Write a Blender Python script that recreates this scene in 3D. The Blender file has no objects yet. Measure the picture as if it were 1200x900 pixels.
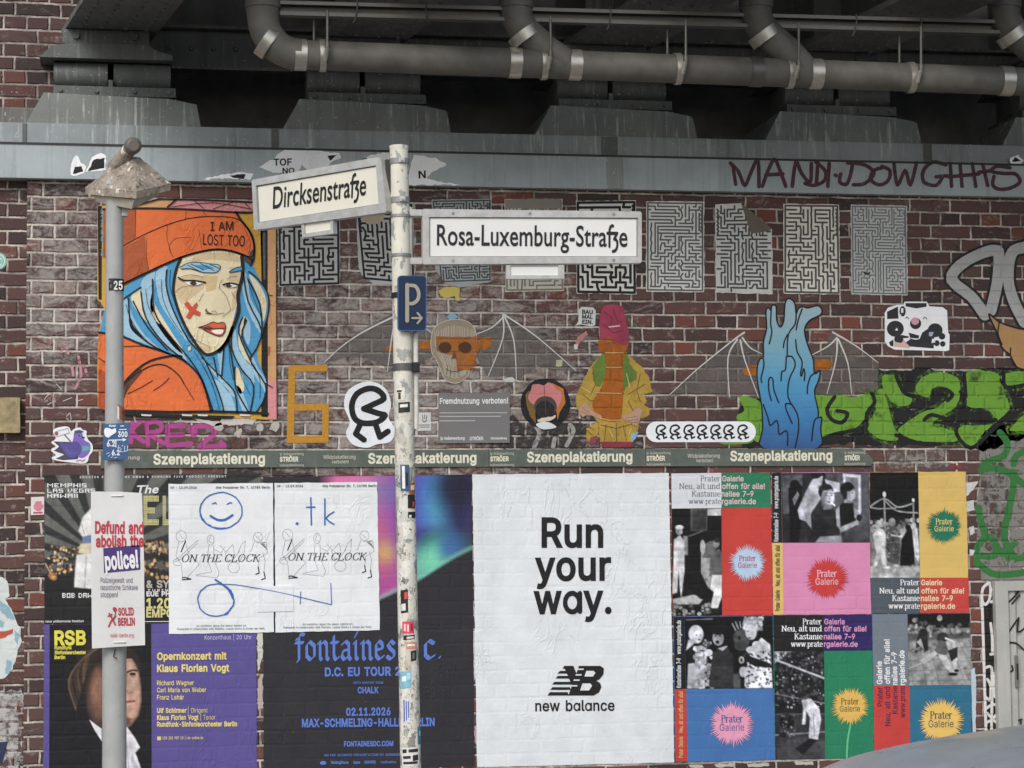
import bpy, bmesh, math, random
import numpy as np
from mathutils import Vector, Matrix
from mathutils.geometry import delaunay_2d_cdt, tessellate_polygon
scene = bpy.context.scene
COL = scene.collection
R = math.radians
random.seed(7)
# ------------------------------------------------------------------ camera
PW, PH, FPX = 1200.0, 900.0, 2670.0
YAW, PITCH, ROLL = R(10.0), R(4.4), R(0.55)
CAM = Vector((0.0, -13.5, 1.65))
FWD = Vector((math.sin(YAW)*math.cos(PITCH), math.cos(YAW)*math.cos(PITCH), math.sin(PITCH)))
_r = Vector((math.cos(YAW), -math.sin(YAW), 0)); _u = _r.cross(FWD)
RGT = _r*math.cos(ROLL) - _u*math.sin(ROLL)
UPV = _u*math.cos(ROLL) + _r*math.sin(ROLL)
cd = bpy.data.cameras.new("camera"); cam = bpy.data.objects.new("camera", cd); COL.objects.link(cam)
cd.sensor_fit = 'HORIZONTAL'; cd.sensor_width = 36.0; cd.lens = 36.0*FPX/PW
cd.clip_start = 0.1; cd.clip_end = 2000
cam.matrix_world = Matrix(((RGT.x, UPV.x, -FWD.x, CAM.x), (RGT.y, UPV.y, -FWD.y, CAM.y),
                           (RGT.z, UPV.z, -FWD.z, CAM.z), (0, 0, 0, 1)))
scene.camera = cam
# ------------------------------------------------------------------ light
SUN_EL, SUN_AZ = R(38), R(208)          # azimuth measured clockwise from +y: the sun stands behind the camera, to its left
w = bpy.data.worlds.new("World"); scene.world = w; w.use_nodes = True
wt = w.node_tree; bg = wt.nodes['Background']
sk = wt.nodes.new('ShaderNodeTexSky'); sk.sky_type = 'NISHITA'; sk.sun_disc = False
sk.sun_elevation = SUN_EL; sk.sun_rotation = SUN_AZ; sk.air_density = 1.0; sk.dust_density = 1.5; sk.ozone_density = 1.0
hs = wt.nodes.new('ShaderNodeHueSaturation'); hs.inputs['Saturation'].default_value = 0.6
wt.links.new(sk.outputs[0], hs.inputs['Color']); wt.links.new(hs.outputs[0], bg.inputs[0]); bg.inputs[1].default_value = 0.12
sd = bpy.data.lights.new("sun", 'SUN'); sd.energy = 1.3; sd.angle = R(28); sd.color = (1.0, 0.985, 0.965)
sun = bpy.data.objects.new("sun", sd); COL.objects.link(sun)
_sv = Vector((math.sin(SUN_AZ)*math.cos(SUN_EL), math.cos(SUN_AZ)*math.cos(SUN_EL), math.sin(SUN_EL)))
sun.rotation_euler = _sv.to_track_quat('Z', 'Y').to_euler()
vs = scene.view_settings; vs.view_transform = 'Standard'; vs.look = 'None'; vs.gamma = 1; vs.exposure = 0.5; vs.use_curve_mapping = False
scene.cycles.max_bounces = 8; scene.cycles.diffuse_bounces = 5
# ------------------------------------------------------------------ picture rays -> points on real planes
def ray(px, py):
    return FWD + RGT*((px-PW/2)/FPX) - UPV*((py-PH/2)/FPX)
class Surf:
    def __init__(s, p, n):
        s.p = Vector(p); s.n = Vector(n).normalized()
    def __call__(s, px, py, off=0.0):
        d = ray(px, py); t = (s.p-CAM).dot(s.n)/d.dot(s.n)
        return CAM + d*t + s.n*off
def front(y): return Surf((0, y, 0), (0, -1, 0))
WALL = front(0.0)
def zat(y, px, py): return front(y)(px, py).z
def xat(y, px, py): return front(y)(px, py).x
# ------------------------------------------------------------------ node helpers
def lin(c):
    if isinstance(c, str):
        c = c.lstrip('#'); c = [int(c[i:i+2], 16)/255 for i in (0, 2, 4)]
    return tuple(x/12.92 if x <= .04045 else ((x+.055)/1.055)**2.4 for x in c)
class N:
    def __init__(s, t): s.t = t
    def new(s, k, **kw):
        n = s.t.nodes.new(k)
        for a, b in kw.items(): setattr(n, a, b)
        return n
    def put(s, sock, v):
        if isinstance(v, (int, float)): sock.default_value = v
        elif isinstance(v, tuple): sock.default_value = v if len(v) == len(sock.default_value) else tuple(v)+(1,)
        else: s.t.links.new(v, sock)
    def m(s, op, a, b=None, c=None):
        n = s.new('ShaderNodeMath', operation=op)
        for i, v in enumerate((a, b, c)):
            if v is not None: s.put(n.inputs[i], v)
        return n.outputs[0]
    def mix(s, f, a, b, mode='MIX'):
        n = s.new('ShaderNodeMix', data_type='RGBA', blend_type=mode)
        s.put(n.inputs[0], f); s.put(n.inputs[6], a); s.put(n.inputs[7], b); return n.outputs[2]
    def noise(s, vec, scale, detail=3, rough=.55, dist=0):
        n = s.new('ShaderNodeTexNoise'); n.inputs['Scale'].default_value = scale; n.inputs['Detail'].default_value = detail
        n.inputs['Roughness'].default_value = rough; n.inputs['Distortion'].default_value = dist
        s.t.links.new(vec, n.inputs['Vector']); return n.outputs[0]
    def rng(s, v, a, b, c=0.0, d=1.0, smooth=False):
        n = s.new('ShaderNodeMapRange'); n.clamp = True
        if smooth: n.interpolation_type = 'SMOOTHSTEP'
        for i, q in enumerate((v, a, b, c, d)): s.put(n.inputs[i], q)
        return n.outputs[0]
    def scale(s, v, k):
        n = s.new('ShaderNodeVectorMath', operation='MULTIPLY'); s.put(n.inputs[0], v); n.inputs[1].default_value = k; return n.outputs[0]
    def add(s, v, k):
        n = s.new('ShaderNodeVectorMath', operation='ADD'); s.put(n.inputs[0], v); s.put(n.inputs[1], k); return n.outputs[0]
    def dist(s, v, k):
        n = s.new('ShaderNodeVectorMath', operation='DISTANCE'); s.put(n.inputs[0], v); n.inputs[1].default_value = k; return n.outputs['Value']
    def ramp(s, v, stops):
        n = s.new('ShaderNodeValToRGB'); cr = n.color_ramp
        while len(cr.elements) < len(stops): cr.elements.new(.5)
        for e, (p, c) in zip(cr.elements, stops): e.position = p; e.color = tuple(c)+(1,)
        s.put(n.inputs[0], v); return n.outputs[0]
    def bump(s, h, strength, dist=.01, normal=None):
        n = s.new('ShaderNodeBump'); n.inputs['Strength'].default_value = strength; n.inputs['Distance'].default_value = dist
        s.put(n.inputs['Height'], h)
        if normal is not None: s.put(n.inputs['Normal'], normal)
        return n.outputs[0]
COURSE, BRICK_L, ZOFF, XOFF = 0.0825, 0.266, 0.0, 0.0
def make_brick_group():
    g = bpy.data.node_groups.new("brick_bond", 'ShaderNodeTree')
    g.interface.new_socket("Pos", in_out='INPUT', socket_type='NodeSocketVector')
    for o in ("Mask", "Rand", "Rand2", "Height"): g.interface.new_socket(o, in_out='OUTPUT', socket_type='NodeSocketFloat')
    n = N(g); gi = n.new('NodeGroupInput'); go = n.new('NodeGroupOutput')
    pos = gi.outputs[0]
    sp = n.new('ShaderNodeSeparateXYZ'); g.links.new(pos, sp.inputs[0])
    wob = n.noise(n.scale(pos, (1.0, 1.0, 1.0)), 1.7, 2); wob2 = n.noise(n.add(pos, (3.1, 7.7, 1.3)), 11.0, 2)
    wob3 = n.noise(n.add(pos, (9.1, 2.7, 5.3)), 11.0, 2)
    u = n.m('ADD', n.m('ADD', sp.outputs[0], sp.outputs[1]), n.m('MULTIPLY', n.m('SUBTRACT', wob2, .5), .016))
    v = n.m('ADD', sp.outputs[2], n.m('ADD', n.m('MULTIPLY', n.m('SUBTRACT', wob, .5), .012), n.m('MULTIPLY', n.m('SUBTRACT', wob3, .5), .012)))
    rv = n.m('DIVIDE', n.m('SUBTRACT', v, ZOFF), COURSE); row = n.m('FLOOR', rv); fv = n.m('SUBTRACT', rv, row)
    odd = n.m('MODULO', n.m('ADD', row, 4000.0), 2.0)                       # 1 = header course
    half = n.m('MODULO', n.m('FLOOR', n.m('DIVIDE', n.m('ADD', row, 4000.0), 2.0)), 2.0)
    bl = n.m('MULTIPLY', n.m('SUBTRACT', 1.0, n.m('MULTIPLY', odd, .5)), BRICK_L)
    off = n.m('ADD', n.m('MULTIPLY', odd, BRICK_L*.25), n.m('MULTIPLY', half, BRICK_L*.5))
    # every third stretcher in header courses: two headers knocked into one for a lived-in bond
    ru = n.m('DIVIDE', n.m('ADD', n.m('ADD', u, off), XOFF), bl); cu = n.m('FLOOR', ru); fu = n.m('SUBTRACT', ru, cu)
    du = n.m('MULTIPLY', n.m('MINIMUM', fu, n.m('SUBTRACT', 1.0, fu)), bl)
    dv = n.m('MULTIPLY', n.m('MINIMUM', fv, n.m('SUBTRACT', 1.0, fv)), COURSE)
    # rounded corner distance
    d = n.m('MINIMUM', du, dv)
    chip = n.noise(pos, 60.0, 3)
    d2 = n.m('ADD', d, n.m('MULTIPLY', n.m('SUBTRACT', chip, .5), .007))
    mask = n.rng(d2, .0048, .0072, smooth=True)
    cv = n.new('ShaderNodeCombineXYZ'); g.links.new(cu, cv.inputs[0]); g.links.new(row, cv.inputs[1])
    wn = n.new('ShaderNodeTexWhiteNoise'); wn.noise_dimensions = '2D'; g.links.new(cv.outputs[0], wn.inputs['Vector'])
    sc = n.new('ShaderNodeSeparateColor'); g.links.new(wn.outputs['Color'], sc.inputs[0])
    edge = n.rng(d2, .003, .012, smooth=True)
    hh = n.m('ADD', edge, n.m('MULTIPLY', n.noise(pos, 90.0, 4, .65), .35))
    hh = n.m('ADD', hh, n.m('MULTIPLY', sc.outputs[2], .25))
    for o, v_ in zip(go.inputs, (mask, wn.outputs['Value'], sc.outputs[1], hh)): g.links.new(v_, o)
    return g
BRICKS = make_brick_group()
def brick_nodes(n):
    geo = n.new('ShaderNodeNewGeometry'); g = n.new('ShaderNodeGroup'); g.node_tree = BRICKS
    n.t.links.new(geo.outputs['Position'], g.inputs[0])
    return geo.outputs['Position'], g
def new_mat(name):
    m = bpy.data.materials.new(name); m.use_nodes = True
    b = m.node_tree.nodes['Principled BSDF']; b.inputs['Specular IOR Level'].default_value = .3
    return m, N(m.node_tree), b
MATS = {}
def paper(col, wr=1.0, rough=.62, key=None, amp=.08, relief=.26):
    """printed or plain paper pasted on the bricks: the joints behind and the paste wrinkles show as relief"""
    c = lin(col) if isinstance(col, str) else tuple(col); g_ = sum(c)/3; c = tuple(x*.85+g_*.09 for x in c)
    k = ('paper', tuple(round(x, 3) for x in c), wr, rough, amp, relief)
    if k in MATS: return MATS[k]
    m, n, b = new_mat("paper_print"); pos, g = brick_nodes(n)
    spots = n.noise(pos, 7.0, 5, .6)
    base = n.mix(n.rng(spots, .3, .7), tuple(x*(1-amp) for x in c), tuple(min(1, x*(1+amp*.6)+.004) for x in c))
    stain = n.m('MULTIPLY', n.rng(n.noise(n.add(n.scale(pos, (1, 1, .6)), (8, 0, 3)), 3.1, 6, .65), .5, .74), .16+.1*(wr > 1.2))
    base = n.mix(stain, base, tuple(x*.55+.02 for x in c))
    fleck = n.m('MULTIPLY', n.rng(n.noise(n.add(pos, (2, 2, 2)), 85.0, 3, .6), .68, .72), n.rng(n.noise(n.add(pos, (6, 1, 2)), 5.0, 3), .48, .62))
    n.put(b.inputs['Base Color'], n.mix(n.m('MULTIPLY', fleck, .3+.2*(wr > 1.2)), base, (.5, .48, .45)))
    h = n.m('MULTIPLY', g.outputs['Height'], n.m('MULTIPLY', n.rng(n.noise(n.add(pos, (1, 4, 6)), 2.0, 4), .38, .62, .25, 1.5), relief))
    v = n.add(n.scale(pos, (1, 1, .55)), (2.2, 0, 9.0))
    ridg = n.m('ABSOLUTE', n.m('SUBTRACT', n.noise(v, 9.0, 4, .55, .6), .5))
    h = n.m('ADD', h, n.m('MULTIPLY', n.rng(ridg, 0, .035, 1, 0), n.m('MULTIPLY', n.rng(n.noise(n.add(pos, (9, 9, 1)), 2.6, 3), .5, .62), .5*wr)))
    h = n.m('ADD', h, n.m('MULTIPLY', n.noise(pos, 34.0, 3), .4*wr)); h = n.m('ADD', h, n.m('MULTIPLY', n.noise(n.add(pos, (3, 3, 3)), 6.0, 2), .8*wr))
    n.put(b.inputs['Normal'], n.bump(h, .55, .006)); b.inputs['Roughness'].default_value = rough
    MATS[k] = m; return m
def vcol_paper(wr=1.0):
    k = ('vcol', wr)
    if k in MATS: return MATS[k]
    m, n, b = new_mat("photo_print"); pos, g = brick_nodes(n)
    a = n.new('ShaderNodeAttribute', attribute_name="print")
    n.put(b.inputs['Base Color'], a.outputs['Color'])
    h = n.m('ADD', n.m('MULTIPLY', g.outputs['Height'], .28), n.m('MULTIPLY', n.noise(pos, 30.0, 3), .5*wr))
    n.put(b.inputs['Normal'], n.bump(h, .5, .006)); b.inputs['Roughness'].default_value = .6
    MATS[k] = m; return m
def spray(col, cover=.8, scale=26.0, soft=.12, key=0):
    """paint sprayed or rubbed on brick: worn through in flecks"""
    c = lin(col); k = ('spray', c, cover, scale, soft)
    if k in MATS: return MATS[k]
    m, n, b = new_mat("spray_paint"); pos, g = brick_nodes(n)
    f = n.noise(pos, scale, 6, .68); big = n.noise(pos, 4.0, 3)
    f = n.m('ADD', n.m('MULTIPLY', f, .75), n.m('MULTIPLY', big, .25))
    f = n.m('ADD', f, n.m('MULTIPLY', n.m('SUBTRACT', g.outputs['Mask'], 1.0), .07))
    th = .5 + (.5-cover)*.42
    a = n.rng(f, th-soft*.5, th+soft*.5)
    n.put(b.inputs['Base Color'], n.mix(n.noise(pos, 12.0, 4), tuple(x*.72 for x in c), c))
    n.put(b.inputs['Normal'], n.bump(g.outputs['Height'], .6, .008)); b.inputs['Roughness'].default_value = .55
    tr = n.new('ShaderNodeBsdfTransparent'); mx = n.new('ShaderNodeMixShader'); out = m.node_tree.nodes['Material Output']
    n.put(mx.inputs[0], a); m.node_tree.links.new(tr.outputs[0], mx.inputs[1]); m.node_tree.links.new(b.outputs[0], mx.inputs[2])
    m.node_tree.links.new(mx.outputs[0], out.inputs[0]); MATS[k] = m; return m
def plain(name, col, rough=.5, metal=0.0, var=.12, scale=14.0, bump=.15, spec=.4):
    k = ('plain', name)
    if k in MATS: return MATS[k]
    m, n, b = new_mat(name); geo = n.new('ShaderNodeNewGeometry'); pos = geo.outputs['Position']; c = lin(col)
    f = n.noise(pos, scale, 5, .65)
    n.put(b.inputs['Base Color'], n.mix(n.rng(f, .3, .7), tuple(x*(1-var) for x in c), tuple(min(1, x*(1+var)) for x in c)))
    n.put(b.inputs['Roughness'], n.rng(f, .2, .8, max(0, rough-.12), min(1, rough+.12)))
    b.inputs['Metallic'].default_value = metal; b.inputs['Specular IOR Level'].default_value = spec
    if bump: n.put(b.inputs['Normal'], n.bump(n.noise(pos, scale*4, 4), bump, .004))
    MATS[k] = m; return m
# ------------------------------------------------------------------ objects
def tag(o, label=None, cat=None, group=None, kind=None):
    if label: o['label'] = label
    if cat: o['category'] = cat
    if group: o['group'] = group
    if kind: o['kind'] = kind
    return o
def empty(name, loc):
    o = bpy.data.objects.new(name, None); COL.objects.link(o); o.location = loc; return o
def org(parent):
    p = Vector((0, 0, 0))
    while parent is not None: p += parent.location; parent = parent.parent
    return p
def mesh_obj(name, verts, faces, mats, idx=None, parent=None, smooth=False):
    """verts in world coordinates; the object's origin goes to its base centre (or rides on its parent's)"""
    V = [Vector(v) for v in verts]
    if parent is None:
        xs = [v.x for v in V]; ys = [v.y for v in V]; zs = [v.z for v in V]
        o0 = Vector(((min(xs)+max(xs))/2, (min(ys)+max(ys))/2, min(zs)))
    else: o0 = org(parent)
    me = bpy.data.meshes.new(name); me.from_pydata([v-o0 for v in V], [], faces)
    for m in mats: me.materials.append(m)
    if idx: me.polygons.foreach_set('material_index', idx)
    if smooth: me.polygons.foreach_set('use_smooth', [True]*len(me.polygons))
    me.update()
    o = bpy.data.objects.new(name, me); COL.objects.link(o)
    if parent is None: o.location = o0
    else: o.parent = parent
    return o
def children(o): return [c for c in bpy.data.objects if c.parent == o]
def copy_tree(o, parent=None):
    c = o.copy(); COL.objects.link(c)
    if parent is not None: c.parent = parent
    for ch in children(o): copy_tree(ch, c)
    return c
# ------------------------------------------------------------------ flat drawing in 2-D (y down, photo pixels)
def area2(p): return sum(p[i-1][0]*p[i][1]-p[i][0]*p[i-1][1] for i in range(len(p)))/2
def tri_fill(loops):
    pts = [Vector((x, y, 0)) for l in loops for x, y in l]
    t = tessellate_polygon([[Vector((x, y, 0)) for x, y in l] for l in loops])
    return [(p.x, p.y) for p in pts], [tuple(f) for f in t]
def union(polys):
    """one overlap-free triangulation of many convex or simple polygons"""
    vs_, fs = [], []
    for p in polys:
        if abs(area2(p)) < 1e-9: continue
        if area2(p) < 0: p = p[::-1]
        k = len(vs_); vs_ += [Vector((x, y)) for x, y in p]; fs.append(list(range(k, k+len(p))))
    if not fs: return [], []
    v, e, f, ov, oe, of = delaunay_2d_cdt(vs_, [], fs, 1, 1e-5)
    return [(p.x, p.y) for p in v], [tuple(q) for q, o in zip(f, of) if o]
def hull(pts):
    pts = sorted(set((round(x, 6), round(y, 6)) for x, y in pts))
    if len(pts) < 3: return pts
    def half(ps):
        h = []
        for p in ps:
            while len(h) > 1 and (h[-1][0]-h[-2][0])*(p[1]-h[-2][1])-(h[-1][1]-h[-2][1])*(p[0]-h[-2][0]) <= 0: h.pop()
            h.append(p)
        return h[:-1]
    return half(pts)+half(pts[::-1])
def nib_poly(w, h=None, ang=0, n=10):
    h = w if h is None else h; c, s = math.cos(ang), math.sin(ang)
    return [(w/2*math.cos(t)*c-h/2*math.sin(t)*s, w/2*math.cos(t)*s+h/2*math.sin(t)*c) for t in (2*math.pi*(i+.25)/n for i in range(n))]
def stroke_polys(paths, w, h=None, ang=0, n=10):
    nb = nib_poly(w, h, ang, n); out = []
    for p in paths:
        if len(p) == 1: out.append([(p[0][0]+a, p[0][1]+b) for a, b in nb])
        for a, b in zip(p, p[1:]):
            out.append(hull([(a[0]+x, a[1]+y) for x, y in nb]+[(b[0]+x, b[1]+y) for x, y in nb]))
    return out
def taper_polys(path, ws, n=9):
    out = []
    for i in range(len(path)-1):
        a, b = path[i], path[i+1]
        out.append(hull([(a[0]+x, a[1]+y) for x, y in nib_poly(ws[i], n=n)]+[(b[0]+x, b[1]+y) for x, y in nib_poly(ws[i+1], n=n)]))
    return out
def smooth(pts, closed=False, k=4):
    """Catmull-Rom through the points"""
    n = len(pts); out = []
    if n < 3: return list(pts)
    rngs = range(n if closed else n-1)
    for i in rngs:
        if closed: p0, p1, p2, p3 = pts[i-1], pts[i], pts[(i+1) % n], pts[(i+2) % n]
        else: p0, p1, p2, p3 = pts[max(0, i-1)], pts[i], pts[i+1], pts[min(n-1, i+2)]
        for j in range(k):
            t = j/k; t2, t3 = t*t, t*t*t
            out.append(tuple(.5*(2*p1[q]+(-p0[q]+p2[q])*t+(2*p0[q]-5*p1[q]+4*p2[q]-p3[q])*t2+(-p0[q]+3*p1[q]-3*p2[q]+p3[q])*t3) for q in (0, 1)))
    if not closed: out.append(tuple(pts[-1]))
    return out
def arc(cx, cy, rx, ry, a0=0, a1=360, n=24):
    return [(cx+rx*math.cos(R(a0+(a1-a0)*i/n)), cy+ry*math.sin(R(a0+(a1-a0)*i/n))) for i in range(n+(0 if abs(a1-a0) == 360 else 1))]
def rrect(x0, y0, x1, y1, r, n=5):
    o = []
    for cx, cy, a in ((x1-r, y0+r, -90), (x1-r, y1-r, 0), (x0+r, y1-r, 90), (x0+r, y0+r, 180)): o += arc(cx, cy, r, r, a, a+90, n)
    return o
def jag(pts, amp, step=3.0, seed=0):
    """torn edge along a closed outline"""
    rd = random.Random(seed); o = []
    for i in range(len(pts)):
        a, b = pts[i], pts[(i+1) % len(pts)]; l = math.hypot(b[0]-a[0], b[1]-a[1]); k = max(1, int(l/step))
        for j in range(k):
            t = (j+rd.uniform(-.25, .25)*(j > 0))/k
            o.append((a[0]+(b[0]-a[0])*t+rd.uniform(-amp, amp), a[1]+(b[1]-a[1])*t+rd.uniform(-amp, amp)))
    return o
def TR(ox, oy, s, dy=0):
    return lambda pts: [(ox+x/s, oy+(y+dy)/s) for x, y in pts]
def bilin(q, u, v):
    (ax, ay), (bx, by), (cx, cy), (dx, dy) = q      # TL TR BR BL
    return ((ax*(1-u)+bx*u)*(1-v)+(dx*(1-u)+cx*u)*v, (ay*(1-u)+by*u)*(1-v)+(dy*(1-u)+cy*u)*v)
# outlines of the letters, thousandths of an em, by character code: advance, then closed loops of x, y
GILL = {
68:(750,[[76,0,342,0,493,28,607,105,679,214,704,341,682,462,617,572,504,651,341,682,76,682],[174,594,325,594,449,573,535,519,586,438,603,341,591,266,550,183,466,115,330,88,174,88]]),72:(729,[[653,682,555,682,555,385,173,385,173,682,75,682,75,0,173,0,173,297,555,297,555,0,653,0]]),76:(490,[[172,682,74,682,74,0,480,0,480,88,172,88]]),82:(604,[[77,682,77,0,175,0,175,296,216,296,252,291,291,270,338,223,397,140,487,0,604,0,511,135,474,194,439,246,401,289,359,324,407,351,443,389,465,435,473,491,457,570,413,631,342,669,249,682],[175,598,238,598,299,591,340,570,364,538,372,495,366,453,345,418,303,393,238,384,175,384]]),
83:(458,[[399,643,362,664,324,679,286,688,247,691,162,678,96,641,55,584,40,509,86,396,187,320,289,252,335,165,328,135,308,108,273,87,224,79,174,85,127,104,84,135,44,178,44,54,87,26,133,6,182,-5,235,-9,311,5,372,43,411,102,426,176,380,303,278,381,177,443,131,522,139,555,161,580,195,597,239,603,275,599,314,588,356,566,399,532]]),84:(604,[[587,682,17,682,17,594,253,594,253,0,351,0,351,594,587,594]]),97:(427,[[411,80,383,62,364,56,351,61,347,79,347,310,334,376,299,422,248,449,184,458,138,454,98,443,64,424,35,397,35,300,68,333,104,356,140,369,177,374,238,355,258,295,258,271,124,222,75,195,40,157,26,101,34,59,56,24,91,0,136,-9,166,-6,197,2,227,16,257,37,279,2,325,-9,363,-2,411,26],[258,91,220,64,180,54,134,71,116,117,127,152,158,179,204,202,258,222]]),
98:(500,[[148,682,59,682,59,25,95,11,137,0,181,-7,226,-9,327,7,402,55,449,132,466,234,451,323,411,394,349,441,272,458,239,455,208,448,177,435,148,417],[148,332,199,368,250,378,301,367,340,335,366,285,375,221,365,162,336,116,293,86,238,75,148,89]]),99:(438,[[393,427,362,440,331,449,299,456,263,458,171,441,101,392,56,316,41,216,58,125,105,54,177,7,269,-9,305,-7,342,-2,376,7,403,17,403,105,371,92,341,82,312,77,284,75,221,85,173,114,143,161,132,224,142,286,170,334,213,365,269,376,297,374,326,367,357,353,393,332]]),101:(479,[[438,130,399,107,360,90,321,79,281,76,223,84,178,110,147,152,130,211,446,211,432,319,393,397,331,443,251,458,166,441,99,395,56,323,41,230,55,140,97,64,166,11,259,-9,311,-6,357,4,398,20,438,44],[132,270,146,317,171,352,207,373,253,381,295,373,328,351,349,316,358,270]]),
103:(427,[[421,449,236,449,154,438,92,407,53,358,40,294,46,248,64,210,95,178,139,153,139,151,87,126,68,87,79,58,113,30,62,12,27,-15,6,-50,0,-94,15,-149,58,-192,123,-220,207,-230,296,-220,363,-192,404,-147,419,-87,412,-46,390,-11,350,18,289,38,229,51,187,64,161,79,152,96,172,122,280,148,334,181,363,225,376,282,365,332,329,380,421,380],[296,293,289,259,272,232,244,215,210,209,173,215,145,231,126,257,120,291,127,322,146,348,174,365,209,372,270,348],[333,-94,324,-122,300,-142,261,-155,209,-159,155,-155,116,-142,92,-120,84,-90,91,-63,112,-41,145,-27,186,-22,232,-25,280,-37,318,-59]]),104:(500,[[150,682,61,682,61,0,150,0,150,322,179,352,207,372,234,383,262,387,298,379,326,357,344,323,350,278,350,0,439,0,439,275,427,355,395,412,347,446,286,458,249,453,213,440,180,419,152,390,150,390]]),105:(219,[[154,449,65,449,65,0,154,0],[163,585,147,622,110,638,72,622,57,585,72,547,110,532,147,547]]),
107:(479,[[460,449,354,449,155,229,380,0,500,0,268,229],[151,682,62,682,62,0,151,0]]),109:(771,[[59,449,59,0,148,0,148,326,175,353,201,370,228,380,260,383,291,377,317,358,334,326,341,279,341,0,430,0,430,326,481,367,530,383,566,376,595,356,615,323,623,278,623,0,712,0,712,282,701,354,671,410,624,445,563,458,518,451,478,434,444,408,413,377,387,412,356,437,320,453,279,458,247,454,215,441,182,420,148,390,148,449]]),110:(500,[[150,449,61,449,61,0,150,0,150,322,179,352,207,372,234,383,262,387,298,379,326,357,344,323,350,278,350,0,439,0,439,277,427,357,394,413,346,447,286,458,249,453,213,440,180,419,152,390,150,390]]),111:(552,[[273,458,179,440,104,392,54,319,36,229,53,133,103,58,178,9,273,-9,371,8,448,57,498,132,516,229,498,321,447,393,370,441],[272,378,333,367,382,335,413,288,425,228,414,162,384,113,335,82,272,71,213,82,167,114,137,164,127,229,138,288,168,336,214,367]]),
114:(396,[[69,449,69,0,158,0,158,235,166,289,189,333,224,362,267,373,306,361,350,329,397,406,343,445,290,458,258,451,226,431,193,397,160,346,158,346,158,449]]),115:(385,[[324,421,289,437,256,449,223,455,192,458,131,449,84,425,54,387,44,336,77,260,149,206,221,163,254,120,234,83,188,69,158,72,123,83,83,102,41,128,41,32,82,13,120,0,157,-7,197,-9,256,0,303,27,334,69,345,123,339,155,322,185,291,215,244,249,193,279,160,304,141,323,135,339,151,368,194,380,221,377,252,369,287,354,324,333]]),116:(333,[[167,542,0,379,0,369,78,369,78,132,87,76,114,31,160,1,224,-9,277,-1,332,21,332,104,280,79,231,71,189,85,167,139,167,369,309,369,309,449,167,449]]),117:(500,[[437,0,437,449,348,449,348,128,324,101,298,81,270,69,241,65,201,71,172,91,155,122,149,164,149,449,60,449,60,170,71,94,103,38,152,3,215,-9,249,-5,284,9,318,30,348,57,348,0]]),
120:(500,[[487,449,373,449,245,295,112,449,0,449,189,228,0,0,112,0,245,161,386,0,500,0,302,228]]),45:(323,[[283,267,40,267,40,174,283,174]]),223:(500,[[59,0,148,0,148,506,156,561,177,597,210,616,250,622,289,614,320,591,340,558,348,516,340,471,318,438,282,418,231,412,231,332,302,322,347,292,369,248,376,198,368,148,347,109,314,85,271,76,247,78,223,87,223,0,287,-9,360,5,417,47,454,112,467,196,458,260,433,313,393,351,340,375,340,377,381,401,412,435,432,477,439,526,426,595,388,647,328,679,249,691,172,679,112,646,73,591,59,517]]),
}
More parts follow.
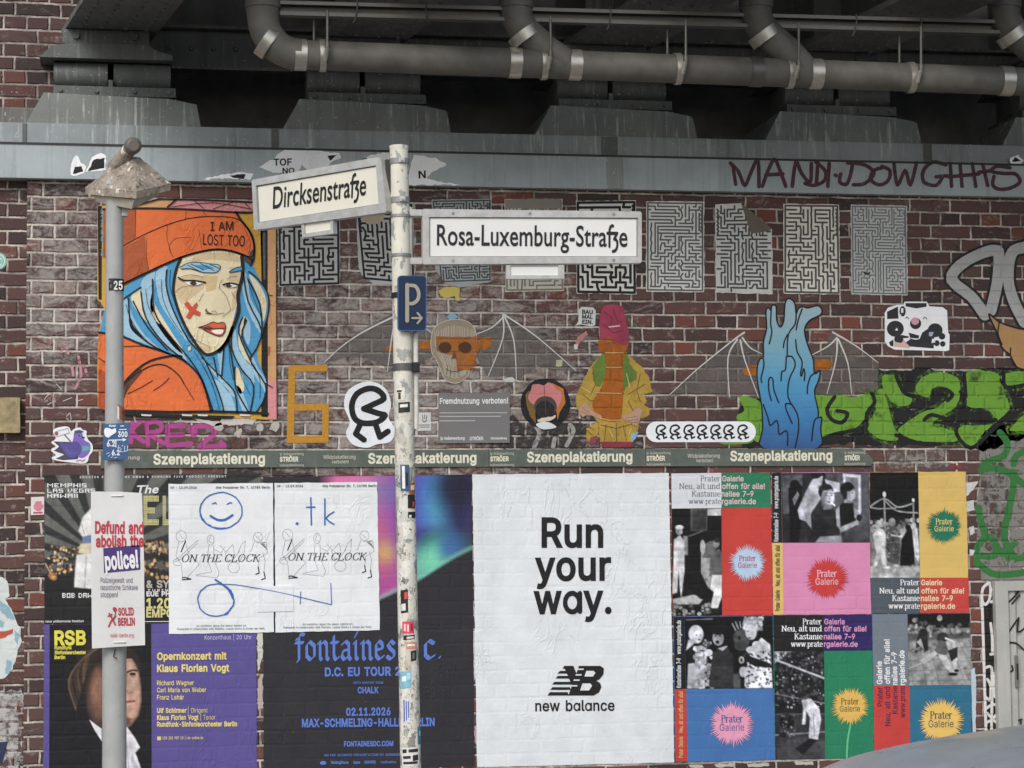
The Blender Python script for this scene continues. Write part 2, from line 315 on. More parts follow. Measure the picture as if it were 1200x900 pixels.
GROT = {
65:(479,[[16,0,201,508,276,508,463,0,395,0,287,302,264,372,232,478,245,478,190,302,85,0],[110,142,110,198,370,198,370,142]]),66:(456,[[60,0,60,508,241,508,289,504,329,490,359,469,381,442,394,409,398,374,395,344,386,320,356,286,315,266,315,262,339,257,363,245,385,227,402,203,414,173,418,136,413,99,400,66,377,39,344,18,301,4,246,0],[124,57,245,57,295,62,330,79,349,105,355,136,352,161,342,184,326,203,305,218,279,227,248,231,124,231],[124,285,238,285,288,296,308,309,323,326,333,347,336,372,330,403,312,429,282,446,240,451,124,451]]),
67:(510,[[267,-7,235,-5,205,1,176,11,150,25,126,42,104,63,85,87,69,115,57,146,47,179,42,215,40,254,42,293,47,329,57,362,69,393,85,420,104,445,126,466,150,483,176,497,205,507,235,513,267,515,340,504,373,490,402,471,427,447,448,418,463,385,473,348,408,348,389,394,357,428,315,449,267,456,223,450,183,432,150,403,125,364,109,314,103,254,109,194,125,144,150,105,184,76,223,59,267,53,315,60,357,80,389,114,408,160,473,160,463,123,448,90,427,62,402,38,373,18,340,4,305,-4]]),68:(502,[[219,0,96,0,96,57,214,57,271,63,318,80,353,109,379,149,394,198,399,255,394,312,379,360,354,399,319,428,275,446,221,451,93,451,93,508,225,508,261,507,294,501,325,491,352,478,399,441,433,391,445,361,454,328,460,293,461,255,460,217,454,181,445,148,433,118,417,91,398,68,376,47,350,30,322,17,290,7,256,2],[124,508,124,0,60,0,60,508]]),
69:(418,[[60,0,60,508,372,508,372,451,124,451,124,286,355,286,355,228,124,228,124,57,375,57,375,0]]),70:(410,[[60,0,60,508,369,508,369,451,124,451,124,278,346,278,346,221,124,221,124,0]]),71:(520,[[268,-7,236,-5,205,1,176,11,149,25,125,42,103,63,85,88,69,115,56,146,47,179,42,215,40,254,42,293,47,329,56,362,69,393,85,420,103,445,125,466,149,483,175,497,203,507,233,513,265,515,304,512,340,503,373,489,403,469,428,445,449,416,464,384,474,348,408,348,387,393,356,427,315,448,265,456,222,450,183,432,150,403,125,364,109,314,103,254,109,194,125,145,150,105,184,76,224,59,268,53,309,57,344,71,374,93,396,123,410,160,415,202,434,199,282,199,282,255,478,255,478,200,471,141,451,91,418,49,376,19,326,-1]]),72:(517,[[60,0,60,508,124,508,124,289,392,289,392,508,457,508,457,0,392,0,392,232,124,232,124,0]]),73:(300,[[31,0,31,57,118,57,118,451,31,451,31,508,269,508,269,451,182,451,182,57,269,57,269,0]]),
75:(466,[[104,145,104,216,174,303,363,508,448,508,231,276,227,276],[60,0,60,508,124,508,124,0],[372,0,188,259,228,309,448,0]]),76:(393,[[60,0,60,508,124,508,124,57,361,57,361,0]]),77:(628,[[60,0,60,508,151,508,287,159,321,49,307,49,352,187,476,508,568,508,568,0,504,0,507,457,513,457,456,291,342,0,286,0,159,321,112,457,119,457,122,291,122,0]]),78:(523,[[60,0,60,508,136,508,363,150,414,55,405,53,400,108,399,195,399,508,463,508,463,0,387,0,177,330,107,452,119,453,125,291,125,0]]),
79:(533,[[267,-7,235,-5,205,1,177,11,150,25,126,42,104,63,86,87,70,115,57,146,47,179,42,215,40,254,42,293,47,329,57,362,70,393,86,420,104,445,126,466,150,483,177,497,205,507,235,513,267,515,299,513,329,507,357,497,383,483,407,466,429,445,448,420,464,393,476,362,485,329,491,293,493,254,491,215,485,179,476,146,464,115,448,87,429,63,407,42,383,25,357,11,329,1,299,-5],[267,53,310,58,349,76,382,104,408,144,424,194,430,254,424,314,408,364,382,404,349,432,310,450,267,456,223,450,184,432,151,404,125,364,109,314,103,254,109,194,125,144,151,105,184,76,223,58]]),80:(444,[[60,0,60,508,235,508,289,503,332,487,366,462,389,429,404,391,408,347,404,304,389,265,366,232,332,207,289,191,235,185,109,185,109,242,232,242,268,246,297,256,318,272,333,293,341,319,344,347,341,376,333,401,318,422,297,438,268,448,232,452,124,452,124,0]]),
82:(449,[[60,0,60,508,236,508,289,503,333,488,366,464,390,433,404,395,409,352,404,309,390,271,366,240,333,217,289,202,236,197,96,197,96,255,233,255,269,258,297,267,319,281,333,300,342,324,345,352,342,380,333,404,319,424,297,439,269,449,233,452,124,452,124,0],[353,0,230,229,303,229,428,0]]),83:(446,[[223,-9,172,-5,127,9,91,31,64,60,46,95,38,136,104,136,110,109,123,87,142,71,166,58,223,49,256,52,286,60,310,73,329,92,341,114,345,139,342,161,332,179,296,204,245,222,183,239,127,260,86,289,60,326,52,372,57,413,75,448,102,476,137,498,180,511,227,515,274,511,316,497,350,476,377,448,394,415,401,378,337,378,326,412,302,437,267,453,225,458,194,456,167,448,145,435,128,418,118,398,115,375,119,352,131,333,169,308,212,293,264,279,311,263,358,237,394,197,405,170,408,138,403,99,386,63,360,33,323,10,277,-4]]),84:(448,[[32,451,32,508,417,508,417,451,256,451,256,0,192,0,192,451]]),
85:(517,[[259,-8,202,-3,154,15,114,43,84,80,66,123,60,173,60,508,124,508,124,178,128,143,140,113,160,87,187,68,220,55,259,51,298,55,330,68,357,87,376,113,388,143,392,178,392,508,457,508,457,173,451,123,432,80,403,43,363,15,315,-3]]),86:(479,[[204,0,16,508,84,508,215,137,248,30,234,30,289,206,394,508,463,508,278,0]]),87:(686,[[155,0,16,508,82,508,175,145,197,39,189,39,211,145,306,508,379,508,474,145,497,39,488,39,522,196,603,508,669,508,530,0,455,0,367,323,351,391,336,475,349,475,335,394,318,323,230,0]]),88:(474,[[18,0,217,284,217,236,29,508,104,508,204,361,243,292,232,292,272,361,373,508,446,508,259,239,259,287,456,0,381,0,268,165,230,231,244,231,206,166,91,0]]),89:(472,[[203,0,203,208,16,508,91,508,192,344,222,292,249,230,223,230,251,293,280,344,381,508,455,508,268,208,268,0]]),
97:(389,[[160,-9,125,-5,94,5,68,21,47,44,34,73,30,108,33,137,43,161,58,179,77,193,125,210,178,220,233,226,265,235,273,242,275,256,266,296,240,322,195,331,149,322,117,301,100,274,41,291,57,322,78,346,104,363,133,375,194,384,239,379,286,360,306,343,322,320,333,290,336,251,336,0,276,0,276,52,272,52,252,24,215,1],[170,45,202,48,228,58,248,74,263,93,272,115,275,138,275,190,259,182,175,168,134,158,103,139,94,124,92,105,102,72,129,52]]),98:(424,[[229,-8,198,-5,172,4,138,31,118,58,112,58,112,0,52,0,52,508,113,508,113,319,118,319,137,345,171,372,196,381,229,384,274,378,313,360,345,331,370,292,385,244,390,189,385,132,370,84,345,45,313,16,274,-2],[220,47,252,51,279,65,300,87,316,116,325,151,328,189,325,227,316,261,301,289,280,311,253,325,220,330,188,325,161,312,140,291,125,263,115,229,112,189,116,149,125,115,140,86,161,65,188,51]]),
99:(395,[[207,-8,159,-2,117,16,82,46,56,85,39,132,34,187,39,243,56,291,82,330,117,360,159,378,207,384,260,377,305,356,340,322,361,277,303,262,290,289,270,310,242,325,207,330,173,325,145,310,123,287,108,258,99,224,96,187,99,151,108,117,123,88,145,66,173,51,207,46,242,51,270,66,291,88,304,117,363,102,341,56,306,21,260,-1]]),100:(424,[[195,-8,150,-2,111,16,79,45,54,84,39,132,34,189,39,244,55,292,79,331,112,360,151,378,195,384,227,381,253,372,287,345,306,319,310,319,310,508,372,508,372,0,312,0,312,58,306,58,287,31,252,4,227,-5],[204,47,236,51,263,65,284,86,299,115,308,149,311,189,308,229,299,263,284,291,263,312,236,325,204,330,171,325,144,311,123,289,108,261,99,227,96,189,99,151,108,116,124,87,145,65,172,51]]),
101:(404,[[212,-8,160,-2,117,16,81,46,55,85,39,132,34,187,39,241,55,289,81,329,115,359,157,378,205,384,266,374,294,360,319,341,340,315,357,282,367,241,371,169,75,169,75,221,338,221,309,202,306,237,297,268,283,294,262,314,236,326,205,330,173,326,146,313,124,294,109,269,99,241,96,211,96,177,99,138,110,106,128,80,151,61,179,50,212,46,253,52,285,72,305,105,365,91,353,63,335,39,311,19,282,4,249,-5]]),102:(253,[[228,379,228,327,6,327,6,379],[80,0,80,431,84,461,95,486,113,505,135,519,187,530,222,527,242,521,227,468,215,472,194,474,170,470,154,460,145,442,141,418,141,0]]),
103:(425,[[207,-151,167,-148,134,-140,82,-110,50,-70,101,-41,121,-66,154,-89,207,-98,249,-92,282,-75,304,-47,311,-6,311,68,306,68,286,41,252,15,227,7,195,5,151,10,112,26,80,53,55,90,39,136,34,191,39,246,55,293,79,332,112,360,151,378,196,384,228,381,253,373,288,346,307,319,313,319,313,379,372,379,372,-9,367,-54,350,-90,324,-117,290,-136,251,-147],[205,59,237,63,263,75,284,94,300,121,309,154,312,192,309,230,300,264,285,291,264,312,237,325,205,330,172,325,145,311,124,290,108,262,99,229,96,192,99,155,108,122,124,96,145,76,172,63]]),104:(410,[[113,226,113,0,52,0,52,508,113,508,113,287,102,287,123,332,152,362,187,379,227,384,263,380,295,368,321,348,340,321,353,284,357,240,357,0,296,0,296,235,290,274,273,304,245,323,210,329,184,326,161,317,141,303,126,282,117,257]]),
105:(166,[[52,0,52,379,113,379,113,0],[83,443,67,446,54,454,44,467,41,483,44,499,54,512,67,521,83,523,100,521,114,512,123,499,126,483,123,467,114,454,100,446]]),106:(166,[[52,379,113,379,113,-30,111,-63,101,-91,86,-113,64,-129,37,-140,-10,-143,-10,-87,2,-87,25,-83,40,-72,49,-54,52,-29],[83,443,67,446,53,454,44,467,41,483,44,499,53,512,67,521,83,523,99,521,113,512,123,499,126,483,123,467,113,454,99,446]]),107:(380,[[110,136,110,211,120,211,284,379,360,379,184,199,177,199],[52,0,52,508,113,508,113,0],[294,0,148,185,191,228,372,0]]),108:(189,[[139,-3,101,3,74,20,58,47,52,84,52,508,113,508,113,98,120,62,130,54,146,52,169,54,180,2,161,-1]]),
109:(610,[[52,0,52,379,112,379,112,295,107,295,117,323,132,346,172,376,219,386,257,380,287,360,309,331,321,294,312,294,322,321,337,343,380,375,436,386,468,382,497,372,521,354,540,328,553,295,557,255,557,0,495,0,495,253,490,289,472,312,447,326,418,330,394,328,374,319,345,290,335,247,335,0,274,0,274,260,269,288,253,311,229,325,199,330,157,320,140,307,126,289,116,266,113,238,113,0]]),110:(409,[[113,226,113,0,52,0,52,379,111,379,112,287,102,287,123,332,152,362,187,379,227,384,263,380,295,368,321,348,340,321,353,284,357,240,357,0,296,0,296,235,290,274,273,304,245,323,210,329,184,326,161,317,141,303,126,282,117,257]]),
111:(415,[[207,-8,159,-2,117,16,82,46,56,85,39,132,34,187,39,243,56,291,82,330,117,360,159,378,207,384,256,378,298,360,333,330,359,291,375,243,381,187,375,132,359,85,333,46,298,16,256,-2],[207,46,242,51,270,66,292,88,307,117,316,151,319,187,316,224,307,258,292,287,270,310,242,325,207,330,173,325,145,310,123,287,108,258,99,224,96,187,99,151,108,117,123,88,145,66,173,51]]),112:(424,[[52,-143,52,379,112,379,112,319,118,319,137,345,171,372,196,381,229,384,274,378,313,360,345,331,370,292,385,244,390,189,385,132,370,84,345,45,313,16,274,-2,229,-8,198,-5,172,4,138,31,118,58,113,58,113,-143],[220,47,252,51,279,65,300,87,316,116,325,151,328,189,325,227,316,261,301,289,280,311,253,325,220,330,188,325,161,312,140,291,125,263,115,229,112,189,116,149,125,115,140,86,161,65,188,51]]),
113:(424,[[372,-143,310,-143,310,58,306,58,287,31,252,4,227,-5,195,-8,150,-2,111,16,79,45,54,84,39,132,34,189,39,244,55,292,79,331,112,360,151,378,195,384,227,381,253,372,287,345,306,319,312,319,312,379,372,379],[204,47,236,51,263,65,284,86,299,115,308,149,311,189,308,229,299,263,284,291,263,312,236,325,204,330,171,325,144,311,123,289,108,261,99,227,96,189,99,151,108,116,124,87,145,65,172,51]]),114:(259,[[52,0,52,379,111,379,111,321,115,321,130,347,152,367,181,380,213,385,243,383,243,322,207,325,181,323,159,314,140,301,126,283,116,262,113,237,113,0]]),
115:(365,[[182,-8,145,-6,112,3,84,18,62,38,45,63,35,94,94,106,105,79,124,60,150,49,181,45,217,49,244,62,262,81,268,103,264,121,254,135,236,147,212,155,149,170,104,185,72,208,53,237,47,274,51,304,65,331,86,353,115,370,149,381,187,384,223,381,254,372,279,358,299,339,324,290,268,277,258,297,242,315,219,328,187,332,156,328,131,317,114,299,108,277,112,258,124,243,171,223,229,209,274,193,306,171,325,142,331,106,326,75,312,47,290,24,260,6,223,-5]]),116:(227,[[204,379,204,327,6,327,6,379],[65,471,126,471,126,97,128,76,136,61,149,52,170,50,202,53,213,1,192,-3,168,-4,124,2,92,21,71,52,65,93]]),117:(410,[[182,-5,146,-1,115,11,89,30,69,58,56,95,52,139,52,379,113,379,113,144,119,104,137,75,164,56,200,50,226,53,249,62,268,76,283,97,293,122,296,152,296,379,357,379,357,0,298,0,298,92,307,92,286,46,257,17,222,0]]),118:(389,[[162,0,17,379,84,379,165,155,205,21,184,21,224,155,305,379,371,379,226,0]]),
119:(567,[[137,0,22,379,87,379,154,136,175,41,165,41,185,134,252,379,316,379,381,135,402,41,391,41,413,135,480,379,544,379,429,0,368,0,304,225,276,337,290,337,248,171,198,0]]),120:(378,[[21,0,171,218,171,171,28,379,100,379,207,206,175,206,233,305,281,379,351,379,208,168,208,214,358,0,287,0,231,85,173,181,204,181,148,85,91,0]]),121:(389,[[47,-139,61,-86,104,-89,130,-74,150,-36,162,-2,17,379,84,379,165,155,205,21,183,21,224,155,305,379,371,379,204,-58,176,-107,139,-136,91,-145,64,-143]]),122:(380,[[41,0,41,45,254,319,254,323,48,323,48,379,332,379,332,331,126,60,126,56,338,56,338,0]]),
48:(453,[[226,-7,174,1,130,24,94,62,69,113,59,144,53,177,49,214,48,254,49,293,53,330,60,364,69,395,95,446,130,484,174,508,226,515,279,508,323,484,358,446,384,395,393,364,400,330,404,293,405,254,404,214,400,177,393,144,384,113,358,62,323,24,279,1],[226,49,261,55,290,73,313,103,330,143,340,194,344,254,340,314,330,365,313,405,290,435,261,453,226,459,192,453,163,435,140,405,123,365,112,314,109,254,112,194,123,143,140,103,163,73,192,55]]),49:(453,[[76,0,76,54,391,54,391,0],[276,508,276,0,212,0,212,448,209,448,86,358,86,427,198,508]]),50:(453,[[64,0,64,47,234,228,282,282,310,326,320,371,317,397,307,418,292,436,273,449,223,459,196,456,172,447,153,433,139,413,130,389,127,362,65,362,70,405,86,442,110,473,143,496,181,510,225,515,268,511,306,496,337,474,361,445,376,411,381,372,371,317,336,258,267,179,152,60,152,56,389,56,389,0]]),
51:(453,[[218,-7,173,-3,132,9,97,30,70,57,51,91,43,132,109,132,115,107,126,87,143,71,165,59,218,50,275,61,297,74,314,93,325,116,329,145,326,171,316,196,299,217,274,233,242,244,201,247,156,247,156,299,288,448,288,452,69,452,69,508,372,508,372,460,211,278,211,289,263,288,308,276,344,253,371,222,387,185,393,145,387,103,370,66,343,35,308,12,266,-2]]),53:(453,[[221,-7,178,-3,140,11,108,32,83,60,66,93,59,130,122,130,127,108,138,89,173,60,221,50,250,53,276,64,298,81,314,104,324,131,328,162,324,193,313,221,297,244,274,262,248,273,218,277,167,268,128,246,67,252,96,508,366,508,366,452,150,452,134,301,177,325,229,333,263,330,294,321,321,305,345,285,364,260,379,231,388,198,391,163,385,116,369,75,343,41,308,15,267,-2]]),
54:(453,[[226,-7,181,-2,142,14,109,40,84,74,69,115,63,162,67,199,79,239,137,340,252,508,322,508,151,261,145,261,165,287,195,307,235,314,278,309,316,294,346,271,369,240,384,201,389,157,383,112,367,72,342,39,310,14,271,-2],[226,48,254,52,278,62,299,79,314,101,324,127,327,157,324,187,314,213,299,235,278,251,254,262,226,265,198,262,174,251,153,235,138,214,128,188,125,158,128,128,138,101,153,79,174,62,198,52]]),55:(453,[[97,0,323,448,323,452,62,452,62,508,390,508,390,448,165,0]]),
56:(453,[[226,-7,178,-3,135,11,100,33,74,62,57,96,52,135,55,166,65,195,80,220,101,241,125,256,152,264,152,267,119,282,92,308,76,341,70,380,75,417,90,450,114,477,146,498,183,511,226,515,268,511,306,498,337,477,361,450,376,417,381,380,376,342,359,308,333,282,300,267,300,264,327,256,351,241,371,220,387,195,397,166,401,135,395,96,378,62,352,33,317,11,274,-3],[226,49,258,52,284,60,306,73,323,91,333,113,336,138,333,165,322,188,305,208,283,223,256,232,226,235,196,232,169,223,147,208,129,188,119,165,115,138,119,113,129,91,145,73,167,60,194,52],[226,289,274,300,293,313,307,330,316,351,319,375,316,399,307,420,293,437,275,449,226,460,177,449,158,437,144,420,136,399,133,375,136,351,144,330,159,313,177,300]]),
57:(453,[[226,515,271,510,310,494,343,468,368,434,383,393,389,347,385,309,372,269,315,168,200,0,130,0,301,247,307,247,287,221,256,202,218,194,174,199,137,214,106,237,83,269,68,307,63,351,69,396,84,436,109,469,142,494,182,510],[226,460,198,456,174,446,153,429,138,407,128,381,125,351,128,321,138,295,153,273,174,257,198,247,226,243,254,247,278,257,299,273,314,295,324,321,327,350,324,380,314,407,299,429,279,446,254,456]]),46:(188,[[95,-5,78,-1,63,9,53,23,49,41,53,58,63,73,78,83,95,86,113,83,127,73,137,58,141,41,137,23,127,9,113,-1]]),44:(188,[[37,-120,67,71,137,71,84,-120]]),58:(188,[[95,-5,78,-1,63,9,53,23,49,41,53,58,63,73,78,83,95,86,113,83,127,73,137,58,141,41,137,23,127,9,113,-1],[95,270,78,274,63,284,53,298,49,316,53,334,63,348,78,358,95,362,113,358,127,348,137,334,141,316,137,298,127,284,113,274]]),45:(453,[[337,244,337,188,114,188,114,244]]),
33:(196,[[67,160,63,508,132,508,127,160],[98,-5,80,-1,65,9,55,23,52,41,55,58,65,73,80,83,98,86,115,83,130,73,140,58,143,41,140,23,130,9,115,-1]]),124:(230,[[141,672,141,-164,88,-164,88,672]]),38:(447,[[196,-7,150,-2,110,12,78,33,54,62,39,95,34,133,37,163,47,189,84,234,236,352,254,375,262,405,258,427,245,445,226,457,201,461,168,453,145,431,137,399,145,363,168,327,437,0,364,0,121,292,87,344,78,370,75,398,79,430,91,458,109,481,134,499,165,510,200,513,235,510,265,499,290,481,308,459,320,433,323,404,315,361,291,325,256,293,154,217,110,174,100,153,97,131,100,108,109,87,124,70,143,57,166,49,193,46,222,49,251,59,301,95,321,121,336,151,345,186,349,224,407,224,405,180,396,143,371,92,333,47,305,23,271,6,234,-4]]),8211:(349,[[349,244,349,188,0,188,0,244]]),
252:(410,[[182,-5,146,-1,115,11,89,30,69,58,56,95,52,139,52,379,113,379,113,144,119,104,137,75,164,56,200,50,226,53,249,62,268,76,283,97,293,122,296,152,296,379,357,379,357,0,298,0,298,92,307,92,286,46,257,17,222,0],[277,443,261,446,248,454,239,467,236,483,239,498,248,511,261,520,277,523,292,520,305,511,314,498,317,483,314,467,305,454,292,446],[133,443,117,446,104,454,95,467,92,483,95,498,104,511,117,520,133,523,148,520,161,511,170,498,173,483,170,467,161,454,148,446]]),
214:(533,[[267,-7,235,-5,205,1,177,11,150,25,126,42,104,63,86,87,70,115,57,146,47,179,42,215,40,254,42,293,47,329,57,362,70,393,86,420,104,445,126,466,150,483,177,497,205,507,235,513,267,515,299,513,329,507,357,497,383,483,407,466,429,445,448,420,464,393,476,362,485,329,491,293,493,254,491,215,485,179,476,146,464,115,448,87,429,63,407,42,383,25,357,11,329,1,299,-5],[267,53,310,58,349,76,382,104,408,144,424,194,430,254,424,314,408,364,382,404,349,432,310,450,267,456,223,450,184,432,151,404,125,364,109,314,103,254,109,194,125,144,151,105,184,76,223,58],[339,572,323,575,310,584,301,597,298,612,301,628,310,641,323,650,339,653,354,650,367,641,376,628,379,612,376,597,367,584,354,575],[195,572,180,575,166,584,157,597,154,612,157,628,166,641,180,650,195,653,211,650,224,641,232,628,235,612,232,597,224,584,211,575]]),
223:(441,[[122,362,122,0,60,0,60,362,62,398,70,429,82,455,99,477,143,506,196,515,229,512,260,502,288,486,311,463,327,432,332,393,325,351,308,322,292,298,285,272,288,255,297,241,362,188,391,152,400,128,403,100,399,69,386,42,366,21,339,5,307,-4,269,-7,207,1,164,20,187,73,217,58,265,50,297,53,321,64,336,81,342,104,339,123,330,139,300,166,264,194,234,226,225,247,222,272,230,306,264,353,272,388,266,419,250,441,225,454,196,459,164,453,141,435,126,405]]),
225:(389,[[160,-9,125,-5,94,5,68,21,47,44,34,73,30,108,33,137,43,161,58,179,77,193,125,210,178,220,233,226,265,235,273,242,275,256,266,296,240,322,195,331,149,322,117,301,100,274,41,291,57,322,78,346,104,363,133,375,194,384,239,379,286,360,306,343,322,320,333,290,336,251,336,0,276,0,276,52,272,52,252,24,215,1],[170,45,202,48,228,58,248,74,263,93,272,115,275,138,275,190,259,182,175,168,134,158,103,139,94,124,92,105,102,72,129,52],[162,429,210,529,278,529,212,429]]),
}
# ------------------------------------------------------------------ lettering
def load_font(src):
    f = {chr(k): (adv/1000, [[(l[i]/1000, l[i+1]/1000) for i in range(0, len(l), 2)] for l in loops]) for k, (adv, loops) in src.items()}
    f[' '] = (.27, [])
    return f
FONTS = {'gill': load_font(GILL), 'grot': load_font(GROT)}; FONTS['round'] = FONTS['grot']
CAPH = {k: max(y for c in f['H'][1] for x, y in c) for k, f in FONTS.items()}
def wind(p, loops):
    w = 0; x, y = p
    for l in loops:
        for i in range(len(l)):
            (x0, y0), (x1, y1) = l[i-1], l[i]
            if (y0 <= y) != (y1 <= y):
                t = x0+(y-y0)/(y1-y0)*(x1-x0)
                if t > x: w += 1 if y1 > y0 else -1
    return w
def offset_loop(l, d):
    o = []; n = len(l)
    for i in range(n):
        a, b, c = l[i-1], l[i], l[(i+1) % n]
        e1 = (b[0]-a[0], b[1]-a[1]); e2 = (c[0]-b[0], c[1]-b[1]); l1 = math.hypot(*e1) or 1e-9; l2 = math.hypot(*e2) or 1e-9
        n1 = (e1[1]/l1, -e1[0]/l1); n2 = (e2[1]/l2, -e2[0]/l2); k = max(.45, 1+n1[0]*n2[0]+n1[1]*n2[1])
        o.append((b[0]+d*(n1[0]+n2[0])/k, b[1]+d*(n1[1]+n2[1])/k))
    return o
_GC = {}
def glyph(font, ch, bold):
    k = (font, ch, round(bold, 3))
    if k in _GC: return _GC[k]
    if font in SKEL:
        sk_ = SKEL[font]; adv, paths = sk_['g'].get(ch, (.3, []))
        v, f = union(stroke_polys(paths, sk_['w']*(1+bold*4), sk_['h']*(1+bold*2), sk_['a'], 8)) if paths else ([], [])
        _GC[k] = (adv+bold, v, f); return _GC[k]
    if font in ('grot', 'round'): bold *= .66
    adv, loops = FONTS[font].get(ch, (.3, []))
    if loops:
        big = max(loops, key=lambda l: abs(area2(l))); sgn = 1 if area2(big) > 0 else -1
        if bold: loops = [offset_loop(l, bold*sgn) for l in loops]
        vs_, es = [], []
        for l in loops:
            q = len(vs_); vs_ += [Vector(p) for p in l]; es += [(q+i, q+(i+1) % len(l)) for i in range(len(l))]
        v, e, f, *_ = delaunay_2d_cdt(vs_, es, [], 0, 1e-5)
        v = [(p.x, p.y) for p in v]
        f = [t for t in f if wind((sum(v[i][0] for i in t)/3, sum(v[i][1] for i in t)/3), loops) != 0]
    else: v, f = [], []
    if font == 'gill' and ch == 'ß':
        pp = [[(.13, 0), (.13, .56), (.17, .66), (.25, .70), (.31, .69)], [(.02, .445), (.3, .445)],
              [(.3, .445), (.53, .445), (.37, .25), (.46, .235), (.53, .17), (.545, .05), (.5, -.08), (.42, -.15), (.31, -.165)]]
        v, f = union(stroke_polys(pp, .088+bold*2)); adv = .6
    if font == 'round' and ch == 'a':
        v, f = union(stroke_polys([arc(.205, .188, .145, .168, 0, 360, 28)+[(.35, .188)], [(.362, .028), (.362, .352)]], .05+bold*2)); adv = .43
    _GC[k] = (adv+bold*.6, v, f); return _GC[k]
def text_tris(s, p0, p1, cap, font='grot', bold=0.0, up=None, shear=0.0, track=0.0):
    """tris of a line of type whose baseline runs p0->p1 (fitted), with capitals `cap` pixels high"""
    v, f, x = [], [], 0.0; lo, hi = 1e9, -1e9
    for ch in s:
        adv, gv, gf = glyph(font, ch, bold)
        k = len(v); v += [(x+a, b) for a, b in gv]; f += [tuple(k+i for i in t) for t in gf]
        x += adv+track
    if not v: return [], []
    lo = min(a for a, b in v); hi = max(a for a, b in v)
    L = math.hypot(p1[0]-p0[0], p1[1]-p0[1]); dx, dy = (p1[0]-p0[0])/L, (p1[1]-p0[1])/L
    ux, uy = up if up else (dy, -dx)
    ch_ = CAPH.get(font) or SKEL[font]['cap']
    su, sv = L/(hi-lo), cap/ch_
    return [(p0[0]+dx*(a-lo)*su+ux*(b*sv)+dx*shear*b*sv, p0[1]+dy*(a-lo)*su+uy*(b*sv)+dy*shear*b*sv) for a, b in v], f
LY = 0.0007
class Art:
    """flat shapes drawn on one plane, each a step in front of the last; build() makes ONE mesh"""
    def __init__(s, surf, base=.003): s.S, s.base, s.v, s.f, s.i, s.m, s.l = surf, base, [], [], [], [], 0
    def _add(s, pv, pf, mat, layer):
        if not pf: return
        off = s.base+layer*LY; k = len(s.v); s.v += [s.S(x, y, off) for x, y in pv]
        if mat not in s.m: s.m.append(mat)
        mi = s.m.index(mat); nn = s.S.n
        for t in pf:
            t = [k+q for q in t]; a = (s.v[t[1]]-s.v[t[0]]).cross(s.v[t[2]]-s.v[t[0]])
            s.f.append(tuple(t) if a.dot(nn) > 0 else tuple(reversed(t))); s.i.append(mi)
    def nx(s): s.l += 1; return s.l
    def fill(s, pts, mat, layer=None, holes=()):
        v, f = tri_fill([pts]+list(holes)); s._add(v, f, mat, s.nx() if layer is None else layer); return s
    def polys(s, ps, mat, layer=None):
        v, f = union(ps); s._add(v, f, mat, s.nx() if layer is None else layer); return s
    def lines(s, paths, w, mat, layer=None, sm=0, h=None, ang=0):
        if sm: paths = [smooth(p, k=sm) for p in paths]
        return s.polys(stroke_polys(paths, w, h, ang), mat, layer)
    def text(s, t, p0, p1, cap, mat, layer=None, **kw):
        v, f = text_tris(t, p0, p1, cap, **kw); s._add(v, f, mat, s.nx() if layer is None else layer); return s
    def sheet(s, pts, mat, back=.001, layer=0):
        """the paper or board itself, with its edge thickness back to the wall"""
        s.fill(pts, mat, layer); off = s.base+layer*LY; k = len(s.v); n = len(pts)
        s.v += [s.S(x, y, off) for x, y in pts]+[s.S(x, y, back) for x, y in pts]; mi = s.m.index(mat); ccw = area2(pts) > 0
        for i in range(n):
            j = (i+1) % n; q = (k+i, k+j, k+n+j, k+n+i); s.f.append(q if not ccw else q[::-1]); s.i.append(mi)
        return s
    def build(s, name, parent=None): return mesh_obj(name, s.v, s.f, s.m, s.i, parent)
def rows_on(S, base, rows, parent, name='lettering'):
    """each line of type is a part of its own"""
    for s_, p0, p1, cap, mat, kw in rows: Art(S, base).text(s_, p0, p1, cap, mat, 0, **kw).build(name, parent)
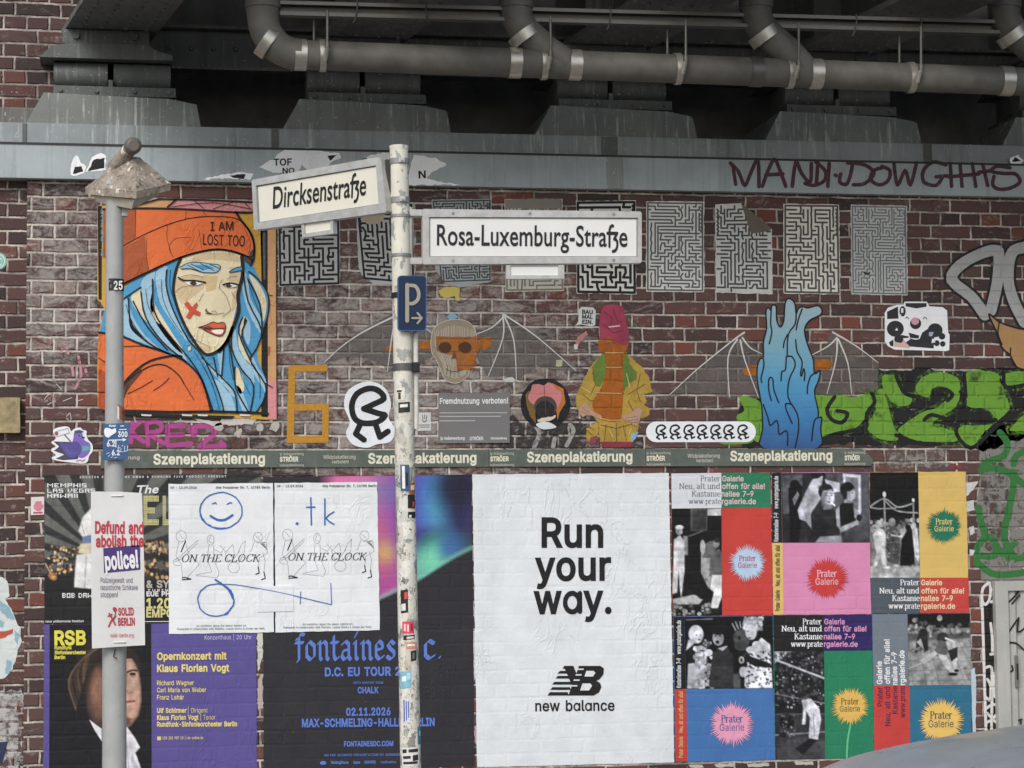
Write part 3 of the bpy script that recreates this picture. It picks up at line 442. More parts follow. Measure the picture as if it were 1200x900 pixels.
class Photo:
    """a printed black-and-white or colour picture, painted softly in code on a fine grid of print dots"""
    def __init__(s, w, h, col=.1):
        s.w, s.h = int(w), int(h); s.a = np.zeros((s.h+1, s.w+1, 3)); s.a[:] = s._c(col)
        s.Y, s.X = np.mgrid[0:s.h+1, 0:s.w+1].astype(float)
    def _c(s, c): return np.array(lin(c)) if isinstance(c, str) else (np.array([lin((c, c, c))[0]]*3) if isinstance(c, float) else np.array(c))
    def put(s, m, c, op=1.0):
        m = np.clip(m, 0, 1)[..., None]*op; s.a = s.a*(1-m)+s._c(c)*m; return s
    def ell(s, cx, cy, rx, ry, c, soft=1.0, rot=0, op=1.0):
        q = R(rot); x, y = s.X-cx, s.Y-cy; xr = x*math.cos(q)+y*math.sin(q); yr = -x*math.sin(q)+y*math.cos(q)
        d = (1-np.sqrt((xr/rx)**2+(yr/ry)**2))*min(rx, ry); return s.put(d/soft+.5, c, op)
    def poly(s, pts, c, soft=1.0, op=1.0):
        ins = np.zeros_like(s.X, bool); dm = np.full_like(s.X, 1e9)
        for i in range(len(pts)):
            (x0, y0), (x1, y1) = pts[i-1], pts[i]; dx, dy = x1-x0, y1-y0; l2 = dx*dx+dy*dy+1e-9
            t = np.clip(((s.X-x0)*dx+(s.Y-y0)*dy)/l2, 0, 1); dm = np.minimum(dm, np.hypot(s.X-x0-t*dx, s.Y-y0-t*dy))
            if abs(dy) > 1e-9: ins ^= ((y0 <= s.Y) != (y1 <= s.Y)) & (s.X < x0+(s.Y-y0)/dy*dx)
        return s.put(np.where(ins, dm, -dm)/soft+.5, c, op)
    def line(s, pts, w, c, soft=1.0, op=1.0):
        dm = np.full_like(s.X, 1e9)
        for (x0, y0), (x1, y1) in zip(pts, pts[1:]):
            dx, dy = x1-x0, y1-y0; t = np.clip(((s.X-x0)*dx+(s.Y-y0)*dy)/(dx*dx+dy*dy+1e-9), 0, 1); dm = np.minimum(dm, np.hypot(s.X-x0-t*dx, s.Y-y0-t*dy))
        return s.put((w/2-dm)/soft+.5, c, op)
    def rect(s, x0, y0, x1, y1, c, soft=.6, op=1.0): return s.poly([(x0, y0), (x1, y0), (x1, y1), (x0, y1)], c, soft, op)
    def grad(s, x0, y0, x1, y1, c, op=1.0):
        dx, dy = x1-x0, y1-y0; return s.put(((s.X-x0)*dx+(s.Y-y0)*dy)/(dx*dx+dy*dy), c, op)
    def speck(s, seed, n, x0, y0, x1, y1, r0, r1, lo, hi, op=.8):
        rd = random.Random(seed)
        for _ in range(n): s.ell(rd.uniform(x0, x1), rd.uniform(y0, y1), rd.uniform(r0, r1), rd.uniform(r0, r1), rd.uniform(lo, hi), .8, 0, op)
        return s
    def mottle(s, amp, seed=0):
        rs_ = np.random.RandomState(seed)
        for step, k in ((4, 1.0), (9, 1.0), (22, .8)):
            g = rs_.normal(0, amp*k, (s.h//step+3, s.w//step+3)); y, x = s.Y/step, s.X/step; i, j = y.astype(int), x.astype(int); v, u = (y-i), (x-j); v, u = v*v*(3-2*v), u*u*(3-2*u)
            s.a *= (1+(g[i, j]*(1-u)+g[i, j+1]*u)*(1-v)+(g[i+1, j]*(1-u)+g[i+1, j+1]*u)*v)[..., None]
        s.a = np.clip(s.a, 0, 1); return s
    def grain(s, k, seed=0): s.a *= 1+np.random.RandomState(seed).normal(0, k, s.a.shape[:2])[..., None]; s.a = np.clip(s.a, 0, 1); return s
    def build(s, name, surf, quad, off, parent=None):
        V = [surf(*bilin(quad, i/s.w, j/s.h), off) for j in range(s.h+1) for i in range(s.w+1)]; W1 = s.w+1
        F = [(j*W1+i, (j+1)*W1+i, (j+1)*W1+i+1, j*W1+i+1) for j in range(s.h) for i in range(s.w)]
        o = mesh_obj(name, V, F, [vcol_paper()], None, parent)
        at = o.data.attributes.new("print", 'FLOAT_COLOR', 'POINT')
        at.data.foreach_set('color', np.concatenate([s.a.reshape(-1, 3), np.ones((s.a.shape[0]*s.a.shape[1], 1))], 1).astype(np.float32).ravel())
        return o
# ------------------------------------------------------------------ solids
class Solid:
    def __init__(s): s.v, s.f, s.i, s.m, s.sm = [], [], [], [], []
    def _m(s, mat):
        if mat not in s.m: s.m.append(mat)
        return s.m.index(mat)
    def add(s, vs_, fs, mat, smooth_=False):
        k = len(s.v); s.v += [Vector(p) for p in vs_]; mi = s._m(mat)
        for f in fs: s.f.append(tuple(k+q for q in f)); s.i.append(mi); s.sm.append(smooth_)
        return s
    def box(s, x0, y0, z0, x1, y1, z1, mat, bev=0.0, M=None):
        bm = bmesh.new(); bmesh.ops.create_cube(bm, size=1)
        for v in bm.verts: v.co = Vector(((x0+x1)/2+v.co.x*(x1-x0), (y0+y1)/2+v.co.y*(y1-y0), (z0+z1)/2+v.co.z*(z1-z0)))
        if bev: bmesh.ops.bevel(bm, geom=bm.edges[:], offset=bev, segments=2, affect='EDGES', profile=.7)
        if M is not None: bmesh.ops.transform(bm, matrix=M, verts=bm.verts)
        bm.verts.index_update(); s.add([v.co.copy() for v in bm.verts], [[v.index for v in f.verts] for f in bm.faces], mat); bm.free(); return s
    def tube(s, pts, r, mat, n=20, caps=True):
        pts = [Vector(p) for p in pts]; rs = r if isinstance(r, (list, tuple)) else [r]*len(pts); V = []; prev = None
        for i, p in enumerate(pts):
            d = (pts[min(i+1, len(pts)-1)]-pts[max(i-1, 0)]).normalized()
            a = Vector((0, 0, 1)) if abs(d.z) < .9 else Vector((1, 0, 0))
            if prev is not None: a = prev
            x = (a-d*a.dot(d)).normalized(); y = d.cross(x); prev = x
            V += [p+x*(rs[i]*math.cos(2*math.pi*k/n))+y*(rs[i]*math.sin(2*math.pi*k/n)) for k in range(n)]
        F = [(i*n+k, i*n+(k+1) % n, (i+1)*n+(k+1) % n, (i+1)*n+k) for i in range(len(pts)-1) for k in range(n)]
        s.add(V, F, mat, True)
        if caps: s.add(V[:n], [tuple(range(n))[::-1]], mat); s.add(V[-n:], [tuple(range(n))], mat)
        return s
    def prism(s, poly, axis, a, b, mat):
        """poly in the plane across `axis` ('x': (y,z), 'y': (x,z), 'z': (x,y)), extruded a..b"""
        f3 = {'x': lambda p, t: (t, p[0], p[1]), 'y': lambda p, t: (p[0], t, p[1]), 'z': lambda p, t: (p[0], p[1], t)}[axis]
        n = len(poly); V = [f3(p, a) for p in poly]+[f3(p, b) for p in poly]
        F = [tuple(range(n))[::-1], tuple(range(n, 2*n))]+[(i, (i+1) % n, n+(i+1) % n, n+i) for i in range(n)]
        return s.add(V, F, mat)
    def build(s, name, parent=None, fix=True):
        o = mesh_obj(name, s.v, s.f, s.m, s.i, parent)
        o.data.polygons.foreach_set('use_smooth', s.sm)
        if fix:
            bm = bmesh.new(); bm.from_mesh(o.data); bmesh.ops.recalc_face_normals(bm, faces=bm.faces); bm.to_mesh(o.data); bm.free()
        return o
# ------------------------------------------------------------------ pen-drawn letters (x height .5, capitals .7)
def _a(*a, **k): return arc(*a, **k)
def _sf(x, y, w=.07): return [(x-w, y), (x+w, y)]
def _serif_glyphs():
    o = lambda cx, rx, cy=.25, ry=.25: _a(cx, cy, rx, ry, 0, 360, 16)+[(cx+rx, cy)]
    g = {}
    g['P'] = (.56, [[(.12, 0), (.12, .7)], _sf(.12, 0), [(.04, .7), (.3, .7)], smooth([(.3, .7), (.42, .66), (.46, .53), (.42, .4), (.3, .35)]), [(.3, .35), (.12, .35)]])
    g['r'] = (.4, [[(.1, 0), (.1, .5)], _sf(.1, 0, .06), [(.04, .5), (.1, .5)], smooth([(.1, .36), (.18, .47), (.28, .5), (.33, .45)])])
    g['a'] = (.5, [smooth([(.08, .4), (.14, .49), (.25, .5), (.34, .45), (.35, .36)]), [(.35, .36), (.35, .05), (.42, 0)], smooth([(.35, .3), (.2, .28), (.08, .2), (.08, .08), (.17, 0), (.28, .03), (.35, .12)])])
    g['t'] = (.36, [smooth([(.14, .66), (.14, .2), (.16, .05), (.24, 0), (.32, .05)]), [(.02, .5), (.3, .5)]])
    g['e'] = (.48, [smooth([(.08, .27), (.4, .27), (.38, .42), (.25, .5), (.12, .43), (.07, .27), (.1, .08), (.24, 0), (.38, .06)])])
    g['N'] = (.72, [[(.1, 0), (.1, .7)], [(.1, .7), (.55, .02)], [(.55, 0), (.55, .7)], _sf(.1, 0), _sf(.55, .7), [(.03, .7), (.12, .7)]])
    g['u'] = (.56, [smooth([(.1, .5), (.1, .15), (.14, .03), (.25, 0), (.35, .05), (.41, .16)]), [(.41, .5), (.41, .04), (.48, 0)], [(.03, .5), (.1, .5)], [(.34, .5), (.41, .5)]])
    g['n'] = (.56, [[(.1, 0), (.1, .5)], smooth([(.1, .34), (.18, .46), (.3, .5), (.39, .45), (.41, .33)]), [(.41, .33), (.41, 0)], _sf(.1, 0, .06), _sf(.41, 0, .06), [(.03, .5), (.1, .5)]])
    g['l'] = (.27, [[(.11, 0), (.11, .74)], _sf(.11, 0, .06), [(.04, .74), (.11, .74)]])
    g['d'] = (.54, [[(.4, .74), (.4, .04), (.47, 0)], smooth([(.4, .36), (.3, .49), (.17, .48), (.08, .36), (.07, .2), (.13, .04), (.25, 0), (.36, .07), (.4, .16)]), [(.33, .74), (.4, .74)]])
    g['K'] = (.66, [[(.12, 0), (.12, .7)], _sf(.12, 0), _sf(.12, .7), [(.14, .32), (.5, .7)], [(.24, .42), (.54, 0)], _sf(.54, 0, .06), _sf(.5, .7, .06)])
    g['s'] = (.4, [smooth([(.31, .41), (.26, .48), (.17, .5), (.08, .43), (.1, .32), (.22, .25), (.32, .17), (.31, .05), (.2, 0), (.1, .02), (.06, .1)])])
    g['i'] = (.27, [[(.11, 0), (.11, .5)], _sf(.11, 0, .06), [(.04, .5), (.11, .5)], [(.11, .66)]])
    g['w'] = (.74, [[(.06, .5), (.2, .02)], [(.2, .02), (.34, .46)], [(.34, .5), (.48, .02)], [(.48, .02), (.62, .5)], _sf(.06, .5, .05), _sf(.62, .5, .05)])
    g['p'] = (.54, [[(.1, -.22), (.1, .5)], smooth([(.1, .34), (.2, .48), (.32, .49), (.43, .38), (.44, .22), (.37, .04), (.25, 0), (.14, .06), (.1, .14)]), _sf(.1, -.22, .06), [(.03, .5), (.1, .5)]])
    g['.'] = (.22, [[(.1, .03)]]); g[','] = (.22, [[(.1, .03), (.06, -.1)]])
    g['T'] = (.6, [[(.29, 0), (.29, .7)], [(.04, .7), (.54, .7)], _sf(.29, 0), [(.04, .7), (.04, .6)], [(.54, .7), (.54, .6)]])
    g['h'] = (.56, [[(.1, 0), (.1, .74)], smooth([(.1, .34), (.18, .46), (.3, .5), (.39, .45), (.41, .33)]), [(.41, .33), (.41, 0)], _sf(.1, 0, .06), _sf(.41, 0, .06)])
    g['O'] = (.72, [_a(.34, .35, .27, .36, 0, 360, 20)+[(.61, .35)]])
    g['H'] = (.72, [[(.12, 0), (.12, .7)], [(.55, 0), (.55, .7)], [(.12, .36), (.55, .36)], _sf(.12, 0), _sf(.12, .7), _sf(.55, 0), _sf(.55, .7)])
    g['E'] = (.58, [[(.12, 0), (.12, .7)], [(.04, .7), (.48, .7)], [(.04, 0), (.5, 0)], [(.12, .37), (.36, .37)], [(.48, .7), (.48, .58)], [(.5, 0), (.5, .13)]])
    g['C'] = (.64, [smooth([(.56, .54), (.5, .66), (.36, .71), (.18, .64), (.09, .47), (.08, .3), (.16, .09), (.32, -.01), (.48, .04), (.57, .18)]), [(.56, .54), (.56, .7)]])
    g['L'] = (.56, [[(.12, 0), (.12, .7)], _sf(.12, .7), [(.04, 0), (.5, 0)], [(.5, 0), (.5, .15)]])
    g[' '] = (.25, [])
    return g
def _black_glyphs():
    g = {}
    g['f'] = (.36, [[(.16, 0), (.16, .6), (.24, .72), (.36, .68)], [(.03, .47), (.32, .47)], [(.16, 0), (.1, -.04)], [(.16, .6), (.06, .56)]])
    g['o'] = (.5, [[(.1, .1), (.1, .4), (.22, .5)], [(.22, .5), (.4, .38), (.4, .1)], [(.4, .1), (.25, 0), (.1, .1)]])
    g['n'] = (.52, [[(.04, .44), (.12, .5), (.12, .05), (.18, 0)], [(.12, .4), (.28, .5), (.38, .42), (.38, .05), (.45, 0)]])
    g['t'] = (.36, [[(.14, .64), (.14, .08), (.22, 0), (.32, .06)], [(.03, .47), (.3, .47)]])
    g['a'] = (.5, [[(.1, .42), (.24, .5), (.36, .42), (.36, .06), (.43, 0)], [(.36, .28), (.14, .24), (.08, .1), (.18, 0), (.36, .1)]])
    g['i'] = (.3, [[(.05, .44), (.13, .5), (.13, .06), (.2, 0)], [(.1, .62), (.2, .74)]])
    g['e'] = (.46, [[(.1, .25), (.36, .3), (.34, .42), (.22, .5), (.1, .4), (.1, .1), (.22, 0), (.38, .08)]])
    g['s'] = (.44, [[(.35, .42), (.22, .5), (.1, .4), (.2, .28), (.34, .2), (.34, .08), (.2, 0), (.06, .08)]])
    g['d'] = (.5, [[(.1, .1), (.1, .36), (.22, .46), (.4, .36), (.4, .1), (.25, 0), (.1, .1)], [(.4, .36), (.28, .56), (.12, .7)]])
    g['c'] = (.44, [[(.36, .42), (.22, .5), (.1, .4), (.1, .1), (.22, 0), (.36, .08)]])
    g['.'] = (.26, [[(.1, .04)]]); g[' '] = (.3, [])
    return g
SKEL = {'serif': {'g': _serif_glyphs(), 'w': .085, 'h': .035, 'a': 0, 'cap': .7},
        'serifbold': {'g': _serif_glyphs(), 'w': .14, 'h': .05, 'a': 0, 'cap': .7},
        'black': {'g': _black_glyphs(), 'w': .135, 'h': .04, 'a': R(40), 'cap': .7}}
PIX = {'M': '10001 11011 10101 10001 10001', 'E': '1111 1000 1110 1000 1111', 'P': '1111 1001 1111 1000 1000', 'H': '1001 1001 1111 1001 1001',
       'I': '1 1 1 1 1', 'S': '1111 1000 1111 0001 1111', 'L': '1000 1000 1000 1000 1111', 'A': '1111 1001 1111 1001 1001', 'V': '1001 1001 1001 1010 0100',
       'G': '1111 1000 1011 1001 1111', 'W': '10001 10001 10101 11011 10001', 'B': '1110 1001 1110 1001 1110', 'O': '1111 1001 1001 1001 1111', 'D': '1110 1001 1001 1001 1110',
       'N': '1001 1101 1011 1001 1001', 'R': '1110 1001 1110 1010 1001', 'T': '111 010 010 010 010', 'U': '1001 1001 1001 1001 1111', 'Y': '101 101 111 010 010', ' ': '00 00 00 00 00', 'F': '1111 1000 1110 1000 1000', '&': '1111 1000 1101 1001 1111'}
def pixel_text(s, x0, y0, x1, h, slope=0.0, gap=.0, bold=1.0):
    cells = []; x = 0
    for ch in s:
        rows = PIX.get(ch, PIX[' ']).split()
        for j, r in enumerate(rows):
            for i, b in enumerate(r):
                if b == '1': cells.append((x+i, j))
        x += len(rows[0])+1
    n = x-1; sx = (x1-x0)/n; sy = h/5; o = []
    for i, j in cells:
        a, b = x0+i*sx, y0-h+j*sy+slope*i*sx; o.append([(a-gap*-1*sx, b+gap*sy), (a+sx*(1.02-gap), b+gap*sy), (a+sx*(1.02-gap), b+sy*(1.02-gap)), (a+gap*sx, b+sy*(1.02-gap))])
    return o
# ------------------------------------------------------------------ materials of the place
def brick_mat(name, dz=0.0, dx=0.0, dark=1.35, grime=True):
    m, n, b = new_mat(name); geo = n.new('ShaderNodeNewGeometry'); pos = geo.outputs['Position']
    g = n.new('ShaderNodeGroup'); g.node_tree = BRICKS; n.put(g.inputs[0], n.add(pos, (dx, 0, dz)))
    k = lambda c: tuple((x*.97+y*.03)*dark for x, y in zip(lin(c), (sum(lin(c))/3,)*3))
    tone = n.m('ADD', n.m('MULTIPLY', g.outputs['Rand'], .82), n.m('MULTIPLY', n.noise(pos, .9, 2), .18))
    base = n.ramp(tone, [(0.0, k('#343031')), (.2, k('#493d3c')), (.42, k('#5a4643')), (.6, k('#634a46')), (.78, k('#5a4c48')), (.9, k('#73493f')), (.97, k('#88543f'))])
    fine = n.noise(pos, 48.0, 6, .7)
    base = n.mix(.55, base, n.mix(fine, k('#221d1e'), k('#8d6f67')), 'SOFT_LIGHT')
    # lime bloom and old paste: pale smears over whole bricks
    smear = n.noise(n.add(n.scale(pos, (1, 1, 2.2)), (4.0, 0, 2.0)), 7.5, 7, .74, 1.1)
    zone = .0
    if grime:
        zs = n.m('SUBTRACT', 1.0, n.rng(n.dist(n.scale(pos, (.62, 1, 1)), (.62*1.75, 0, 2.75)), .3, 1.15, smooth=True))
        zl = n.m('SUBTRACT', 1.0, n.rng(n.dist(n.scale(pos, (1, 1, .5)), (-.3, 0, .5*3.3)), .1, .5, smooth=True))
        zone = n.m('MULTIPLY', n.m('MAXIMUM', zs, n.m('MULTIPLY', zl, .95)), .2)
    sm = n.rng(n.m('ADD', n.m('ADD', smear, n.m('MULTIPLY', fine, .34)), zone), .74, .92)
    base = n.mix(n.m('MULTIPLY', sm, .78), base, n.mix(fine, k('#6f6762'), k('#aaa29b')))
    blk_ = n.rng(n.m('ADD', n.noise(n.add(pos, (5, 5, 5)), 5.0, 6, .7, .8), n.m('MULTIPLY', zone, .3)), .6, .7); base = n.mix(n.m('MULTIPLY', blk_, .6), base, k('#221f1f'))
    # paint spatter, chips
    sp = n.noise(n.add(pos, (1.3, 2, 3)), 70.0, 2, .5)
    patch = n.rng(n.noise(n.add(pos, (7.0, 0, 1.0)), 2.6, 3), .52, .66)
    base = n.mix(n.m('MULTIPLY', n.rng(sp, .70, .74), patch), base, k('#c9c0b8'))
    soot = n.rng(n.noise(n.add(pos, (0, 5, 8.0)), 1.4, 5, .6), .46, .72)
    base = n.mix(n.m('MULTIPLY', soot, .45), base, n.mix(.5, base, k('#1d1a1b')))
    mort = n.mix(n.rng(n.noise(pos, 7.0, 6, .72), .36, .62), k('#5f5851'), k('#b9afa3'))
    mort = n.mix(n.m('MULTIPLY', soot, .75), mort, k('#46413e'))
    mort = n.mix(n.m('MULTIPLY', sm, .45), mort, k('#cfc6bb')); fade = n.rng(n.noise(n.add(pos, (3, 9, 2)), 6.0, 5, .7), .54, .72); mort = n.mix(n.m('MULTIPLY', fade, .7), mort, base)
    col = n.mix(g.outputs['Mask'], mort, base)
    n.put(b.inputs['Base Color'], col)
    n.put(b.inputs['Normal'], n.bump(g.outputs['Height'], .9, .009))
    n.put(b.inputs['Roughness'], n.rng(fine, .3, .7, .62, .88)); return m
BRICK = brick_mat("brick_clinker"); BRICK2 = brick_mat("brick_clinker_side", dz=.034, dx=.09, grime=False)
BRICKD = brick_mat("brick_soot", dark=.4, grime=False)
def steel_mat(name, col, streak='#b9bbb5', amt=.55, dark='#4d5350', rough=.5):
    m, n, b = new_mat(name); geo = n.new('ShaderNodeNewGeometry'); pos = geo.outputs['Position']
    c = lin(col)
    st = n.noise(n.add(n.scale(pos, (1, .4, .035)), (3, 0, 0)), 17.0, 4, .7)
    st2 = n.noise(n.add(n.scale(pos, (1, .4, .06)), (9, 0, 4)), 42.0, 3, .6)
    cut = n.noise(n.scale(pos, (1, 1, 1.6)), 3.0, 4, .6)
    base = n.mix(n.rng(n.noise(pos, 2.3, 6, .62), .35, .65), tuple(x*.84 for x in c), tuple(x*1.12 for x in c))
    base = n.mix(n.m('MULTIPLY', n.rng(st, .52, .72), .5), base, lin(dark))
    base = n.mix(n.m('MULTIPLY', n.m('MULTIPLY', n.rng(st2, .56, .66), n.rng(cut, .40, .55)), amt), base, lin(streak))
    fl = n.noise(pos, 55.0, 3); base = n.mix(n.m('MULTIPLY', n.rng(fl, .655, .69), .6), base, lin(streak))
    n.put(b.inputs['Base Color'], base); n.put(b.inputs['Normal'], n.bump(n.noise(pos, 20.0, 5), .2, .006))
    n.put(b.inputs['Roughness'], n.rng(st, .3, .7, rough-.1, rough+.15)); return m
LEDGE = steel_mat("painted_steel", '#a4acae', dark='#767b7c'); LEDGE2 = steel_mat("painted_steel_upper", '#919899', amt=.85, dark='#666a67')
BEAR = steel_mat("bearing_steel", '#5f6260', amt=.18, dark='#4a4c4b'); PADM = steel_mat("bearing_pad", '#7d807c', amt=.9, dark='#62645f')
GIRD = steel_mat("girder_steel", '#686967', amt=.2, dark='#4c4c4b'); DECKM = plain("deck_steel", '#2b2c2c', .7)
PIPEM = plain("pipe_grey", '#65625b', .55, 0, .3, 6, .12); BANDM = plain("pipe_band", '#c2bdb2', .36, .7, .12, 40, .1)
RAILM = plain("rail_zinc", '#6f6c66', .5, .5, .15, 30, .1)
BLK = paper('#1d1c1e')
# ------------------------------------------------------------------ ground
def ground_mat(name, c1, c2, slab=None):
    m, n, b = new_mat(name); geo = n.new('ShaderNodeNewGeometry'); pos = geo.outputs['Position']
    f = n.noise(pos, 60.0, 5, .7); base = n.mix(f, lin(c1), lin(c2)); h = f
    if slab:
        br = n.new('ShaderNodeTexBrick'); br.offset = .5; br.inputs['Scale'].default_value = 1
        br.inputs['Brick Width'].default_value = slab; br.inputs['Row Height'].default_value = slab; br.inputs['Mortar Size'].default_value = .006
        n.t.links.new(pos, br.inputs['Vector']); base = n.mix(br.outputs['Fac'], base, lin('#3a3836'))
        h = n.m('SUBTRACT', f, br.outputs['Fac'])
    dirt = n.rng(n.noise(pos, 1.1, 5), .45, .7); base = n.mix(n.m('MULTIPLY', dirt, .35), base, lin('#33312f'))
    n.put(b.inputs['Base Color'], base); n.put(b.inputs['Normal'], n.bump(h, .5, .01)); b.inputs['Roughness'].default_value = .85; return m
def slab_obj(name, x0, y0, z0, x1, y1, z1, mat):
    o = Solid().box(x0, y0, z0, x1, y1, z1, mat).build(name); return tag(o, kind='structure')
tag(mesh_obj('ground', [(-400, -500, -.16), (400, -500, -.16), (400, 300, -.16), (-400, 300, -.16)], [(0, 1, 2, 3)], [ground_mat("asphalt", '#38383a', '#4a4a4b')]), kind='structure')
slab_obj('pavement', -30, -6.4, -.155, 40, .9, 0.0, ground_mat("paving", '#77736d', '#8d8881', .35))
slab_obj('kerb', -30, -6.55, -.155, 40, -6.403, -.005, ground_mat("kerb_stone", '#8a8783', '#a09c96'))
# ------------------------------------------------------------------ abutment walls
Z0 = zat(-.06, 600, 219.5); Z1 = zat(-.06, 600, 180.3); Z2 = zat(-.03, 600, 157)
XW = xat(0, 29.5, 560)
wall = Solid().box(XW, 0, -.1, 16, 1.0, Z0+.02, BRICK).build('brick_wall')
tag(wall, "long dark red brick wall under the grey steel ledge, covered in posters and paint", "brick wall")
w2 = Solid().box(-14, .05, -.1, XW-.002, 1.0, Z0+.02, BRICK2).build('brick_wall')
tag(w2, "narrow strip of set back brick wall at the left edge, beside the vertical joint", "brick wall")
pier = Solid().box(-6, .22, Z2, xat(.22, 92, 60), 1.4, 7.2, BRICK2)
pier.box(-6, .10, Z2+.001, xat(.1, 84, 135), .216, zat(.1, 40, 126), steel_mat("pier_sill", '#6d6a66', amt=.3), .01)
pier = pier.build('brick_pier'); tag(pier, "brick pier standing on the ledge beside the leftmost bridge bearing", "brick pier")
bw = Solid().box(xat(.22, 92, 60)+.003, 1.2, Z2-.2, 16, 1.5, 7.2, plain('soot_plaster', '#77746f', .9, 0, .3, 5, .3)).build('brick_wall')
tag(bw, "sooty back wall in the dark behind the bridge bearings", "brick wall")
# ------------------------------------------------------------------ steel ledge
ledge = empty('steel_ledge', (3.0, -.06, Z0)); tag(ledge, "streaked grey painted steel ledge running along the top of the brick wall", "steel ledge")
Solid().box(-14, -.06, Z0, 16, .2, Z1, LEDGE, .004).build('lower_band', ledge)
Solid().box(-14, -.03, Z1+.001, 16, 1.19, Z2, LEDGE2, .004).build('upper_band', ledge)
Solid().box(-14, -.066, Z1-.006, 16, -.045, Z1+.006, plain("edge_shade", '#3b3836', .7)).build('shade_line', ledge)  # dark strip standing in for the shadow line between the two bands
S6 = front(-.06)
for a, b_, y0, y1, y in ((710.5, 730, Z0+.004, Z1-.007, -.06), (705, 724, Z1+.008, Z2-.004, -.03), (318, 326, Z1+.008, Z2-.004, -.03), (1082, 1092, Z1+.008, Z2-.004, -.03), (26, 31, Z1+.008, Z2-.004, -.03)):
    xa, xb = xat(y, a, 190), xat(y, b_, 190)
    Solid().box(xa, y-.006, y0, xb, y+.01, y1, steel_mat("cover_plate", '#8d938e', amt=.4) if y == -.06 else BEAR, .002).build('cover_plate', ledge)
t = TR(800, 0, 3)
mandi = [[(168, 574), (196, 604), (218, 652), (240, 606), (264, 562), (268, 656)], [(176, 580), (186, 648)], [(280, 655), (298, 605), (322, 560), (342, 600), (362, 655)], [(292, 615), (352, 612)],
         [(385, 655), (398, 570), (418, 610), (448, 640), (452, 575)], [(475, 572), (470, 645)], [(468, 570), (500, 600), (498, 635), (462, 652), (430, 645)],
         [(515, 575), (510, 655)], [(536, 616), (540, 618)], [(598, 572), (588, 620), (575, 648), (552, 640), (555, 612)], [(580, 573), (640, 580), (672, 610), (640, 645), (600, 650)],
         [(700, 590), (672, 600), (660, 630), (690, 650), (722, 635), (728, 600), (700, 585)], [(742, 575), (755, 650), (782, 600), (800, 650), (822, 572)],
         [(925, 580), (880, 570), (846, 600), (848, 640), (890, 652), (912, 625)], [(890, 622), (930, 618)], [(940, 575), (945, 655)], [(975, 578), (982, 655)], [(935, 622), (1040, 612)], [(1018, 575), (1030, 655)],
         [(1055, 580), (1072, 652)], [(1040, 606), (1085, 600)], [(1150, 590), (1105, 585), (1085, 602), (1130, 610), (1170, 612), (1185, 640), (1150, 662), (1110, 665), (1090, 650), (1094, 620)]]
a = Art(S6, .0012); a.lines([t(p) for p in mandi], 4.4, spray('#5c3b44', 1.0, 24, .3), sm=4)
tag(a.build('graffiti_tag', ledge), "maroon sprayed capitals along the right end of the ledge")
# ------------------------------------------------------------------ bridge above
def bearing(px, first=False):
    xc = xat(-.02, px, 140); z = Z2
    o = empty('bridge_bearing', (xc, .2, z)); tag(o, None, "bridge bearing", "steel bearings standing on the ledge")
    P = lambda x: xc+x
    s = Solid(); V = []
    f = [(-.505, 0), (-.405, .185), (.33, .165), (.485, .135), (.512, 0)]
    for yy, k in ((-.015, 0), (.75, 0)): V += [(P(x), yy, z+zz) for x, zz in f]
    n = 5; s.add(V, [tuple(range(5)), tuple(range(5, 10))[::-1]]+[(i, 5+i, 5+(i+1) % 5, (i+1) % 5) for i in range(5)], PADM)
    s.build('pad', o)
    bp = Solid().box(P(-.35), .02, z+.18, P(.365), .6, z+.238, BEAR, .006)
    for bx in (-.31, -.1, .12, .32): bp.tube([(P(bx), .006, z+.21), (P(bx), .022, z+.21)], .014, BEAR, 6)
    bp.build('base_plate', o)
    for a0, a1 in ((-.35, -.035), (.0, .335)):
        r = Solid(); r.tube([(P(a0), .13, z+.319), (P(a1), .13, z+.319)], .08, BEAR, 24); r.box(P(a0)+.02, .13, z+.25, P(a1)-.02, .5, z+.39, BEAR); r.build('roller', o)
    Solid().box(P(-.03), .03, z+.238, P(-.005), .5, z+.28, BEAR).build('guide', o)
    tp = Solid(); V = []
    q = [(-.43, .40), (-.36, .47), (-.25, .49), (.2, .49), (.25, .455), (.345, .43), (.345, .40)]
    for yy in (.0, .6): V += [(P(x), yy, z+zz) for x, zz in q]
    tp.add(V, [tuple(range(7)), tuple(range(7, 14))[::-1]]+[(i, 7+i, 7+(i+1) % 7, (i+1) % 7) for i in range(7)], BEAR).build('top_plate', o)
    kb = Solid().box(P(-.3), .02, z+.49, P(.21), .55, z+.578, BEAR, .01)
    for bx in (-.22, .12): kb.tube([(P(bx), .0, z+.535), (P(bx), .03, z+.535)], .02, BEAR, 8)
    kb.build('rocker_block', o); return o, xc
lab = ["bridge bearing on the ledge beside the brick pier, the best lit one", "dark bridge bearing on the ledge above the gap between the two street signs' post and the lamp post",
       "dark bridge bearing on the ledge above the long street name sign", "dark bridge bearing on the ledge above the blue wavy paste-up", "dark bridge bearing cut off by the picture's right edge"]
lab[1] = "dark bridge bearing on the ledge above the tilted street name sign"
BX = []
for i, px in enumerate((133, 430, 722, 988, 1262)):
    o, xc = bearing(px); BX.append(xc); o['label'] = lab[i]
SK = R(9); GD = Vector((math.sin(SK), -math.cos(SK), 0))
zg = Z2+.582
glab = ["steel bridge girder resting on the bearing beside the brick pier", "steel bridge girder over the tilted street name sign", "steel bridge girder over the long street name sign", "steel bridge girder over the blue wavy paste-up", "steel bridge girder at the picture's right edge"]
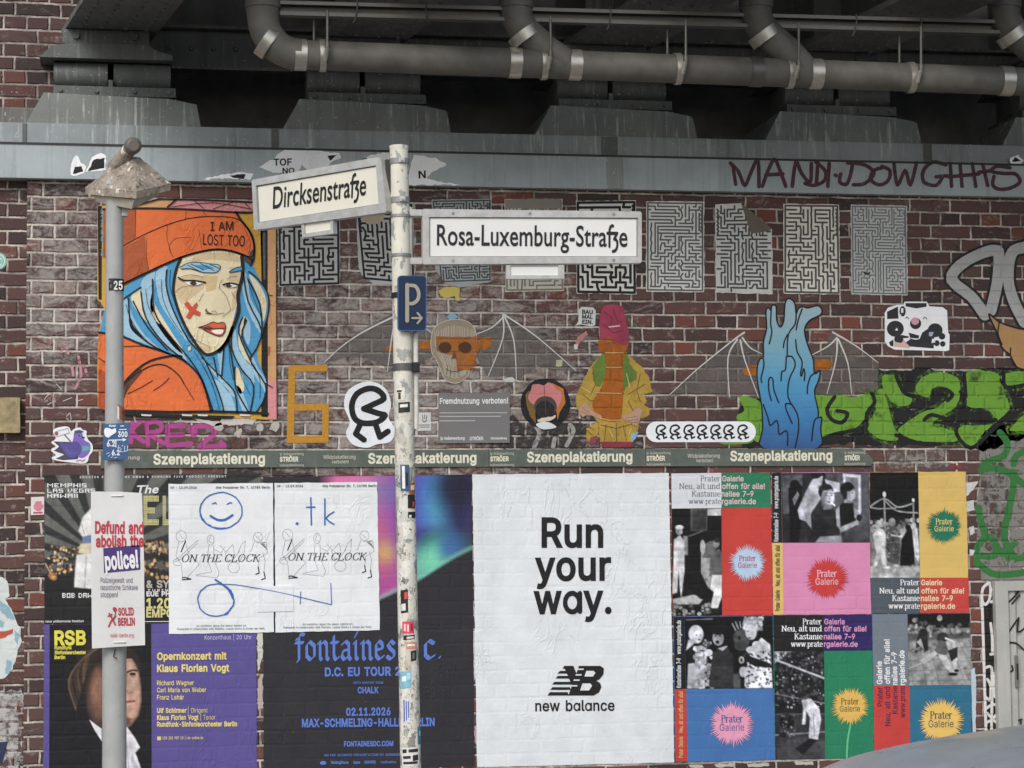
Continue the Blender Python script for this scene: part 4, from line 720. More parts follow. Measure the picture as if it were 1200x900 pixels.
for i, xc in enumerate(BX):
    o = empty('bridge_girder', (xc-.05, .3, zg)); tag(o, glab[i], "bridge girder", "girders of the railway bridge")
    M = Matrix.Translation((xc-.05, .3, zg)) @ Matrix.Rotation(SK, 4, 'Z')
    for nm, b in (('bottom_flange', (-.27, -2.6, 0, .27, .7, .035)), ('web', (-.012, -2.6, .036, .012, .7, .84)), ('top_flange', (-.27, -2.6, .841, .27, .7, .875))):
        fl_ = Solid().box(*b, GIRD, .003, M)
        if nm == 'bottom_flange':
            for k in range(14):
                for sg in (-.19, -.07, .07, .19): fl_.tube([M @ Vector((sg, .1-k*.11, -.012)), M @ Vector((sg, .1-k*.11, .001))], [.009, .016], GIRD, 8)
        fl_.build(nm, o)
    for yy in (-.35, -1.5):
        st = Solid()
        for sg in (-1, 1): st.box(min(sg*.013, sg*.2), yy, .037, max(sg*.013, sg*.2), yy+.015, .838, GIRD, 0, M)
        st.build('stiffener', o)
for i in range(4):
    x0, x1 = BX[i]+.0, BX[i+1]-.1; o = empty('cross_beam', ((x0+x1)/2, .62, zg-.09))
    tag(o, ["riveted cross beam between the first two girders from the brick pier", "cross beam between the girders left of the long street sign", "cross beam between the girders right of the long street sign", "cross beam between the two rightmost girders"][i], "cross beam", "cross beams between the girders")
    s = Solid().box(x0+.05, .6, zg-.10, x1, .64, zg+.14, GIRD); s.box(x0+.05, .5, zg-.12, x1, .64, zg-.101, GIRD); s.box(x0+.05, .52, zg+.141, x1, .64, zg+.16, GIRD); s.build('beam', o)
    rv = Solid()
    for k in range(9):
        xx = x0+.2+k*(x1-x0-.3)/8; rv.tube([(xx, .585, zg+.03), (xx, .601, zg+.03)], [.012, .018], GIRD, 8)
    rv.build('rivet_row', o)
dk = Solid().box(xat(.2, 60, 60), -2.6, zg+.88, 14, .86, zg+1.0, DECKM).build('bridge_deck'); tag(dk, "dark steel deck of the railway bridge lying on the girders", "bridge deck")  # unseen deck, shortened in front and gapped behind to let sky light in
# ------------------------------------------------------------------ drain pipes
YP = -1.2; SP = front(YP); mpx = (13.5+YP)/FPX/math.cos(YAW)
pipe = empty('drain_pipe', SP(760, 100)); tag(pipe, "grey drain pipe hung under the bridge with branch pipes joining from above", "drain pipe")
def axis(x): return 64+(x-345)*(95-64)/(1180-345)
P3 = lambda pts: [SP(x, y) for x, y in pts]
Solid().tube(P3([(352, axis(352)), (1900, axis(1900))]), 17.3*mpx, PIPEM, 28).build('pipe_run', pipe)
def branch(x, end):
    pts = [(x, -60), (x, 12)]+smooth([(x+1, 20), (x+8, 34), (x+22, 48), (x+38, 62)])+([(x+58, axis(x+58)-1)] if not end else [])
    if end: pts = [(x, -60), (x, 14)]+smooth([(x, 18), (x+3, 35), (x+14, 52), (x+28, 61), (x+44, axis(x+44))])
    b = Solid().tube(P3(pts), [19.5*mpx]*2+[18.6*mpx]*(len(pts)-2), PIPEM, 28).build('branch_pipe', pipe); b.data.polygons.foreach_set('use_smooth', [True]*len(b.data.polygons))
    Solid().tube(P3([(x, -4), (x, 10)]), 21*mpx, PIPEM, 28).build('socket', pipe)
    c, d = ((x+6, 49), (1, .72)) if end else ((x+10, 42), (.72, 1))
    Solid().tube(P3([(c[0]-d[0]*5, c[1]-d[1]*5), (c[0]+d[0]*5, c[1]+d[1]*5)]), 20.6*mpx, BANDM, 28).build('band', pipe)
for x, e in ((308, 1), (605, 0), (886, 0), (1177, 0)): branch(x, e)
for x in (352, 603, 673, 885, 955, 1178): Solid().tube(P3([(x-7, axis(x-7)), (x+7, axis(x+7))]), 18.6*mpx, BANDM if x != 885 else plain("band_dull", '#6d6a64', .45, .6), 28).build('coupling_band', pipe)
rail = empty('mounting_rail', SP(760, 15)); tag(rail, "thin zinc mounting rail above the drain pipe under the bridge", "mounting rail")
ry = lambda x: 10.5+(x-330)*(33.5-10.5)/(1200-330)
s = Solid(); A0, A1 = SP(328, ry(328)), SP(1900, ry(1900)); dz = (A1.z-A0.z)/(A1.x-A0.x)
M = Matrix.Translation(A0) @ Matrix.Rotation(-math.atan(dz), 4, 'Y'); L = (A1-A0).length
for z0, z1, y0, y1 in ((-.04, -.034, -.03, .03), (.034, .04, -.03, .03), (-.034, .034, .024, .03), (-.034, -.02, -.03, -.025), (.02, .034, -.03, -.025)): s.box(0, y0, z0, L, y1, z1, RAILM, 0, M)
s.build('channel', rail)
for x, dxy in ((418, 6), (500, -5), (715, 5), (1003, 6), (1080, -4)):
    y = ry(x); S_ = front(YP-.035)
    Solid().tube([S_(x+q*dxy/3, y-9+r) for q, r in ((0, -3), (.6, 2), (.2, 8), (-.3, 14), (-1.2, 20), (-2.2, 23))], 1.0*mpx, plain("cable_tie", '#4b4945', .6), 8).build('cable_tie', rail)
for x, two in ((380, 1), (639, 0), (796, 1), (927, 0), (1069, 1)):
    o = empty('pipe_hanger', SP(x, axis(x)+18)); lb = {380: "hanger clamp with two rods at the pipe's left elbow", 639: "hanger clamp under the pipe above the tilted sign's post, second from the left elbow", 796: "middle hanger clamp on the drain pipe, with two rods", 927: "hanger clamp at the pipe's third branch", 1069: "hanger clamp with two rods nearest the right end of the pipe"}
    lb[639] = "hanger clamp at the pipe's second branch, with one rod"
    tag(o, lb[x], "pipe hanger", "hangers holding the drain pipe")
    Solid().tube(P3([(x-6, axis(x)), (x+1, axis(x))]), 19.2*mpx, BANDM, 28).build('ring_clamp', o)
    Solid().tube([SP(x+1, axis(x)-6, .13), SP(x+1, ry(x)+7, .13)], 1.7*mpx, RAILM, 10).build('rod', o)
    nut = Solid().tube([SP(x+1, axis(x)-9, .13), SP(x+1, axis(x)-3, .13)], 3.2*mpx, RAILM, 6); nut.tube([SP(x+1, axis(x)-4, .13), SP(x-1, axis(x)+10, .1)], 2.6*mpx, BANDM, 8); nut.build('lug', o)
    if two: Solid().tube([SP(x-11, axis(x)-16, -.06), SP(x-11, ry(x)+9, -.06)], 1.7*mpx, RAILM, 10).build('rod', o)
# ------------------------------------------------------------------ posts and signs on the pavement
YPO = -4.3; PO = front(YPO); kp = (13.5+YPO)/FPX/math.cos(YAW)
GALV = plain("galvanised", '#b4b2ad', .45, .25, .16, 26, .2); GALVD = plain("galvanised_dull", '#8d8c89', .5, .3, .18, 30, .2)
CREAM = plain("sign_cream", '#dcd7c6', .4, 0, .03, 10, 0); WHITE = plain("sign_white", '#dedcd6', .4, 0, .03, 10, 0)
INK = plain("sign_ink", '#1b1b1c', .5, 0, .05, 10, 0)
def to_ground(a, b):
    d = b-a; return a+d*((0-a.z)/d.z)
def ring_solid(S, outer, inner, fr, bk, mat, name, parent):
    V, F = [], []
    def loop(p, o):
        k = len(V); V.extend(S(x, y, o) for x, y in p); return k
    n, m = len(outer), len(inner); v, f = tri_fill([outer, inner]); k = len(V); V += [S(x, y, fr) for x, y in v]; F += [tuple(k+q for q in t) for t in f]
    for p, L in ((outer, n), (inner, m)):
        a, b = loop(p, fr), loop(p, bk); F += [(a+i, a+(i+1) % L, b+(i+1) % L, b+i) for i in range(L)]
    k = loop(outer, bk); F.append(tuple(range(k, k+n)))
    s = Solid(); s.add(V, F, mat); return s.build(name, parent)
def pole_mat(name, col, patch, pd, scr):
    m, n, b = new_mat(name); geo = n.new('ShaderNodeNewGeometry'); pos = geo.outputs['Position']
    f = n.noise(pos, 9.0, 6, .65); base = n.mix(n.rng(f, .35, .65), tuple(x*.86 for x in lin(col)), lin(col))
    pz = n.rng(n.noise(n.add(n.scale(pos, (1, 1, .7)), (5, 1, 2)), 21.0, 4, .6), pd, pd+.025); base = n.mix(n.m('MULTIPLY', pz, .85), base, lin(patch))
    if scr:
        sp = n.new('ShaderNodeSeparateXYZ'); n.t.links.new(pos, sp.inputs[0]); low = n.rng(sp.outputs[2], 2.6, 1.9)
        r = n.m('ABSOLUTE', n.m('SUBTRACT', n.noise(n.scale(pos, (1, 1, .6)), 55.0, 2, .5, 1.2), .5))
        sel = n.rng(n.noise(n.add(pos, (0, 0, 7)), 16.0, 3), .44, .5)
        base = n.mix(n.m('MULTIPLY', n.m('MULTIPLY', n.rng(r, .03, .014), sel), n.m('MULTIPLY', low, .8)), base, lin('#3b3a3a'))
        vo = n.new('ShaderNodeTexVoronoi'); vo.distance = 'CHEBYCHEV'; vo.inputs['Scale'].default_value = 26.0; vo.inputs['Randomness'].default_value = .9; n.t.links.new(n.scale(pos, (1, .8, .62)), vo.inputs['Vector'])
        sv = n.new('ShaderNodeSeparateColor'); n.t.links.new(vo.outputs['Color'], sv.inputs[0]); tone = n.ramp(sv.outputs[0], [(0, lin('#4b4a49')), (.12, lin('#8c8982')), (.25, lin('#d9d6cd')), (.8, lin('#e6e3da')), (.9, lin('#b5a696')), (1, lin('#7f8f98'))])
        base = n.mix(n.m('MULTIPLY', n.m('MULTIPLY', n.rng(sv.outputs[1], .45, .5), low), .7), base, tone)
        bl = n.rng(n.noise(n.add(pos, (4, 4, 4)), 38.0, 4, .7), .6, .64); base = n.mix(n.m('MULTIPLY', bl, low), base, lin('#6d6a66'))
    n.put(b.inputs['Base Color'], base); n.put(b.inputs['Normal'], n.bump(n.m('ADD', n.noise(pos, 40.0, 5), n.m('MULTIPLY', pz, -.6)), .4, .004)); b.inputs['Roughness'].default_value = .55; return m
# --- lamp-like post with weathered cap, on the left
pL = lambda x, y: PO(x, y)
post = empty('signpost', to_ground(pL(134, 600), pL(134.5, 800))); tag(post, "grey metal post with a weathered pitched cap, in front of the orange hat mural", "post")
b0 = PO(134, 900); path = [(134.3, 232), (134.2, 420), (134.3, 560), (134.2, 640), (134, 700), (134, 900)]
pts = [PO(x, y) for x, y in path]; pts.append(Vector((pts[-1].x, pts[-1].y, 0)))
PGREY = pole_mat("post_paint_grey", '#a9a9a6', '#8a8a87', .66, False)
Solid().tube(pts, [10.0*kp, 10.3*kp, 11.4*kp, 12.0*kp, 13.4*kp, 13.6*kp, 13.6*kp], PGREY, 40).build('shaft', post)
def cap_mat():
    m, n, b = new_mat("cap_weathered"); geo = n.new('ShaderNodeNewGeometry'); pos = geo.outputs['Position']
    f = n.noise(n.scale(pos, (1, 1, .6)), 26.0, 6, .7); r = n.noise(n.add(pos, (2, 3, 4)), 34.0, 6, .75)
    base = n.mix(n.rng(f, .35, .62), lin('#7d7163'), lin('#a3988a')); base = n.mix(n.rng(r, .55, .62), base, lin('#5d4f41'))
    base = n.mix(n.rng(n.noise(n.add(n.scale(pos, (1, 1, .5)), (6, 1, 4)), 38.0, 4, .6), .6, .68), base, lin('#e0d8c8'))
    n.put(b.inputs['Base Color'], base); n.put(b.inputs['Normal'], n.bump(f, .6, .01)); b.inputs['Roughness'].default_value = .75; return m
CAPM = cap_mat(); c0 = PO(145, 216); half_w = 50*kp
F4 = [(i, (i+1) % 4, 4+(i+1) % 4, 4+i) for i in range(4)]; Q4 = [tuple(range(4))[::-1], tuple(range(4, 8))]
PQ = lambda x, y, o: front(YPO-o)(x, y)
eave = [PQ(99.5, 219.5, -.02), PQ(160, 224.5, .13), PQ(200.5, 215, .0), PQ(140, 211, -.15)]; ridge = [PQ(147, 186, .0), PQ(158, 187, .02), PQ(164, 184.5, .0), PQ(154, 183.5, -.02)]
drop = lambda q, d, k=1.0: [Vector(((p.x-c0.x)*k+c0.x, (p.y-c0.y)*k+c0.y, p.z-d)) for p in q]
s = Solid(); s.add(eave+ridge, F4+Q4, CAPM); s.build('cap_roof', post)
s = Solid(); s.add(drop(eave, .028, .985)+drop(eave, .001, .995), F4+Q4, CAPM); s.build('cap_rim', post)
s = Solid(); s.add(drop(eave, .062, .62)+drop(eave, .029, .84), F4+Q4, plain("cap_underside", '#b3aa9c', .6, 0, .2, 20)); s.build('cap_skirt', post)
tb = Solid().tube([PQ(131, 199, -.03), PQ(145, 183, .0), PQ(154.5, 172, .03)], [7.4*kp, 8.2*kp, 8.6*kp], CAPM, 20)
tb.tube([PQ(154, 172.4, .025), PQ(155, 171.4, .045), PQ(156.3, 170.6, .07), PQ(156.6, 170.4, .078)], [8.8*kp, 9.8*kp, 9.6*kp, 6*kp], plain("cap_end", '#6a645d', .5, .2, .2, 40), 24); tb.build('ridge_tube', post)
Solid().box(*(lambda a, b: (a.x, a.y-.02, b.z, b.x, a.y+.02, a.z))(PO(141, 240), PO(150, 254)), plain("switch_box", '#b9b8b5', .5, 0, .1), .004).build('junction_box', post)
Solid().tube([PO(127, 221.5, .16), PO(127, 221.5, .172)], 2.6*kp, GALV, 10).build('screw', post)
def cyl_patch(cx, y0, y1, r, a0, a1, mat, name, skew=0.0, n=10):
    V, F = [], []
    for j, y in enumerate((y0, y1)):
        for i in range(n+1):
            a = R(a0+(a1-a0)*i/n); p = PO(cx(y), y+skew*(i-n/2)); V.append(p+Vector((r*math.sin(a), -r*math.cos(a), 0)))
    F = [(i+n+1, i+n+2, i+1, i) for i in range(n)]
    return V, F
def cyl_sticker(cx, y0, y1, rpx, a0, a1, col, label, marks=(), name='sticker', skew=0.0, group=None):
    r = rpx*kp+.0012; V, F = cyl_patch(cx, y0, y1, r, a0, a1, None, name, skew); n = len(V)
    mats = [plain("sticker_"+col.lstrip('#'), col, .5, 0, .12, 60, .1)]; idx = [0]*len(F)
    for (u0, v0, u1, v1, c) in marks:
        q = plain("sticker_"+c.lstrip('#'), c, .5, 0, .12, 60, .1)
        if q not in mats: mats.append(q)
        v2, f2 = cyl_patch(cx, y0+(y1-y0)*v0, y0+(y1-y0)*v1, r+.0009, a0+(a1-a0)*u0, a0+(a1-a0)*u1, None, name, skew, 6)
        k = len(V); V += v2; F += [tuple(k+q_ for q_ in f) for f in f2]; idx += [mats.index(q)]*len(f2)
    o = mesh_obj(name, V, F, mats, idx); return tag(o, label, "sticker", group)
cL = lambda y: 134.2
pl = cyl_sticker(cL, 327.5, 341.5, 10.4, -38, 82, '#1f1f21', "small black number plate reading 25 on the grey post", [(.04, .15, .1, .3, '#8a8a86'), (.1, .5, .16, .8, '#77736d')], 'number_plate'); pl['category'] = "number plate"
a = Art(front(YPO-11*kp), .006); a.text("25", (133.4, 339.4), (143.6, 339.4), 9.6, WHITE, bold=.035); o = a.build('lettering', pl)
cyl_sticker(cL, 477, 492, 11.2, 15, 88, '#a8624f', "torn reddish brown sticker on the grey post under the mural", [(0, 0, .16, 1, '#e9e2d8'), (.4, .3, .8, .6, '#6f4438')], skew=.5)
# blue water-main sign on the post
SB = front(YPO-.055); BLUE = plain("sign_blue", '#3a5b84', .4, 0, .1, 12, .05); BW = plain("sign_blue_white", '#e7ebf0', .5, 0, .05, 10, 0)
a = Art(SB, .004); a.sheet([(121.5, 497), (151.5, 495.5), (150.2, 538), (120.2, 539.6)], BLUE, -.002); ws = a.build('utility_sign'); tag(ws, "small blue water main sign with white numbers strapped to the grey post", "utility sign")
rows_on(SB, .006, [("300", (138.3, 512), (149.4, 511.8), 6, BW, dict(bold=.04)), ("6.2", (125.3, 523.2), (134.8, 523), 6.2, BW, dict(bold=.04)), ("6.2", (131, 533.6), (140.5, 533.3), 6, BW, dict(bold=.04)), ("Wasser", (127.5, 500.3), (136, 500.1), 2.6, BW, dict(bold=.04))], ws)
a = Art(SB, .006); a.lines([[(127.5, 516), (147.5, 515.4)], [(135.8, 516), (135.8, 524)]], 1.1, BW).lines([[(144, 514), (147.5, 515.4), (144, 517)]], .9, BW)
a.fill(jag(smooth([(122.5, 503), (127, 501.5), (131, 503), (135, 502), (136, 506), (131, 510), (127, 513), (123, 510)], 1), .4, 2, 3), BW)
a.lines([[(140, 503.6), (148, 503.4)], [(141.5, 499.4), (145, 499.3)]], 1, BW)
a.lines([[(139, 522), (138.4, 530)], [(138, 525), (141, 525)], [(142, 526), (141, 529.5), (144.5, 529.5)], [(146, 523), (146, 529.5), (149.6, 528), (149.4, 522.5)], [(143, 523), (144, 522)], [(125, 532), (128, 530.5)], [(127, 535), (129, 533)], [(130, 536.5), (132, 535.4)], [(134, 536.8), (137, 536)]], .9, plain("scratch", '#bcc6d4', .6, 0, .1))
a.build('diagram', ws)
Solid().tube([PO(134.2, 503), PO(134.2, 505)], 11.9*kp, GALV, 24).build('strap', ws)
# campaign placard on the post
SD = front(YPO-.075); placard_paper = paper('#dedcd8', .3, .5, relief=0)
plac = Art(SD, .002); q = [(106.5, 576), (140, 576.2), (166.3, 577.8), (168.6, 650), (170, 756), (137, 758), (107.8, 760), (107.2, 690)]
plac.sheet(q, placard_paper, -.004); pc = plac.build('placard'); tag(pc, "white campaign placard with red and purple lettering tied to the grey post", "placard")
placard_red = paper('#c42b3d', .3, .5, relief=0); placard_purple = paper('#4b3379', .3, .5, relief=0); placard_white = paper('#eeecea', .3, .5, relief=0); placard_grey = paper('#6a5a78', .3, .5, relief=0)
B5 = dict(bold=.05)
rows_on(SD, .004, [("Defund and", (111.3, 624.6), (168.2, 625.2), 13.2, placard_red, B5), ("abolish the", (112.3, 640.6), (168.6, 640.2), 12.6, placard_red, B5), ("Polizeigewalt und", (117.8, 683), (155.2, 683), 6.2, placard_grey, {}), ("rassistische Schikane", (117.8, 691.4), (161.4, 691.4), 6.2, placard_grey, {}), ("stoppen!", (117.8, 699.8), (138, 699.8), 6.2, placard_grey, {}),
    ("SOLID", (138.4, 721), (156.8, 720.6), 8.4, placard_red, B5), ("BERLIN", (138.4, 732.8), (158, 732.4), 8.4, placard_red, B5), ("solid-berlin.org", (129.3, 746.8), (156.6, 746.6), 4.6, placard_red, {})], pc)
Art(SD, .004).fill([(121, 642.5), (164, 638.6), (164.3, 667.4), (122, 671.5)], placard_purple, 0).build('colour_field', pc); rows_on(SD, .0056, [("police!", (123.5, 667.4), (162.4, 664.3), 19, placard_white, B5)], pc)
a = Art(SD, .004); a.lines([[(128, 719), (131, 724), (135, 732)], [(135.5, 722), (130, 728), (127.5, 734)], [(127, 722), (131, 720)]], 2, placard_red); a.lines([[(133, 727), (135.5, 718), (134, 713)]], 1.1, paper('#4d6b48', .3, relief=0)); a.fill(smooth([(132, 714), (133, 711.5), (136, 712), (137, 715), (134, 717)], 1), placard_red); a.build('emblem', pc)
for q0, q1 in (((130, 582), (144, 581.5)), ((133, 752), (147, 751.5))): Solid().tube([PO(q0[0], q0[1], .079), PO(q1[0], q1[1], .081)], .8*kp, WHITE, 8).build('cable_tie', pc)
s = Solid(); s.tube([PO(135, 760, .055), PO(133, 769, .06), PO(137, 771, .06)], .7*kp, INK, 6); s.build('cable_tie', pc)
# --- street name post
cS = lambda y: 467.4+(y-172)*(481.3-467.4)/(900-172)
POLE = pole_mat("post_paint_cream", '#dcd6c6', '#8e928d', .565, True)
sp = empty('signpost', to_ground(PO(cS(172), 172), PO(cS(900), 900))); tag(sp, "peeling cream signpost plastered with stickers, carrying the two street name signs", "post")
Solid().tube([PO(cS(172.5), 172.5), PO(cS(900), 900), to_ground(PO(cS(172), 172), PO(cS(900), 900))], [10.8*kp, 12.0*kp, 12.4*kp], POLE, 40).build('shaft', sp)
Solid().tube([PO(cS(171), 171), PO(cS(175), 175)], 11.2*kp, POLE, 32).build('top_cap', sp)
def clamp(y, w=3.0, lug=True, mat=GALVD):
    s = Solid(); rr = (10.8+(y-172)/728*1.2+1.1)*kp; s.tube([PO(cS(y-w), y-w), PO(cS(y+w), y+w)], rr, mat, 32)
    if lug: p = PO(cS(y)+1.5, y, rr); s.box(p.x-3.4*kp, p.y-.006, p.z-3*kp, p.x+3.4*kp, p.y+.012, p.z+3*kp, GALV, .002); s.tube([p+Vector((0, -.014, 0)), p], 1.5*kp, GALV, 8)
    s.build('clamp', sp)
clamp(189.5, 3.2); clamp(235, 3.4); clamp(253.5, 1.6, False); clamp(299.5, 1.8, False); clamp(430.5, 4.2, False, plain("clamp_dark", '#5f5d5a', .5, .3)); clamp(346.5, 3.2, False, INK)
Solid().box(*(lambda a, b: (a.x, a.y, b.z, b.x, a.y+.03, a.z))(PO(482.5, 425, .03), PO(491, 436.5, .03)), INK, .003).build('clamp_block', sp)
bt = Solid().tube([PO(480.6, 243, .0), PO(480.9, 303, .0)], 3.0*kp, GALV, 14); bt.build('bracket_tube', sp)
conduit_pipe = Solid().tube([PO(487, 388), PO(487.6, 470), PO(487.4, 503)], 3.1*kp, plain("conduit_white", '#cfcac0', .5, 0, .18, 30), 14); conduit_pipe.tube([PO(480.8, 388), PO(482.3, 470)], 1.6*kp, GALVD, 10); conduit_pipe.build('conduit', sp)
# street sign facing us
straight_plane = front(YPO-.012)
sg = empty('street_sign', PO(623, 310)); tag(sg, "long white street name sign reading Rosa-Luxemburg-Straße, facing straight on", "street sign", "street name signs")
ring_solid(straight_plane, [(494.3, 246.5), (496, 245.6), (749, 248.6), (750.8, 250.5), (750.8, 307), (749.4, 309), (503, 310.4), (496, 310.6), (494.3, 308.6)], [(502.3, 255), (746.3, 256), (746.3, 301.6), (502.3, 301.6)], .02, -.02, GALV, 'frame', sg)
a = Art(straight_plane, .010); a.fill([(502.3, 255), (746.3, 256), (746.3, 301.6), (502.3, 301.6)], GALVD); a.fill([(503.6, 256.3), (745, 257.2), (745, 300.6), (503.6, 300.6)], WHITE); a.build('panel', sg)
a = Art(straight_plane, .013); a.text("Rosa-Luxemburg-Straße", (511.4, 287.6), (734.4, 289.4), 23.6, INK, font='gill', bold=.012); a.build('lettering', sg)
ring_solid(straight_plane, [(592.6, 311.2), (660.6, 310.8), (660.6, 327), (592.6, 327.4)], [(597.4, 311.6), (653.4, 311.4), (653.4, 323), (597.4, 323)], .014, -.01, GALV, 'number_frame', sg)
a = Art(straight_plane, .006); a.fill([(597.4, 311.6), (653.4, 311.4), (653.4, 323), (597.4, 323)], WHITE); a.build('number_panel', sg)
for x, y in ((530, 250.6), (620, 250.8), (718, 251.6), (530, 306), (718, 305.4)): Solid().tube([straight_plane(x, y, .019), straight_plane(x, y, .0235)], 1.7*kp, GALVD, 10).build('screw', sg)
for y0, y1 in ((246, 254), (302.5, 310.5)): Solid().box(*(lambda a, b: (a.x, a.y-.008, b.z, b.x, a.y+.012, a.z))(PO(480, y0, .01), PO(496, y1, .01)), GALV, .003).build('bracket', sg)
# tilted street sign, swung away down the side street
A = PO(449, 217); B = front(YPO+.55)(300, 240); dv = Vector((B.x-A.x, B.y-A.y, 0)).normalized(); nn = dv.cross(Vector((0, 0, 1)))
if nn.y > 0: nn = -nn
swung_plane = Surf(A, nn)
sg2 = empty('street_sign', swung_plane(380, 262)); tag(sg2, "white street name sign reading Dircksenstraße, swung away at an angle on the signpost", "street sign", "street name signs")
inn = [(303.6, 218.2), (444.2, 194.4), (447.6, 240.2), (305.6, 261.6)]
ring_solid(swung_plane, [(298.8, 212.6), (300.4, 211), (447, 184.6), (450.2, 186), (456.8, 247.6), (455.6, 249.4), (303, 270), (301.4, 268.8)], inn, .02, -.02, GALV, 'frame', sg2)
a = Art(swung_plane, .010); a.fill(inn, GALVD); a.fill([(304.6, 219.4), (443.2, 195.8), (446.4, 239.2), (306.6, 260.4)], CREAM); a.build('panel', sg2)
a = Art(swung_plane, .013); a.text("Dircksenstraße", (322.2, 244.8), (431.2, 228.6), 25, INK, font='gill', bold=.012, up=(.04, -1)); a.build('lettering', sg2)
ring_solid(swung_plane, [(355.5, 262), (393, 256.6), (393.4, 274), (357, 279)], [(359, 262.6), (389.8, 258), (390.2, 269.6), (359.8, 274.2)], .014, -.01, GALV, 'number_frame', sg2)
a = Art(swung_plane, .006); a.fill([(359, 262.6), (389.8, 258), (390.2, 269.6), (359.8, 274.2)], CREAM); a.build('number_panel', sg2)
Solid().box(*(lambda a, b: (a.x, a.y-.01, b.z, b.x, a.y+.02, a.z))(PO(451, 187), PO(457.5, 240)), plain("bracket_dark", '#3b3a39', .5, .3), .003).build('bracket', sg2)
# parking sign
parking_plane = Surf(PO(482, 355, .05), (.16, -1, 0)); NAVY = plain("parking_blue", '#182b48', .35, 0, .1, 14, .03); parking_cream = plain("parking_print", '#a39b8a', .5, 0, .1, 20, 0)
pk = Art(parking_plane, .003); pk.sheet(rrect(465.8, 323, 499.5, 388, 4), NAVY, -.003); pk = pk.build('parking_sign'); tag(pk, "narrow dark blue parking sign with a cream P and arrow on the signpost", "parking sign")
a = Art(parking_plane, .006); a.lines([[(476.6, 334), (476.6, 376)]], 4.6, parking_cream); a.polys(stroke_polys([smooth([(478, 334.6), (486, 335.6), (490, 343), (489, 351), (484, 355.6), (480, 356)])], 4.2), parking_cream)
a.lines([[(482.5, 373), (493, 373)], [(488.6, 367), (493.6, 373), (488.6, 379)]], 2.4, parking_cream); a.build('lettering', pk)
pts = arc(0, 0, 1, 1, 0, 360, 4)
ring_solid(parking_plane, rrect(465.8, 323, 499.5, 388, 4), rrect(466.7, 324, 498.6, 387, 3.4), .0045, -.003, plain("parking_edge", '#46628a', .4), 'rim', pk)
# stickers on the post
bars = [(.1, .15, .3, .85, '#1f1f20'), (.45, .1, .6, .5, '#1f1f20'), (.7, .3, .9, .9, '#2a2a2a')]
rp = lambda y: 10.8+(y-172)/728*1.2
for y0, y1, a0, a1, c, mk, lb in (
    (455, 470, -60, 0, '#d8d2c4', [(.2, .2, .7, .35, '#2c2b2b'), (.35, .4, .6, .9, '#3a3938')], "off white sticker with black scrawl below the post's dark clamp"),
    (472, 484, -40, 30, '#2a2a2b', [(.15, .2, .8, .5, '#e4dfd4')], "black and white tag sticker below the clamp on the signpost"),
    (545, 576, -35, 18, '#3d5a78', [(.2, .05, .5, .9, '#e4e2dc'), (.6, .3, .8, .8, '#1d1d20')], "blue and white strip sticker under the grey placard strip on the signpost"),
    (566, 580, 15, 62, '#8d5b45', [(.2, .2, .8, .6, '#d9cdbd')], "brown sticker on the signpost beside the blue strip sticker"),
    (580, 596, 5, 60, '#221f22', [(.5, .5, .8, .9, '#b2463d')], "black sticker on the signpost just above the black box sticker"),
    (600, 607, 5, 62, '#1b1b1e', [(.1, .55, .35, .95, '#e8e4dd')], "small black box sticker on the signpost beside the purple poster"),
    (691, 718, -48, -5, '#232324', [(.55, .1, .95, .4, '#c84840'), (.1, .6, .7, .9, '#d8d4ca')], "tall black and white sticker on the signpost with a red corner"),
    (728, 742, -40, 28, '#d8475c', [(.15, .2, .3, .8, '#f0c9c9'), (.4, .25, .55, .85, '#f0c9c9'), (.68, .2, .85, .8, '#8f2337')], "bright pink sticker with lettering on the signpost"),
    (744, 749, -35, 30, '#1f1f20', [(.3, .3, .9, .8, '#d8d4ca')], "thin black strip sticker right under the bright pink sticker"),
    (752, 760, -20, 45, '#cf8f72', [(.1, .3, .8, .6, '#efe5da')], "pale orange sticker on the signpost under the bright pink one"),
    (762, 774, 5, 40, '#2b2b2c', [(.3, .2, .6, .8, '#77736c')], "black blot sticker on the signpost under the pale orange one"),
    (786, 806, -62, 5, '#7fb4c4', [(.2, .3, .6, .6, '#dfeaec'), (.65, .1, .95, .5, '#a9d0d8')], "torn light blue sticker on the signpost beside the tour date"),
    (818, 846, -50, -5, '#cfd0d6', [(.2, .05, .35, .95, '#3e54a0'), (.5, .1, .62, .9, '#3e54a0'), (.75, .1, .88, .8, '#5468ad')], "white sticker with upright blue handwriting on the signpost"),
    (852, 872, 38, 85, '#3f7f97', [(.2, .2, .6, .5, '#a9c4cc')], "teal sticker low on the signpost's right side"),
    (875, 897, -60, 48, '#d9d6cf', [(.06, .1, .3, .3, '#2b2b2b'), (.4, .08, .9, .25, '#2b2b2b'), (.1, .45, .5, .6, '#2b2b2b'), (.6, .4, .9, .7, '#2b2b2b'), (.1, .75, .85, .88, '#2b2b2b')], "lowest white sticker with black scribbles on the signpost")):
    cyl_sticker(cS, y0, y1, rp((y0+y1)/2), a0, a1, c, lb, mk, skew=random.uniform(-.15, .15), group="stickers on the signpost")
